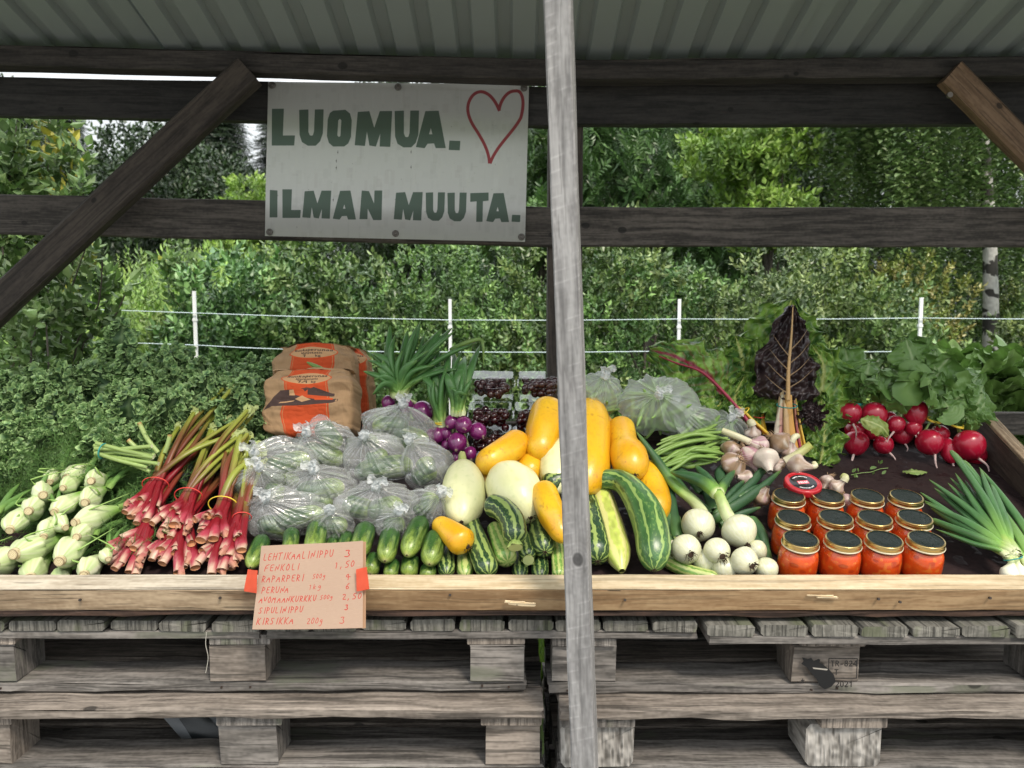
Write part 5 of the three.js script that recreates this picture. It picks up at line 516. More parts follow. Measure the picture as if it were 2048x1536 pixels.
// ---------- paper potato bags ----------
{
  const paper = (front) => canvasTex(512, 640, (x, w, h) => {
    x.fillStyle = '#a68663'; x.fillRect(0, 0, w, h); seed(410); for (let i = 0; i < 1800; i++) { x.fillStyle = `rgba(${rnd() < .5 ? '90,55,30' : '225,190,150'},${R(.02, .07)})`; x.fillRect(R(0, w), R(0, h), R(1, 4), R(4, 60)); }
    x.fillStyle = '#c64c1f'; x.fillRect(120, 0, 262, h); x.strokeStyle = '#b98d63'; x.lineWidth = 3; x.strokeRect(131, -10, 240, h + 20);
    x.fillStyle = '#c79b70'; x.beginPath(); x.ellipse(250, 104, 152, 62, 0, 0, 7); x.fill(); x.strokeStyle = '#d4511f'; x.lineWidth = 7; x.stroke(); x.fillStyle = '#2d2522'; x.textAlign = 'center'; x.font = 'bold 36px sans-serif'; x.fillText('Ruokaperunaa', 250, 92); x.font = 'bold 26px sans-serif'; x.fillText('Matpotatis', 250, 121); x.font = 'bold 28px sans-serif'; x.fillText('kg', 292, 152); x.strokeStyle = '#151312'; x.lineWidth = 6; x.beginPath(); x.moveTo(196, 132); x.lineTo(214, 130); x.lineTo(206, 152); if (front) { x.moveTo(222, 150); x.lineTo(246, 128); x.lineTo(250, 152); } x.stroke();
    if (front) { // farm drawing
      x.fillStyle = '#4a3732'; const pl = (a, f = '#4a3732') => { x.fillStyle = f; x.beginPath(); a.forEach(([p, q], i) => i ? x.lineTo(p, q) : x.moveTo(p, q)); x.closePath(); x.fill(); }; pl([[60, 292], [96, 226], [170, 214], [186, 262], [300, 300], [420, 316], [414, 344], [230, 356], [60, 372], [12, 410], [30, 350]]); pl([[262, 212], [296, 190], [412, 264], [408, 288], [270, 262]]); pl([[150, 220], [176, 216], [190, 268], [150, 268]], '#c79b70'); pl([[190, 300], [240, 268], [290, 306], [240, 326]], '#c79b70'); pl([[100, 330], [190, 310], [180, 322], [90, 345]], '#c79b70'); pl([[300, 288], [400, 300], [400, 316], [310, 312]], '#d4511f'); x.strokeStyle = '#4a3732'; x.lineWidth = 4; for (let i = 0; i < 9; i++) { x.beginPath(); x.moveTo(250, 230); x.quadraticCurveTo(230 + i * 4, 196, 222 + i * 8, 188 + abs(4 - i) * 5); x.stroke(); } for (let i = 0; i < 4; i++) { x.strokeRect(330 + i * 26, 330 - i * 2, 24, 18); } }
  });
  const crB = tex(256, 256, (u, v) => { let h = 0; for (const [n, s] of [[4, 1], [9, 2], [18, 3]]) h += (1 - abs(pn(u * n, v * n, n, n, s) * 2 - 1)) / n * 3; return clamp(h * .55); }, false);
  const bag = (label, c, w, h, d, tilt, front, turn) => {
    const s = R(0, 50), M = new THREE.Matrix4().makeRotationFromEuler(new THREE.Euler(tilt, turn, 0, 'YXZ')).setPosition(c), t = new Thing('potato_bag', label, 'paper bag', c.clone().add(V(0, -h / 2, 0)), 'paper potato bags');
    const shape = (x, y, z) => { const k = y > .5 ? 1 : 1 - .12 * sst(.2, .5, y) , top = sst(.25, .5, y), bulge = 1 + .05 * cos(y * PI); const q = V(x * w * (1 + .06 * cos(y * 2.6)) * k + .008 * n3(x * 4, y * 5, s), y * h + .006 * n3(x * 5, z * 4, s + 3) - top * .02 * abs(x), z * d * bulge * (1 - .55 * top) + .009 * n3(x * 5, y * 6 + z, s + 5) + .006 * pow(1 - abs(n3(x * 5, y * 6, s + 8)), 3) + .004 * pow(1 - abs(n3(x * 11 + y * 3, y * 8, s + 18)), 3)); return q.applyMatrix4(M); };
    const side = (fn, nu, nv) => surf(nu, nv, fn); const e = 2.6, rr = (u, v) => { // rounded box section
      const a = u * TAU, ca = cos(a), sa = sin(a); return [Math.sign(ca) * pow(abs(ca), 2 / 8) / 2, Math.sign(sa) * pow(abs(sa), 2 / 8) / 2]; };
    const g = surf(72, 40, (u, v) => { const y = v - .5, [x, z] = rr(u, v), f = v < .1 ? sqrt(1 - pow((.1 - v) / .1, 2) * .35) : 1; return shape(x * f, y, z * f); }); { const uv = g.attributes.uv, nu = 73; for (let i = 0; i < uv.count; i++) { const u = (i % nu) / 72, v = floor(i / nu) / 40, [x, z] = rr(u, v); uv.setXY(i, x + .5 + (abs(z) < .49 ? 0 : 0), v); } }
    t.part('paper_body', g, std({ map: paper(front), bumpMap: crB, bumpScale: .012, roughness: .85 }));
    t.part('folded_top', surf(30, 10, (u, v) => shape((u - .5) * .96, .5 + .004, (v - .5) * 1.0), { su: 1, sv: .06 }), std({ color: lin(.46, .27, .13), bumpMap: crB, bumpScale: .006, roughness: .85 })); return t;
  };
  bag('paper potato bag in front with an orange stripe and a farm drawing', at(628, 806, 2.06), .225, .185, .12, -.25, true, -.05); bag('paper potato bag standing behind the front one, only its label showing', at(634, 756, 2.2), .225, .19, .1, -.2, false, -.03); bag('narrow paper bag edge behind on the right, beside the onion leaves', at(702, 768, 2.24), .1, .2, .1, -.15, false, .5);
  solo('bean_pod', 'single green bean pod lying on the label of the rear potato bag', 'green bean', sweep([at(613, 724, 2.09), at(630, 732, 2.085), at(652, 740, 2.08)], (t) => .006 * pow(max(0, sin(PI * t)), .5), { ns: 12, nr: 8, col: () => [.16, .26, .06] }), VM.green);
}
// ---------- clear bags ----------
{
  const crk = tex(512, 512, (u, v) => { let h = 0; for (const [n, m, s] of [[14, 4, 1], [26, 9, 2], [9, 14, 3]]) h += pow(1 - abs(pn(u * n + .3 * sin(v * 9), v * m, n, m, s) * 2 - 1), 5); return clamp(h * .4); }, false);
  const film = phy({ bumpMap: crk, bumpScale: .0028, color: lin(.97, .98, .98), transmission: .86, thickness: 0, roughness: .18, ior: 1.75 }), thick = phy({ color: lin(.8, .83, .84), transmission: .6, thickness: 0, roughness: .5 });
  const frost = phy({ color: lin(.9, .93, .92), transmission: .86, thickness: 0, roughness: .34, ior: 1.55 });
  const bag = (label, cx, cy, wx, hy, kx, ky, caps, o = {}) => {
    const D = o.D ?? DP(cy) + .02, m = mpp(cy, D), C = at(cx, cy, D), r = V(wx / 2 * m, hy / 2 * m * .92, o.rz ?? .055), K = at(kx, ky, D - (o.kz ?? .045)), s = R(0, 90), ax = K.clone().sub(C).normalize(), t1 = V(0, 1, 0).cross(ax).lengthSq() > .01 ? V(0, 1, 0).cross(ax).normalize() : V(1, 0, 0), t2 = ax.clone().cross(t1), nf = o.film ? RI(14, 18) : RI(22, 30);
    const t = new Thing('produce_bag', label, 'plastic bag', C.clone().add(V(0, -r.y, 0)), o.g ?? 'clear plastic bags of cucumbers'), seg = caps.map(([x1, y1, x2, y2, rad, d]) => [at(x1, y1, D - (d ?? .015)), at(x2, y2, D - (d ?? .015) + .01), rad * m]);
    t.part('film', surf(170, 58, (u, v) => {
      const th = u * TAU, ph = PI * pow(v, .9), d = ax.clone().multiplyScalar(cos(ph)).addScaledVector(t1, sin(ph) * cos(th)).addScaledVector(t2, sin(ph) * sin(th)), near = Math.exp(-ph * ph * 3.2), p = V(d.x * r.x, d.y * r.y, d.z * r.z);
      const cx3 = cos(th), sx3 = sin(th), fold = pow(abs(cos(th * nf / 2 + 1.4 * n3(cx3 * 2, sx3 * 2, s + ph * .5))), 7), cr = 1 - abs(n3(cx3 * 2.1 + s, sx3 * 2.1, s + ph * .5 + .3 * d.y)), cr2 = 1 - abs(n3(cx3 * 4.6 + s, sx3 * 4.6, s + ph * .9)), wall = 1 - sst(.8, 2.4, ph);
      p.multiplyScalar(.94 + .13 * n3(d.x * 1.5 + s, d.y * 1.5, d.z * 1.5)); p.addScaledVector(d, (fold * (o.film ? .003 : .0055) * wall + .012 * pow(cr, 4) + .004 * pow(cr2, 4) - .005) * (1 - sst(2.3, 3.1, ph)) * min(1, ph * 2.2)); p.add(C).lerp(K, near * .95);
      for (const [a, b, q] of seg) { const ab = b.clone().sub(a), k = clamp(p.clone().sub(a).dot(ab) / ab.lengthSq()), c = a.clone().addScaledVector(ab, k), dd = p.distanceTo(c), R0 = q + .0025; if (dd < R0) p.sub(c).multiplyScalar(R0 / max(dd, 1e-4)).add(c); }
      const h = hTray(p); if (h < .004) p.addScaledVector(TN, .004 - h); return p;
    }, { closed: true }), o.film ? frost : film);
    // knot and its two ears
    const kr = .011, up = V(o.ex ?? .3, o.ey ?? .8, .55).normalize(); t.part('knot', surf(20, 12, (u, v) => { const a = u * TAU, b = v * PI, d = V(sin(b) * cos(a), cos(b), sin(b) * sin(a)); return K.clone().addScaledVector(d, kr * (1 + .35 * n3(d.x * 3 + s, d.y * 3, d.z * 3))); }), thick);
    for (const e of [-1, 1]) { const side = V(e * .8, .45, .25).add(up).normalize(), l = .03 * R(.7, 1.2) * (o.el ?? 1); t.part('ear', blade([K.clone(), K.clone().addScaledVector(side, l * .5).add(V(0, .004, .003)), K.clone().addScaledVector(side, l).add(V(e * .006, -.004, .006))], (v) => mix(.004, .0095, sst(0, .8, v)) * (o.el ?? 1), V(0, .3, 1), { nu: 14, nv: 14, frill: .004, ff: 11, fp: 1.2, puck: .004, curl: .006 }), thick); }
    return { D, m, seg };
  };
  const inBag = (label, b, k) => { const [a, e, r] = b.seg[k], t = new Thing('cucumber', label, 'cucumber', a.clone().add(V(0, -r, 0)), 'cucumbers inside the clear bags'); t.part('skin', sweep([a.clone().lerp(e, -.12), a.clone().lerp(e, .5).add(V(0, .002, 0)), e.clone().lerp(a, -.12)], (x) => r * .97 * round(.3)(x), { ns: 24, nr: 18 }), SM.cuc[k % 3]); };
  const rows = [
    ['knotted clear bag of cucumbers highest in the heap, beside the red onions', 795, 857, 152, 96, 806, 808, [[810, 850, 752, 853, 19], [780, 884, 828, 888, 20], [790, 862, 850, 880, 18]], ['top right bag, pale tip to the left', 'top right bag, pale tip to the right', 'top right bag, behind'], { ey: 1 }],
    ['clear bag of cucumbers below the front potato bag', 650, 890, 128, 98, 612, 866, [[640, 850, 674, 892, 20], [610, 900, 680, 920, 21]], ['bag under the potato bag, pale tip facing out', 'bag under the potato bag, lying low'], { ex: -.4 }],
    ['clear bag of cucumbers at the upper left of the heap, beside the rhubarb', 560, 925, 134, 100, 508, 905, [[540, 935, 612, 920, 22], [520, 950, 590, 962, 22]], ['upper left bag, tip to the right', 'upper left bag, lower one'], { ex: -.6 }],
    ['large clear bag with a wide cucumber in the middle of the heap', 752, 918, 142, 108, 728, 872, [[720, 945, 815, 930, 24], [735, 920, 772, 913, 18, .0], [740, 890, 745, 882, 18]], ['middle bag, long one along its bottom', 'middle bag, pale short one', 'middle bag, near the peak'], { el: .5 }],
    ['clear bag of cucumbers with a brown stem end, left of the cream squash', 852, 928, 104, 98, 818, 880, [[856, 950, 848, 918, 20], [830, 960, 868, 940, 20]], ['bag beside the cream squash, brown stem end facing out', 'bag beside the cream squash, lower one'], { ex: .4, el: .6 }],
    ['clear bag of cucumbers at the left end of the heap over the rhubarb', 520, 966, 108, 80, 517, 934, [[500, 975, 475, 972, 17], [530, 985, 565, 990, 20]], ['left bag, pale tip at the left', 'left bag, low right one'], { ex: -.6 }],
    ['clear bag of cucumbers with a central knot in the middle of the heap', 640, 976, 136, 98, 627, 940, [[600, 985, 680, 975, 21], [620, 1000, 660, 1010, 22]], ['central bag, upper one', 'central bag, pale tip low'], { ex: -.5 }],
    ['clear bag with strong pleats at the lower left above the loose cucumbers', 566, 1024, 164, 104, 529, 998, [[560, 1045, 640, 1030, 23], [520, 1050, 580, 1060, 22]], ['lower left bag, pale tip to the right', 'lower left bag, bottom one'], { ex: .2, ey: 1.1 }],
    ['clear pleated bag of cucumbers low in the heap behind the loose row', 752, 1006, 154, 96, 752, 974, [[690, 1010, 740, 1022, 22], [740, 1025, 800, 1010, 22]], ['low middle bag, pale left one', 'low middle bag, right one'], { ex: .5 }],
    ['small clear bag of cucumbers against the left cream squash', 858, 1012, 86, 82, 884, 986, [[850, 1025, 866, 990, 19], [835, 1030, 850, 1020, 17]], ['small right bag, upright one', 'small right bag, low one'], { ex: .8, ey: .1 }],
    ['crumpled clear bag squeezed low behind the middle loose cucumbers', 786, 1046, 80, 54, 800, 1022, [[770, 1056, 806, 1050, 17]], ['crumpled low bag'], { el: .9, ex: .6 }],
    ['dark crumpled clear bag low behind the price list', 668, 1044, 86, 58, 660, 1020, [[645, 1052, 690, 1052, 18]], ['dark low bag behind the price list'], { el: .4 }],
  ];
  for (const [l, cx, cy, wx, hy, kx, ky, caps, ls, o] of rows) { const b = bag(l, cx, cy, wx, hy, kx, ky, caps, o); ls.forEach((x, i) => inBag('green cucumber seen through the film, ' + x, b, i)); }
  // bagged beans on the right
  const peas = (l, l2, cx, cy, wx, hy, kx, ky, n, o) => { n = Math.round(n * 1.7); const b = bag(l, cx, cy, wx, hy, kx, ky, [], { film: 1, ...o, g: 'clear plastic bags of beans' }), D = b.D; for (let i = 0; i < n; i++) { const a = R(0, TAU), q = sqrt(rnd()) * .34, c = at(cx + cos(a) * q * wx, cy + 6 + sin(a) * q * hy, D - R(-.02, .03)), d = V(R(-1, 1), R(-.8, .8), R(-.3, .3)).normalize().multiplyScalar(R(.025, .05)); solo('green_bean', l2, 'green bean', sweep([c.clone().sub(d), c.clone().add(V(0, R(-.01, .01), 0)), c.clone().add(d)], (t) => .0064 * pow(max(0, sin(PI * t)), .4), { ns: 10, nr: 7, col: () => mulc([.2, .33, .09], R(.8, 1.2)) }), VM.green, l2); } };
  peas('clear bag of green beans with a looped knot, partly behind the post', 'pale green bean inside the bag beside the post', 1200, 788, 84, 96, 1211, 752, 14, { D: 1.99, ey: 1.2 }); peas('big clear knotted bag of green beans, beside the chard leaves', 'pale green bean inside the big clear bag beside the chard', 1316, 812, 164, 128, 1318, 790, 26, { D: 1.97, ex: .6, kz: .06 }); peas('clear bag with a slack lower pouch under the big bean bag', 'pale green bean inside the slack pouch of clear film', 1380, 846, 130, 80, 1352, 800, 8, { D: 1.99, el: .5 }); peas('small clear bag with white knotted ears behind the garlic', 'pale green bean inside the small bag behind the garlic', 1448, 858, 92, 76, 1462, 836, 5, { D: 1.99, ex: .6, el: 1.2 });
}
// ---------- red onion bunches ----------
{
  const bun = (l, band, ons, leaves, bandR) => { const B = at(...band), t = new Thing('red_onion_bunch', l, 'red onions', B.clone().add(V(0, -.06, 0)), 'bunches of red onions'); for (const [x, y, r, dx, dy, d] of ons) { const D = band[2] - .01 - (d ?? 0), k = r * mpp(y, D), c = at(x, y, D), a = V(dx, dy, .75).normalize(); t.part('onion_bulb', sweep([c.clone().addScaledVector(a, -k * 1.25), c, c.clone().addScaledVector(a, k)], (q) => k * (q < .22 ? mix(.25, .75, pow(q / .22, 1.3)) : pow(max(0, sin(PI * mix(.27, 1, (q - .22) / .78))), .5)), { ns: 24, nr: 22 }), SM.red); t.part('root_tuft', tuft(c.clone().addScaledVector(a, k * .98), a, k * .14, 6, k * .25, std({ color: lin(.4, .3, .22) })), std({ color: lin(.42, .33, .24) })); const up = c.clone().addScaledVector(a, -k * 1.2); if (abs(x - band[0]) < 60) t.part('neck', LEEK.tube([up, up.clone().lerp(B, .6), B.clone().add(V(R(-.008, .008), .01, R(-.006, .006)))], .006, { white: .6, c0: [.3, .42, .12], c1: [.2, .34, .08], tip: 'cut', ns: 8 }), VM.green); }
    for (const [x, y, d, r] of leaves) { const e = at(x, y, band[2] + (d ?? 0)), m = B.clone().lerp(e, .5).add(V(R(-.015, .015), .012 + .02 * rnd(), .012)); t.part('leaf', LEEK.tube([B.clone().add(V(R(-.01, .01), -.012, R(-.008, .008))), B.clone().lerp(m, .3).add(V(0, .004, 0)), m, e], (r ?? 9) * .0013, { white: .16, c0: [.18, .34, .07], c1: [.065, .17, .045] }), VM.green); }
    t.part('rubber_band', [ring(B, .013, V(.1, 1, .2), bandM[bandR], .0016), ring(B.clone().add(V(0, .003, 0)), .0128, V(-.1, 1, .1), bandM[bandR], .0014)], bandM[bandR]); };
  bun('bunch of red onions with a blue band, tall leaves standing highest', [798, 786, 2.0], [[846, 826, 22, .35, -.5], [812, 812, 16, 0, -.7, -.02], [776, 806, 14, -.3, -.7, -.03]], [[780, 648, .1], [770, 690, .08], [836, 648, .06, 11], [825, 690, .05, 12], [850, 665, .1], [905, 655, .12, 12], [958, 684, .04, 10], [880, 700, .02, 12], [735, 720, .02, 11], [726, 742, -.02, 12], [748, 760, -.03, 11], [870, 730, -.02, 11], [730, 700, .06, 9], [805, 700, 0, 11], [940, 735, .0, 9], [842, 640, .12, 10], [765, 720, .0, 12], [790, 670, .04, 12], [860, 680, .06, 12], [815, 660, .1, 11], [900, 730, .02, 12], [755, 735, -.02, 12], [885, 655, .1, 12], [745, 705, .03, 11], [835, 720, -.03, 11], [912, 660, .02, 10], [745, 790, -.04, 10], [890, 690, .06, 10], [858, 700, -.02, 10]], 'b');
  bun('bunch of red onions with a yellow band, pale bulbs, in the middle', [880, 846, 1.95], [[874, 872, 16, -.2, -.6], [892, 868, 13, .3, -.7], [862, 870, 12, -.5, -.5]], [[850, 700, .12, 10], [876, 690, .14, 11], [900, 700, .1, 10], [925, 700, .1, 10], [858, 740, .05, 10], [840, 750, .04, 10], [895, 730, .03, 11], [868, 760, .0, 9]], 'y');
  bun('bunch of shiny red onions with a yellow band, next to the cherry boxes', [917, 823, 1.93], [[927, 851, 18, .1, -.15], [903, 845, 15, -.4, -.4, -.015], [957, 864, 18, .55, -.35, -.015], [914, 887, 20, 0, -.4, .01], [940, 908, 14, .2, -.6, -.01], [914, 916, 13, -.2, -.6, .0], [893, 890, 12, -.4, -.5, -.02]], [[908, 705, .14, 10], [930, 712, .12, 12], [940, 730, .08, 11], [905, 740, .06, 11], [890, 745, .04, 10], [945, 760, .02, 10], [898, 775, -.01, 9], [925, 745, .04, 11], [935, 790, -.02, 8], [960, 690, .16, 9]], 'y');
  const k = at(964, 680, 2.02); solo('onion_leaf', 'single bent onion leaf hanging over above the cherry boxes', 'onion leaf', LEEK.tube([at(900, 700, 2.04), at(930, 686, 2.02), at(962, 679, 2.01), at(966, 690, 2), at(967, 734, 2)], .0055, { c0: [.14, .27, .06], c1: [.16, .26, .06] }), VM.green);
}
// ---------- cherry boxes ----------
{
  const clear = phy({ color: lin(.95, .96, .96), transmission: 1, thickness: 0, roughness: .05, ior: 1.3 }), ch = phy({ color: lin(.03, .002, .005), roughness: .15, clearcoat: .5 }), strip = phy({ color: lin(.9, .92, .92), roughness: .08, transmission: .95, thickness: 0 }), sg = new THREE.SphereGeometry(.0105, 14, 10);
  const box = (l, cx, cy, D) => { const c = at(cx, cy, D), w = .112, h = .066, d = .085, t = new Thing('cherry_box', l, 'punnet', c.clone().add(V(0, -h / 2, 0)), 'clear boxes of dark cherries'), tilt = new THREE.Matrix4().makeRotationX(.2).setPosition(c);
    const sh2 = (k, y0, y1, cap, fl) => { const g = surf(56, 14, (u, v) => { const a = u * TAU, e = 2 / 7, y = mix(y0, y1, min(1, v / .7)), q = v > .7 ? 1 - (v - .7) / .3 : 1, tp = k * (1 - fl * (y1 - y) / (y1 - y0)) * (q < 1 ? max(.001, q) : 1); return V(Math.sign(cos(a)) * pow(abs(cos(a)), e) * w / 2 * tp, y + .0008 * sin(u * 60) * (v < .6 && y1 < 0 ? 1 : 0), Math.sign(sin(a)) * pow(abs(sin(a)), e) * d / 2 * tp); }, { closed: true }); return g.applyMatrix4(tilt); };
    t.part('box_base', sh2(1, .008, -h / 2, 0, -.0), clear); t.part('box_lid', sh2(1.02, .011, h / 2, 0, 0), clear);
    t.part('box_rim', surf(56, 3, (u, v) => { const a = u * TAU, e = 2 / 7, k = 1.03 + .05 * v; return V(Math.sign(cos(a)) * pow(abs(cos(a)), e) * w / 2 * k, .0095 + .002 * sin(u * 120), Math.sign(sin(a)) * pow(abs(sin(a)), e) * d / 2 * k); }, { closed: true }).applyMatrix4(tilt), strip);
    const L = []; for (let i = 0; i < 46; i++) { L.push(sg.clone().translate(R(-1, 1) * (w / 2 - .013), R(-h / 2 + .012, h / 2 - .018), R(-1, 1) * (d / 2 - .013)).applyMatrix4(tilt)); } t.part('cherries', L, ch, null, 'stuff'); };
  const rn = ['top', 'middle', 'bottom']; [[985, 773], [981, 835], [980, 884]].forEach(([x, y], i) => box(`clear box of dark cherries, ${rn[i]} of the left stack beside the red onions`, x, y, 2.04 - i * .03)); [[1080, 773], [1072, 836], [1068, 886]].forEach(([x, y], i) => box(`clear box of dark cherries, ${rn[i]} of the right stack partly behind the post`, x, y, 2.04 - i * .03));
}
// ---------- fennel ----------
seed(501);
{
  const fr = []; for (let k = 0; k < 3; k++) { // a feathery frond along +y
    const P = [], C = [], hair = (a, b, w, c) => { const d = b.clone().sub(a), s = d.clone().cross(V(.3, .2, 1)).normalize().multiplyScalar(w), z = d.clone().cross(s).normalize().multiplyScalar(w); for (const q of [s, z]) { P.push(a.x - q.x, a.y - q.y, a.z - q.z, a.x + q.x, a.y + q.y, a.z + q.z, b.x, b.y, b.z); for (let i = 0; i < 3; i++) C.push(...c); } };
    const L = .15, bend = R(.1, .3), cv = (t) => V(.02 * sin(t * 3 + k), L * t, -bend * L * t * t); for (let i = 0; i < 8; i++) hair(cv(i / 8), cv((i + 1.3) / 8), .0011 * (1.2 - i / 9), [.12, .22, .05]);
    for (let i = 1; i < 13; i++) { const t = i / 13, p = cv(t), a = i * 2.4, l = .055 * (1 - .5 * t), d = V(cos(a), .9, sin(a)).normalize(), q = p.clone().addScaledVector(d, l); hair(p, q, .0007, [.09, .19, .045]); for (let j = 1; j < 7; j++) { const m = p.clone().lerp(q, j / 7), e = V(R(-1, 1), R(-.2, 1), R(-1, 1)).normalize(), n = m.clone().addScaledVector(e, R(.012, .03)); hair(m, n, .0006, mulc([.08, .175, .04], R(.8, 1.4))); hair(m.clone().lerp(n, .5), m.clone().lerp(n, .5).addScaledVector(V(R(-1, 1), R(-.2, 1), R(-1, 1)).normalize(), .012), .0005, [.1, .2, .045]); } }
    const g = new THREE.BufferGeometry(); g.setAttribute('position', new THREE.Float32BufferAttribute(P, 3)); g.setAttribute('color', new THREE.Float32BufferAttribute(C, 3)); g.computeVertexNormals(); fr.push(g);
  }
  const frM = vc({ roughness: .6 }), rootT = tex(128, 128, (u, v) => { const r = Math.hypot(u - .5, v - .5) * 2, n = pn(u * 20, v * 20, 20, 20, 3); return mixc(mixc([.62, .56, .36], [.4, .3, .15], .5 + .5 * sin(r * 20 + n * 1.5)), [.16, .1, .05], sst(.82, .96, r + .1 * n) * .8); }), rootM = std({ map: rootT, roughness: .8 });
  // bulb centre, cut root centre, half width in px, drip
  const B = [[147, 948, 132, 956, 25, 'topmost fennel bulb of the heap', 1], [189, 961, 182, 962, 25, 'fennel bulb with a ringed cut root at the top right of the heap'], [104, 955, 100, 964, 20, 'fennel bulb half hidden at the top left of the heap', 1], [136, 971, 126, 976, 21, 'fennel bulb with a dripping pale root under the topmost bulb'], [84, 986, 86, 990, 27, 'fennel bulb with a round pale root, second row left'], [180, 997, 170, 1005, 27, 'fennel bulb with a ringed root in the second row right'], [66, 1017, 57, 1022, 28, 'fennel bulb with a brown torn root at the middle left'], [125, 1012, 109, 1024, 26, 'fennel bulb with a small ringed root in the middle of the heap'], [32, 1042, 20, 1060, 28, 'fennel bulb with a long root stub near the left edge'], [178, 1037, 150, 1045, 29, 'plump fennel bulb with its root turned left'], [118, 1043, 131, 1055, 22, 'fennel bulb between two others with a ringed root facing right'], [92, 1060, 87, 1074, 24, 'greyish fennel bulb with a torn root low in the middle'], [163, 1068, 153, 1074, 25, 'fennel bulb with a dark ringed root low on the right'], [58, 1098, 28, 1108, 37, 'big pale fennel bulb low at the left'], [136, 1106, 119, 1122, 35, 'big fennel bulb with a dripping root in the bottom row'], [178, 1138, 168, 1150, 30, 'fennel bulb in the bottom row beside the rhubarb'], [68, 1142, 60, 1156, 34, 'fennel bulb at the rail under the big pale one'], [6, 1122, -14, 1130, 34, 'fennel bulb cut off by the left picture edge'], [120, 1158, 116, 1166, 26, 'fennel bulb showing only a sliver above the rail'], [-40, 1060, -50, 1075, 32, 'fennel bulb just outside the left picture edge'], [212, 1110, 216, 1118, 18, 'narrow fennel bulb squeezed against the rhubarb']];
  for (const [x, y, rx, ry, r, l, back] of B) {
    const D = max(DP(y) - .02 + (back ? .02 : 0), y > 1085 ? 1.512 + r * .00112 : 0), c = at(x, y, D), k = r * mpp(y, D), q = at(rx, ry, D - k * 1.15), a = c.clone().sub(q); a.z = min(a.z, -k * .8); a.normalize(); const tip = c.clone().addScaledVector(a, k * 2.3).add(V(k * .6, k * .25, 0)), t = new Thing('fennel_bulb', l, 'fennel', c.clone().add(V(0, -k, 0)), 'fennel bulbs heaped at the left'), s = R(0, 50);
    t.part('bulb', sweep([q, c, tip], (u) => k * .88 * (u < .4 ? mix(.3, 1, pow(sin(PI / 2 * u / .4), .85)) : mix(1, .2, pow((u - .4) / .6, .95))), { ns: 26, nr: 34, even: true, sq: .82, mod: (th, u) => { const L = th * 1.5 + u * 1.2 + s, f = L / PI - floor(L / PI); return 1 + .2 * (f - .5) * sin(PI * clamp(u * 1.1)) + .02 * sin(th * 12 + u * 2); }, col: (th, u) => { const st = clamp(.5 + .9 * n3(th * 7, u * 1.2, s)), g = clamp(sst(.3, .95, u) + .4 * n3(th * 1.5, u * 2, s + 5)); return mulc(mixc(mixc([.66, .68, .47], [.42, .54, .22], st * .85), [.2, .38, .07], g), 1 - .5 * (1 - sst(0, .06, u)) * (.5 + .5 * n3(th * 4, 1, s))); } }), VM.bulb);
    t.part('cut_root', new THREE.CylinderGeometry(k * .27, k * .33, k * .24, 18).rotateX(PI / 2).applyMatrix4(orient(a.clone().negate())).translate(q.x, q.y, q.z), rootM);
    for (let i = 0; i < 3; i++) { const e = tip.clone().addScaledVector(a, R(.05, .12)).add(V(R(.0, .07), R(-.01, .05), R(-.03, .02))); t.part('stalk', LEEK.tube([tip.clone().addScaledVector(a, -k * .5).add(V(R(-1, 1) * k * .3, R(-1, 1) * k * .2, 0)), tip.clone().lerp(e, .5).add(V(0, .005, 0)), e], k * .24, { c0: [.22, .36, .09], c1: [.12, .24, .06], ns: 10, sq: .8 }), VM.green);
      for (let j = 0; j < 2; j++) { const m = sh(new THREE.Mesh(pick(fr), frM)); m.position.copy(e).sub(t.pos); m.quaternion.setFromUnitVectors(V(0, 1, 0), V(R(-.2, .9), R(-.1, .6), R(-1, -.3)).normalize()); m.rotateY(R(0, TAU)); m.scale.setScalar(R(.5, .9)); m.name = 'frond'; t.o.add(m); } }
    if (rnd() < .8) { const e = q.clone().add(V(R(-.06, .06), R(-.01, .03), -.02)), p0 = c.clone().add(V(R(-1, 1) * k * .9, k * .3, 0)); t.part('sheath', sweep([p0, p0.clone().lerp(e, .5).add(V(R(-.02, .02), .01, .01)), p0.clone().add(V(R(-.07, .07), R(.0, .04), -.03))], (u) => .0022 * (1.2 - u), { ns: 8, nr: 6, even: true, col: () => [.25, .4, .1] }), VM.green); }
  }
  const list = []; for (let i = 0; i < 520; i++) { const x = R(-60, 290), y = R(890, 1110); if (x > 240 && y > 990) continue; list.push([x, y]); }
  const m = new THREE.InstancedMesh(fr[0], frM, list.length); list.forEach(([x, y], i) => { const p = at(x, y, DP(y) + (y > 945 && x < 215 ? R(.07, .16) : R(.0, .12))); const s = R(.5, .95); M_.compose(p, Q_.setFromUnitVectors(V(0, 1, 0), V(R(-1, 1), R(-.5, .8), y > 945 && x < 215 ? R(-1, -.2) : R(-1, .6)).normalize()), V(s, s, s)); m.setMatrixAt(i, M_); m.setColorAt(i, C_.setRGB(...mulc([1, 1, 1], R(.55, 1.3)))); }); m.name = 'fennel_fronds'; sh(m); tag(m, 'mass of feathery green fennel fronds behind and between the bulbs', 'fennel fronds', null, 'stuff'); scene.add(m);
}
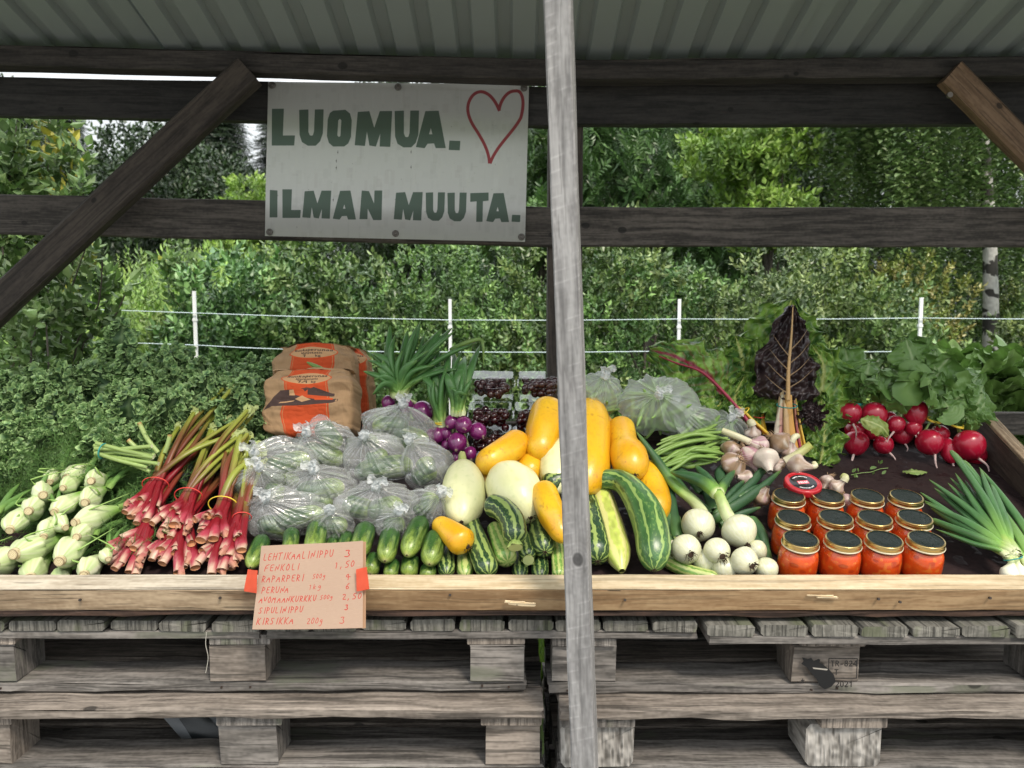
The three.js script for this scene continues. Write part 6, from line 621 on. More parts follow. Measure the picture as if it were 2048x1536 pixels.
// ---------- rhubarb ----------
{
  const pithM = std({ color: lin(.45, .2, .09), roughness: .8 });
  const bunch = (l, base, band, tip, n, spread, tips, bd, bandC, o = {}) => {
    const D0 = DP(base[1]) + (o.dd ?? 0), B = at(band[0], band[1], DP(band[1]) + (o.dd ?? 0) + .015), t = new Thing('rhubarb_bunch', l, 'rhubarb', at(base[0], base[1], D0), 'rhubarb bunches');
    for (let i = 0; i < n; i++) {
      const a = i / n * TAU + R(-.3, .3), q = i === 0 ? 0 : R(.45, 1), bx = base[0] + cos(a) * q * spread[0], by = base[1] + sin(a) * q * spread[1], s = at(bx, by, DP(by) + (o.dd ?? 0) + R(-.005, .01)); const r0 = R(.0066, .009) * (o.s ?? 1), bp = B.clone().add(V(cos(a) * q * .016, sin(a) * q * .012, 0)), tq = tips[i % tips.length], e = at(tq[0] + R(-8, 8), tq[1] + R(-6, 6), (tq[2] ?? DP(tq[1])) + R(-.02, .04)), m = bp.clone().lerp(e, .5).add(V(R(-.012, .012), R(.0, .02), R(0, .02))), sd = R(0, 90), red = R(.3, .75);
      const curl = s.clone().add(s.clone().sub(bp).normalize().multiplyScalar(R(.0, .012))).add(V(R(-.012, .012), R(-.008, .008), R(-.004, .006)));
      t.part('stalk', sweep([curl, s.clone().lerp(bp, .45).add(V(R(-.004, .004), R(-.006, .006), 0)), bp, m, e], (u) => r0 * (u < .05 ? mix(1.2, 1.35, u / .05) : u < .12 ? mix(1.35, 1, (u - .05) / .07) : mix(1, .72, u)), { ns: 40, nr: 14, even: true, sq: .78, mod: (th, u) => 1 + .07 * cos(th * 9) * sst(.1, .3, u) - .16 * pow(max(0, cos(th - 1)), 6) , col: (th, u) => { const st = .5 + .5 * n3(th * 5, u * 4, sd); let c = mixc([.52, .37, .27], [.34, .04, .065], sst(.0, .045, u + .04 * n3(th * 2, 1, sd))); c = mixc(c, [.19, .006, .013], sst(.04, .1, u + .03 * n3(th * 1.5, 2, sd))); c = mixc(c, mixc([.13, .035, .015], [.15, .075, .025], st), sst(.3, red, u)); c = mixc(c, mixc([.2, .24, .03], [.3, .33, .06], st), sst(red, red + .3, u + .1 * n3(th * 2, u * 2, sd))); return mulc(c, .85 + .3 * st); } }), VM.green);
      const dir = curl.clone().sub(s.clone().lerp(bp, .3)).normalize(), cup = surf(16, 5, (u, v) => { const th = u * TAU, rr = r0 * 1.2 * (1 - v); return V(cos(th) * rr, sin(th) * rr * .78, -.006 * sqrt(v) + .0003); }, { closed: true }).applyMatrix4(orient(dir)).translate(curl.x, curl.y, curl.z); t.part('cut_end', cup, pithM);
      if (rnd() < .25) t.part('sheath', blade([curl.clone().addScaledVector(dir, -.02).add(V(0, .004, .004)), curl.clone().addScaledVector(dir, .002).add(V(R(-.006, .006), .007, .006)), curl.clone().addScaledVector(dir, .016).add(V(R(-.01, .01), .004, .006))], (v) => r0 * (.7 + .5 * v) * (1 - .6 * pow(v, 4)), V(0, .5, 1), { nu: 8, nv: 8, curl: -.006, frill: .002, ff: 12, col: (u, v) => mixc([.4, .09, .12], [.45, .24, .14], v) }), VM.soft);
      if (rnd() < .7) { const d2 = e.clone().sub(m).normalize(); for (let k = 0; k < 2; k++) t.part('leaf_stub', blade([e.clone().addScaledVector(d2, -.012), e.clone().addScaledVector(d2, .01).add(V(R(-.008, .008), 0, .002)), e.clone().addScaledVector(d2, R(.018, .03)).add(V(R(-.018, .018), R(0, .006), 0))], (v) => .0065 * (1 - .5 * v), V(0, .2, 1), { nu: 6, nv: 8, frill: .004, ff: 10, col: () => mulc([.36, .42, .16], R(.8, 1.2)) }), VM.soft); }
    }
    if (bandC) { const ax = B.clone().sub(at(base[0], base[1], D0)).normalize(); t.part('rubber_band', ring(B, bd * mpp(band[1], 1.75), ax, bandM[bandC], .0014, .75), bandM[bandC]); }
  };
  const Tp = [[452, 775], [410, 830], [388, 828], [498, 824], [440, 815], [470, 872], [360, 850]];
  bunch('rhubarb bunch with cut ends heaped low in the middle of the rail', [345, 1112], [370, 1050], 0, 15, [50, 32], [[470, 870, 2.0], [440, 890, 2.0], [400, 880, 2.02], [490, 900, 1.98]], 0, null, { dd: .0 });
  bunch('rhubarb bunch with cut ends low at the right, beside the cucumbers', [445, 1112], [462, 1060], 0, 14, [48, 32], [[510, 900, 1.98], [500, 930, 1.96], [480, 900, 2]], 0, null, { dd: .0 });
  bunch('rhubarb bunch at the lower left, cut ends next to the fennel', [258, 1110], [296, 1050], 0, 14, [42, 36], [[380, 870, 2.0], [350, 880, 2.02], [420, 860, 2]], 0, null, { dd: .0 });
  bunch('rhubarb bunch with a red band, leftmost and tallest', [280, 1020], [311, 970], 0, 12, [38, 24], Tp, 26, 'r', { dd: -.01 });
  bunch('rhubarb bunch with a red band in the middle', [345, 1045], [377, 992], 0, 13, [36, 28], [[480, 880], [440, 850], [500, 826], [460, 900], [425, 860]], 27, 'r', { dd: -.015 });
  bunch('rhubarb bunch with a yellow band, thick stalks', [420, 1058], [446, 1010], 0, 11, [32, 26], [[490, 870], [505, 890], [478, 868], [515, 905], [460, 880]], 28, 'y', { dd: -.02, s: 1.1 });
  bunch('rhubarb bunch with a red band, rightmost, next to the clear bags', [476, 1086], [484, 1035], 0, 6, [20, 24], [[520, 900], [500, 910], [530, 930]], 17, 'r', { dd: -.02 });
}
// ---------- curly kale ----------
{
  const kale = []; for (let k = 0; k < 6; k++) { // a blade whose whole margin is broken into tight curls
    const L = .17, W = (v) => .046 * pow(sin(PI * pow(clamp(v * .93 + .07), .8)), .6) * (v < .2 ? .4 + v * 3 : 1), cv = (v) => V(.012 * (k - 2.5) * v * v, L * v, .028 * sin(PI * v * .8) - .02 * v * v), list = [blade([0, .33, .66, 1].map(cv), W, V(0, 0, 1), { nu: 8, nv: 30, frill: .006, ff: 50, puck: .006, curl: .014, s: k, col: (u, v) => mixc(mixc([.05, .115, .045], [.09, .18, .07], .5 + .5 * n3(u * 4, v * 9, k)), [.24, .34, .15], .7 * (1 - sst(.02, .1, abs(u)))) })];
    for (let i = 0; i < 74; i++) { const v = clamp(pow(rnd(), .8) * 1.02, .1, 1), e = rnd() < .5 ? -1 : 1, a = e * R(.5, 1.1), p = cv(v).add(V(a * W(v) * 1.05, R(-.004, .006), .014 * a * a + R(-.004, .012))), n = V(a * .9 + R(-.5, .5), R(-.3, .7) + (v > .85 ? .5 : 0), R(.2, 1)).normalize(), r = R(.0075, .0135), lb = RI(2, 4), ph = R(0, TAU), am = R(.45, .8), M = orient(n, V(R(-.4, .4), 1, R(-.4, .4))), tn = R(.7, 1.3);
      list.push(surf(18, 3, (u, w) => { const th = u * TAU, q = w * r * (1 + .12 * sin(th * 7 + ph)); return V(cos(th) * q, sin(th) * q, r * am * w * w * sin(th * lb + ph) + r * .3 * w * w).applyMatrix4(M).add(p); }, { closed: true, col: (u, w) => mulc(mixc([.06, .145, .05], [.34, .5, .2], pow(w, 2.2)), tn) })); }
    kale.push(merge(list)); }
  const kM = vc({ roughness: .55, transmission: .12, thickness: 0 });
  const bunches = [[45, 850, 'curly kale bunch lowest at the left edge, above the fennel fronds', 1.97, -.3], [75, 795, 'curly kale bunch at the left, below the bare shrub stems', 2.06, -.25], [165, 765, 'curly kale bunch second from the left along the top', 2.1, -.1], [275, 722, 'tallest curly kale bunch with a broad smooth leaf', 2.14, 0], [375, 745, 'curly kale bunch right of the tallest one', 2.12, .15], [460, 785, 'curly kale bunch left of the potato bags', 2.14, .1], [150, 850, 'curly kale bunch in the middle of the heap, left part', 1.99, -.1], [290, 815, 'curly kale bunch in the centre of the heap with showing stems', 2.03, .05], [400, 825, 'curly kale bunch behind the rhubarb tips', 2.05, .1], [480, 840, 'curly kale bunch squeezed between rhubarb and potato bag', 2.1, 0], [-10, 890, 'curly kale bunch cut off by the left picture edge', 1.92, -.3], [220, 880, 'curly kale bunch lowest in the middle with pale cut stems', 1.94, .1], [520, 760, 'curly kale leaves showing behind the rear potato bag', 2.3, .1], [330, 775, 'curly kale bunch above the centre of the heap', 2.08, .1]];
  for (const [x, y, l, D, ln] of bunches) { const c = at(x, y, D), t = new Thing('kale_bunch', l, 'kale', c.clone().add(V(0, -.1, 0)), 'bunches of curly kale'), root = c.clone().add(V(.02, -.09, .0));
    for (let i = 0; i < 12; i++) { const m = sh(new THREE.Mesh(kale[i % 6], kM)), a = (i / 12 - .5) * 2.7 + ln + R(-.2, .2); m.position.copy(root).add(V(sin(a) * .035 + R(-.02, .02), cos(a) * .03 + R(-.02, .03), R(-.04, .05))).sub(t.pos); m.rotation.set(R(-.2, .85), R(-.6, .6), -a * .8, 'YXZ'); m.rotation.order = 'ZXY'; m.scale.set(R(.7, 1.05), R(.6, .95), R(.9, 1.3)); m.name = 'kale_leaf'; t.o.add(m); }
    for (let i = 0; i < 4; i++) t.part('stem', sweep([root.clone().add(V(R(-.02, .02), -.05, .02)), root.clone().add(V(R(-.015, .015), 0, .01)), root.clone().add(V(R(-.03, .03), .06, 0))], .0045, { ns: 8, nr: 8, even: true, col: () => [.26, .38, .13] }), VM.green); }
  // pale stems tied with a teal band, lying on the fennel
  const t = new Thing('kale_stem_bundle', 'bundle of pale green kale stems with a teal band lying above the fennel', 'kale', at(250, 925, 1.84)); for (let i = 0; i < 9; i++) { const a = at(190 + R(-3, 3), 898 + R(-12, 16), 1.75 + R(-.01, .02)), e = at(R(285, 318), R(890, 945), 1.75 + R(-.01, .02)); t.part('stem', sweep([a, a.clone().lerp(e, .5).add(V(0, R(-.004, .006), 0)), e], .0048, { ns: 10, nr: 9, even: true, col: (th, u) => mulc([.28, .39, .12], .9 + .2 * n3(th * 2, u * 6, i)) }), VM.green); t.part('cut_end', new THREE.CircleGeometry(.0047, 10).applyMatrix4(orient(e.clone().sub(a))).translate(e.x, e.y, e.z), std({ color: lin(.6, .66, .4) })); } t.part('tie_band', ring(at(206, 902, 1.748), .017, V(1, -.2, .1), bandM.g, .0018), bandM.g);
  const t2 = new Thing('kale_stem_pair', 'two pale kale stems with reddish cut tips in front of the kale heap', 'kale', at(290, 850, 1.9)); for (const p of [[[256, 880], [282, 905], [302, 930]], [[278, 845], [296, 880], [316, 905]], [[340, 870], [336, 888], [330, 905]]]) t2.part('stem', sweep(p.map(([x, y]) => at(x, y, 1.8)), .0055, { ns: 12, nr: 9, even: true, col: (th, u) => mixc([.4, .22, .08], [.34, .45, .16], sst(0, .12, u)) }), VM.green);
}
// ---------- chard ----------
seed(601);
{
  const dk = (s) => (u, v) => mixc([.018, .011, .012], [.045, .026, .026], .5 + .5 * n3(u * 5, v * 9, s)), gr = (s, vein) => (u, v) => { const vn = veins(u, v, 8, .4); return mixc(mixc([.05, .13, .022], [.22, .38, .06], sst(-.5, .6, n3(u * 6, v * 12, s))), vein, .85 * vn * (abs(u) < .08 ? 1.4 : .8)); };
  const darkM = vc({ roughness: .3 }), leafM = vc({ roughness: .42, transmission: .15, thickness: 0 });
  const leaf = (t, pts, w, kind, o = {}) => { const s = R(0, 90), P = pts.map(([x, y, d]) => at(x, y, d)); t.part(o.n ?? 'leaf_blade', blade(P, (v) => w * (o.prof ? o.prof(v) : pow(sin(PI * clamp(pow(v, .75) * .94 + .05)), .6)), o.nrm ?? V(0, .35, 1), { nu: 40, nv: 90, puck: o.puck ?? .011, pf: o.pf ?? 7, frill: o.frill ?? .012, ff: o.ff ?? 30, fp: 3, lobe: .08, curl: o.curl ?? .012, s, col: kind === 'dark' ? dk(s) : gr(s, kind === 'red' ? [.2, .02, .03] : [.4, .45, .12]) }), kind === 'dark' ? darkM : leafM, o.l); return P; };
  const stem = (t, pts, r, c0, c1, o = {}) => t.part('stem', sweep(pts.map(([x, y, d]) => at(x, y, d)), (u) => r * mix(1, o.e ?? .6, u), { ns: 24, nr: 10, even: true, sq: .6, mod: (th, u) => 1 + .1 * cos(th * 5), col: (th, u) => mulc(mixc(c0, c1, u), .85 + .3 * (.5 + .5 * n3(th * 4, u * 3, r * 900))) }), VM.green);
  const mid = (t, pts, r, c, k = 6) => { const P = pts.map(([x, y, d]) => at(x, y, d)), cv = new THREE.CatmullRomCurve3(P); t.part('midrib', sweep(P, (u) => r * (1 - .8 * u), { ns: 30, nr: 8, even: true, col: () => c }), VM.green); return cv; };
  // the tall dark bunch
  const A = new Thing('chard_bunch', 'chard bunch with a tall blackish purple leaf on an orange stem', 'chard', at(1575, 890, 2.08), 'chard bunches');
  leaf(A, [[1590, 800, 2.14], [1570, 720, 2.16], [1572, 650, 2.17], [1582, 600, 2.17]], .125, 'green', { curl: -.01, frill: .016 }); leaf(A, [[1622, 880, 2.1], [1640, 800, 2.12], [1646, 730, 2.14], [1624, 690, 2.15]], .075, 'green', { frill: .02, l: 'bright green crinkled leaf' }); leaf(A, [[1640, 930, 2.08], [1650, 860, 2.1], [1640, 790, 2.12]], .055, 'green', { frill: .016 });
  const mp = [[1576, 800, 2.055], [1577, 740, 2.065], [1583, 670, 2.085], [1586, 610, 2.1]];
  leaf(A, mp, .1, 'dark', { puck: .014, pf: 6.5, frill: .007, ff: 16, curl: -.02, prof: (v) => (1 + .1 * sin(v * 17) + .02 * sin(v * 31)) * (v < .22 ? mix(.6, .95, pow(v / .22, .6)) : v < .6 ? mix(.95, .62, (v - .22) / .38) : mix(.62, .12, pow((v - .6) / .4, 1.2))), l: 'blackish purple crinkled leaf' });
  const cv = mid(A, mp.map(([x, y, d]) => [x, y, d - .012]), .0065, [.5, .31, .13]); const side = []; for (let i = 0; i < 4; i++) for (const e of [-1, 1]) { const u = .1 + i * .13 + .03 * e, p = cv.getPoint(u), q = p.clone().add(V(e * .066 * (1.05 - u * .7), .05 + .02 * u, .006)); side.push(sweep([p, p.clone().lerp(q, .5).add(V(0, -.004, .004)), q], (x) => .0018 * (1.1 - x), { ns: 8, nr: 6, even: true, col: () => [.3, .2, .11] })); } A.part('side_veins', side, VM.green, null, 'stuff');
  stem(A, [[1588, 900, 2.03], [1580, 850, 2.04], [1577, 790, 2.05]], .0125, [.62, .3, .05], [.58, .33, .1], { e: .7 }); stem(A, [[1612, 905, 2.04], [1600, 850, 2.05], [1590, 795, 2.07]], .007, [.66, .42, .04], [.6, .42, .1]); stem(A, [[1550, 892, 2.03], [1556, 840, 2.045], [1566, 790, 2.06]], .0075, [.6, .5, .42], [.5, .45, .3]); stem(A, [[1560, 885, 2.045], [1562, 830, 2.05], [1566, 780, 2.07]], .014, [.6, .26, .28], [.45, .34, .16]); stem(A, [[1574, 890, 2.03], [1572, 830, 2.04], [1570, 790, 2.06]], .009, [.58, .36, .16], [.55, .38, .2]); stem(A, [[1600, 900, 2.045], [1592, 850, 2.05], [1588, 800, 2.07]], .009, [.42, .05, .1], [.4, .2, .1]); A.part('tie_band', [ring(at(1574, 811, 2.04), .026, V(0, 1, .15), bandM.g, .0016, 1)], bandM.g);
  leaf(A, [[1590, 860, 2.06], [1545, 790, 2.1], [1535, 745, 2.12]], .05, 'green', { frill: .014 });
  // left bunch with red stem
  const Bc = new Thing('chard_bunch', 'chard bunch with a long red stem leaning left, broad green leaves', 'chard', at(1500, 880, 2.05), 'chard bunches');
  leaf(Bc, [[1450, 800, 2.06], [1420, 755, 2.05], [1370, 722, 2.06], [1300, 698, 2.08]], .1, 'red', { frill: .014, curl: -.015, nrm: V(.1, .45, 1), l: 'broad green leaf with red veins' }); stem(Bc, [[1525, 885, 1.99], [1492, 838, 2.01], [1445, 782, 2.03], [1400, 742, 2.035], [1352, 726, 2.045], [1318, 712, 2.055]], .0105, [.42, .05, .1], [.25, .012, .035], { e: .3 });
  leaf(Bc, [[1500, 850, 2.08], [1470, 780, 2.1], [1440, 730, 2.11], [1430, 700, 2.1]], .06, 'green', { frill: .018 }); leaf(Bc, [[1490, 850, 2.1], [1490, 770, 2.13], [1480, 700, 2.14], [1470, 672, 2.14]], .075, 'green', { frill: .018 }); leaf(Bc, [[1480, 830, 2.06], [1430, 800, 2.05], [1380, 790, 2.04], [1340, 780, 2.04]], .05, 'green', { frill: .016, nrm: V(0, .9, .8) }); leaf(Bc, [[1490, 840, 2.04], [1470, 800, 2.06], [1490, 750, 2.08]], .05, 'green', { frill: .016 }); leaf(Bc, [[1520, 830, 2.12], [1530, 750, 2.15], [1520, 690, 2.16]], .07, 'green', { frill: .018 }); leaf(Bc, [[1400, 850, 2.03], [1430, 815, 2.03], [1450, 800, 2.05]], .045, 'green', { frill: .012, nrm: V(0, 1, .6) });
  stem(Bc, [[1546, 878, 1.995], [1510, 845, 2.01], [1470, 812, 2.03], [1425, 815, 2.04]], .009, [.7, .42, .02], [.6, .5, .06]); stem(Bc, [[1515, 895, 2.0], [1500, 850, 2.03], [1480, 810, 2.05]], .008, [.45, .42, .15], [.3, .35, .1]); Bc.part('rubber_band', ring(at(1487, 824, 2.005), .017, V(-.6, .7, 0), bandM.y, .0016), bandM.y);
  // thin coloured stems in the gap
  const Cc = new Thing('chard_bunch', 'small chard bunch of thin pink and yellow stems behind', 'chard', at(1515, 860, 2.12), 'chard bunches'); stem(Cc, [[1512, 868, 2.1], [1508, 835, 2.1], [1504, 805, 2.11]], .008, [.5, .1, .16], [.5, .2, .25]); stem(Cc, [[1520, 868, 2.1], [1518, 835, 2.1], [1513, 808, 2.11]], .006, [.5, .16, .22], [.5, .2, .25]); stem(Cc, [[1530, 868, 2.09], [1524, 830, 2.1], [1534, 795, 2.11]], .0075, [.7, .4, .02], [.65, .42, .04]); Cc.part('rubber_band', ring(at(1518, 833, 2.09), .016, V(0, 1, .1), bandM.r, .0015), bandM.r); leaf(Cc, [[1505, 815, 2.15], [1510, 780, 2.16], [1500, 740, 2.17]], .05, 'green', {});
  const Dc = new Thing('chard_bunch', 'chard bunch at the right with a yellow stem and a small dark leaf', 'chard', at(1610, 890, 2.1), 'chard bunches'); stem(Dc, [[1600, 905, 2.06], [1596, 850, 2.07], [1588, 805, 2.09]], .0085, [.7, .42, .02], [.62, .46, .05]); leaf(Dc, [[1612, 850, 2.06], [1624, 828, 2.05], [1628, 805, 2.07]], .035, 'dark', { puck: .008, frill: .012, l: 'small crumpled dark leaf' }); Dc.part('tie_band', ring(at(1596, 846, 2.065), .014, V(0, 1, .1), bandM.b, .0015), bandM.b); leaf(Dc, [[1630, 860, 2.12], [1665, 810, 2.13], [1670, 750, 2.15]], .05, 'green', { frill: .018 });
}
// ---------- radishes ----------
{
  const radT = tex(128, 256, (u, v) => { const b = pn(u * 30, v * 8, 30, 8, 3), a = pn(u * 6, v * 6, 6, 6, 2); let c = mixc([.34, .004, .022], [.46, .01, .04], a); c = mixc(c, [.55, .1, .14], .3 * sst(.75, .85, b)); return mixc(c, [.75, .5, .5], sst(.93, 1, v)); }), radM = phy({ map: radT, roughness: .3, clearcoat: .4, clearcoatRoughness: .2 }), rootC = std({ color: lin(.62, .45, .42), roughness: .7 }), lM = vc({ roughness: .5, transmission: .15, thickness: 0 });
  const bunch = (l, band, balls, leaves, bc) => { const B = at(...band), t = new Thing('radish_bunch', l, 'radishes', B.clone().add(V(0, -.08, 0)), 'bunches of big red radishes');
    for (const [x, y, r, tx, ty, rl, d, el] of balls) { const D = band[2] - .015 - (d ?? 0), k = r * mpp(y, D), c = at(x, y, D), a = V(tx, ty, .45).normalize(), e = el ?? 1, q0 = c.clone().addScaledVector(a, -k * e), q1 = c.clone().addScaledVector(a, k * e * 1.06), s = R(0, 9); const b = t.part('radish', sweep([q0, c, q1], (u) => k * pow(max(0, sin(PI * pow(u, .9))), .52) * (u > .93 ? .9 : 1), { ns: 26, nr: 24, mod: (th, u) => 1 + .07 * n3(cos(th) * 1.2, sin(th) * 1.5, u * 2 + s) }), radM); const L = rl * mpp(y, D), p1 = q1.clone().addScaledVector(a, -k * .04), p3 = p1.clone().add(V(tx * L, min(ty, -.2) * L, .01)), p2 = p1.clone().lerp(p3, .5).add(V(R(-.2, .2) * L, R(-.1, .1) * L, .004)); t.sub(b, 'root', sweep([p1, p2, p3], (u) => .0034 * pow(1 - u, .8) * min(1, k / .03) + .0004, { ns: 14, nr: 6, even: true }), rootC);
      const st = q0.clone().addScaledVector(a, k * .08), g = LEEK.tube([st, st.clone().lerp(B, .5).add(V(0, .008, 0)), B.clone().add(V(R(-.008, .008), .004, 0))], .0045, { c0: [.3, .42, .14], c1: [.25, .4, .12], tip: 'cut', ns: 8 }); t.part('leaf_stalk', g, VM.green); }
    for (const [x, y, w, d, nx] of leaves) { const e = at(x, y, band[2] + d), m = B.clone().lerp(e, .55).add(V(R(-.02, .02), R(0, .02), R(0, .03))), s = R(0, 90), P = [B.clone(), B.clone().lerp(m, .55).add(V(0, .01, 0)), m, e]; const mp = mpp(y, band[2]); t.part('leaf', blade(P, (v) => .88 * w * mp * (v < .3 ? .12 + .25 * pow(v / .3, 3) + .06 * abs(sin(v * 40)) : mix(.45, 1, sst(.3, .62, v)) * sqrt(max(0, 1 - pow(max(0, (v - .72) / .28), 2.2)))), V(nx ?? R(-.4, .4), R(.1, .7), 1), { nu: 20, nv: 44, puck: .008, pf: 4, frill: .011, ff: 26, fp: 2, lobe: .16, lf: 34, curl: R(-.025, .02), s, col: (u, v) => mixc(mixc([.085, .185, .035], [.14, .26, .055], .5 + .5 * n3(u * 3, v * 5, s)), [.3, .4, .18], .7 * (1 - sst(.02, .09, abs(u))) + .18 * veins(u, v, 6, .45)) }), lM); }
    if (bc) t.part('rubber_band', [ring(B, .017, V(.2, 1, .2), bandM[bc], .002), ring(B.clone().add(V(0, .004, 0)), .0168, V(.1, 1, .3), bandM[bc], .002)], bandM[bc]); };
  bunch('bunch of round radishes at the left with a teal tie', [1712, 806, 2.14], [[1699, 826, 23, .1, -.8, 40], [1748, 829, 25, .3, -.8, 40], [1709, 860, 19, -.1, -.9, 26, -.03], [1743, 862, 17, .1, -.9, 26, -.03], [1712, 886, 25, -.35, -.8, 46], [1767, 889, 19, .4, -.75, 28]], [[1690, 695, 46, .02, -.3], [1740, 720, 56, -.02, .2], [1760, 740, 40, -.06, .4], [1680, 745, 44, .03, -.5], [1664, 830, 34, .02, -.7], [1715, 730, 40, -.03], [1790, 760, 42, .04], [1700, 690, 38, .06]], 'g');
  bunch('bunch of radishes in the middle with the tallest leaves', [1822, 790, 2.14], [[1799, 798, 17, -.2, -.2, 10], [1831, 824, 23, .0, -.8, 30, 0, 1.25], [1792, 849, 18, -.4, -.6, 44], [1827, 856, 16, .0, -.6, 36, .01], [1806, 870, 19, .0, -.7, 20, -.02], [1778, 838, 16, -.2, -.6, 20, -.03]], [[1812, 678, 44, .0, 0], [1840, 690, 46, .03, .3], [1870, 700, 44, .0, .4], [1900, 715, 42, -.02, .4], [1838, 740, 48, -.06, .1], [1860, 770, 42, -.1, .5], [1880, 745, 46, -.03], [1780, 730, 36, .03, -.4], [1770, 800, 36, -.05, -.4], [1830, 675, 36, .08]], 'y');
  bunch('bunch of radishes with a yellow band, second from the right', [1868, 842, 2.1], [[1859, 884, 26, .15, -.75, 60], [1897, 900, 18, .1, -.9, 26, -.005, 1.5], [1880, 868, 18, .2, -.8, 20, -.03]], [[1930, 745, 48, .06, .2], [1950, 775, 50, .03, .5], [1900, 770, 40, .0], [1880, 790, 36, -.02, -.2], [1960, 750, 44, .1], [1890, 740, 40, .08], [1935, 810, 40, .0, .6]], 'y');
  bunch('big wrinkled radish bunch at the right end with a yellow band', [1913, 852, 2.08], [[1938, 890, 30, .35, -.75, 52], [1950, 908, 22, .5, -.6, 40, -.03], [1925, 905, 20, 0, -.8, 30, -.03]], [[1965, 770, 44, .06, .3], [1975, 800, 40, .05, .6], [1930, 800, 34, .02], [1900, 810, 30, .02], [1950, 830, 30, .0, .4]], 'y');
  solo('radish_leaf', 'yellowing radish leaf hanging in front of the left radishes', 'radish leaf', blade([at(1722, 838, 2.06), at(1745, 845, 2.05), at(1765, 855, 2.05), at(1778, 872, 2.06)], (v) => .026 * pow(sin(PI * clamp(v * .95 + .03)), .6), V(-.2, .6, 1), { nu: 14, nv: 26, puck: .003, frill: .003, ff: 18, curl: -.006, col: (u, v) => mixc(mixc([.16, .26, .05], [.3, .34, .08], .5 + .5 * n3(u * 3, v * 5, 2)), [.45, .5, .2], 1 - sst(.03, .1, abs(u))) }), lM);
  // bits on the mat
  const ly = onMat(1826, 944, .012); solo('fallen_leaf', 'small pale green leaf lying on the wet dark mat below the radishes', 'leaf', blade([onMat(1805, 943, .008), onMat(1824, 943, .016), onMat(1853, 944, .008)], (v) => .0115 * pow(sin(PI * clamp(v * .95 + .03)), .6) + .001, V(0, 1, .5), { nu: 10, nv: 16, frill: .002, puck: .002, col: (u) => mixc([.2, .3, .08], [.4, .45, .2], 1 - sst(.03, .12, abs(u))) }), lM);
  { const t = new Thing('weed_sprig', 'thin weed sprig with tiny leaves lying on the wet dark mat', 'weed', onMat(1740, 944, .004)); t.part('stem', sweep([[1702, 950], [1722, 946], [1742, 944], [1760, 938], [1776, 936]].map(([x, y]) => onMat(x, y, .006)), .0011, { ns: 16, nr: 5, even: true, col: () => [.2, .3, .1] }), VM.green); for (const [x, y] of [[1704, 944], [1710, 955], [1718, 942], [1716, 954], [1740, 938], [1746, 949], [1742, 936], [1760, 928], [1764, 948], [1758, 926]]) { const c = onMat(x, y, .008), d = V(R(-1, 1), R(.2, 1), R(-.2, .6)).normalize(); t.part('leaf', blade([c, c.clone().addScaledVector(d, .007), c.clone().addScaledVector(d, .014)], (v) => .0038 * sin(PI * clamp(v * .9 + .08)), V(0, .6, 1), { nu: 4, nv: 8, col: () => mulc([.14, .24, .06], R(.8, 1.3)) }), lM); } }
}
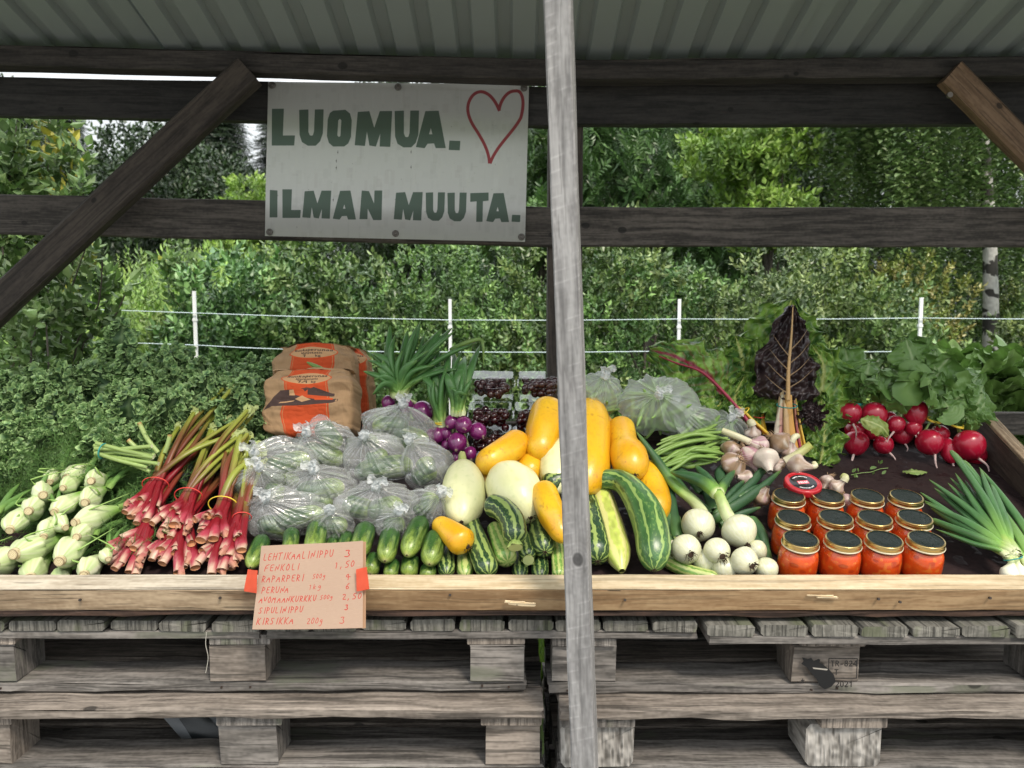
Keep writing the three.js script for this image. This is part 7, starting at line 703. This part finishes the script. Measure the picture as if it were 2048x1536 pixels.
// ---------- spring onions at the right ----------
{
  const t = new Thing('spring_onion_bunch', 'bunch of spring onions with long dark leaves lying at the right end', 'spring onions', at(2026, 1120, 1.53)), B = at(2026, 1113, 1.53);
  for (const [x, y, r] of [[2017, 1151, 17], [2050, 1158, 16], [2078, 1150, 15]]) { const D = DP(y) - .005, c = at(x, y, D), k = r * mpp(y, D), up = B.clone().sub(c).normalize(); t.part('bulb', sweep([c.clone().addScaledVector(up, -k), c, c.clone().addScaledVector(up, k * 1.5), B.clone().add(V((x - 2040) * .0004, 0, 0))], (u) => k * (u < .5 ? pow(max(0, sin(PI * clamp(u / .5) * .62)), .6) : mix(.92, .36, sst(.42, .8, u))), { ns: 26, nr: 20, even: true, col: (th, u) => mixc([.76, .76, .6], [.5, .6, .24], sst(.5, 1, u)) }), VM.bulb); t.part('root_tuft', tuft(c.clone().addScaledVector(up, -k * .95), up.clone().negate(), k * .2, 14, k * .4), brown); }
  const tips = [[1903, 902, 1.86, 10, 'cut'], [1925, 925, 1.83, 10], [1960, 935, 1.8, 9], [1857, 958, 1.8, 10], [1840, 984, 1.76, 11], [1850, 1005, 1.72, 11], [1862, 1040, 1.66, 9, 'cut'], [1870, 1058, 1.63, 9], [1880, 975, 1.78, 12], [1905, 990, 1.74, 12], [1930, 960, 1.8, 11], [1848, 1030, 1.69, 9], [1885, 1020, 1.7, 11], [1910, 945, 1.8, 9], [1965, 1000, 1.72, 10], [1868, 975, 1.79, 11], [1895, 965, 1.79, 10], [1945, 980, 1.76, 11], [1860, 1015, 1.71, 10], [1925, 1010, 1.71, 11], [1890, 1050, 1.65, 10], [1980, 960, 1.77, 10], [1915, 1035, 1.68, 11], [1845, 1000, 1.73, 9]];
  for (const [x, y, D, r, k] of tips) { const e = at(x, y, D), m = B.clone().lerp(e, .5).add(V(R(-.01, .01), R(-.004, .012), R(0, .012))); const h = hTray(m); if (h < .012) m.addScaledVector(TN, .012 - h); t.part('leaf', LEEK.tube([B.clone().add(V(R(-.012, .012), R(-.008, .01), 0)), B.clone().lerp(m, .4).add(V(0, .004, 0)), m, e], r * .00105, { white: .12, c0: [.2, .38, .08], c1: [.06, .155, .05], tip: k }), VM.green); }
  for (const [x, y, D, bx, k] of [[1903, 902, 1.86, 2095, 'cut'], [1928, 922, 1.83, 2085, 'cut'], [1958, 934, 1.81, 2110], [1900, 955, 1.8, 2075], [1985, 985, 1.74, 2120], [1915, 985, 1.77, 2080, 'cut']]) { const e = at(x, y, D), b = at(bx, 1160, 1.525); t.part('leaf', LEEK.tube([b, b.clone().lerp(e, .35).add(V(0, .012, .004)), b.clone().lerp(e, .7).add(V(0, .01, 0)), e], .0105, { white: .16, c0: [.22, .4, .09], c1: [.065, .165, .055], tip: k }), VM.green); }
  t.part('tie_band', ring(B.clone().add(V(0, -.004, 0)), .017, V(-.25, 1, -.3), bandM.g, .0014), bandM.g);
}
renderer.render(scene, camera);
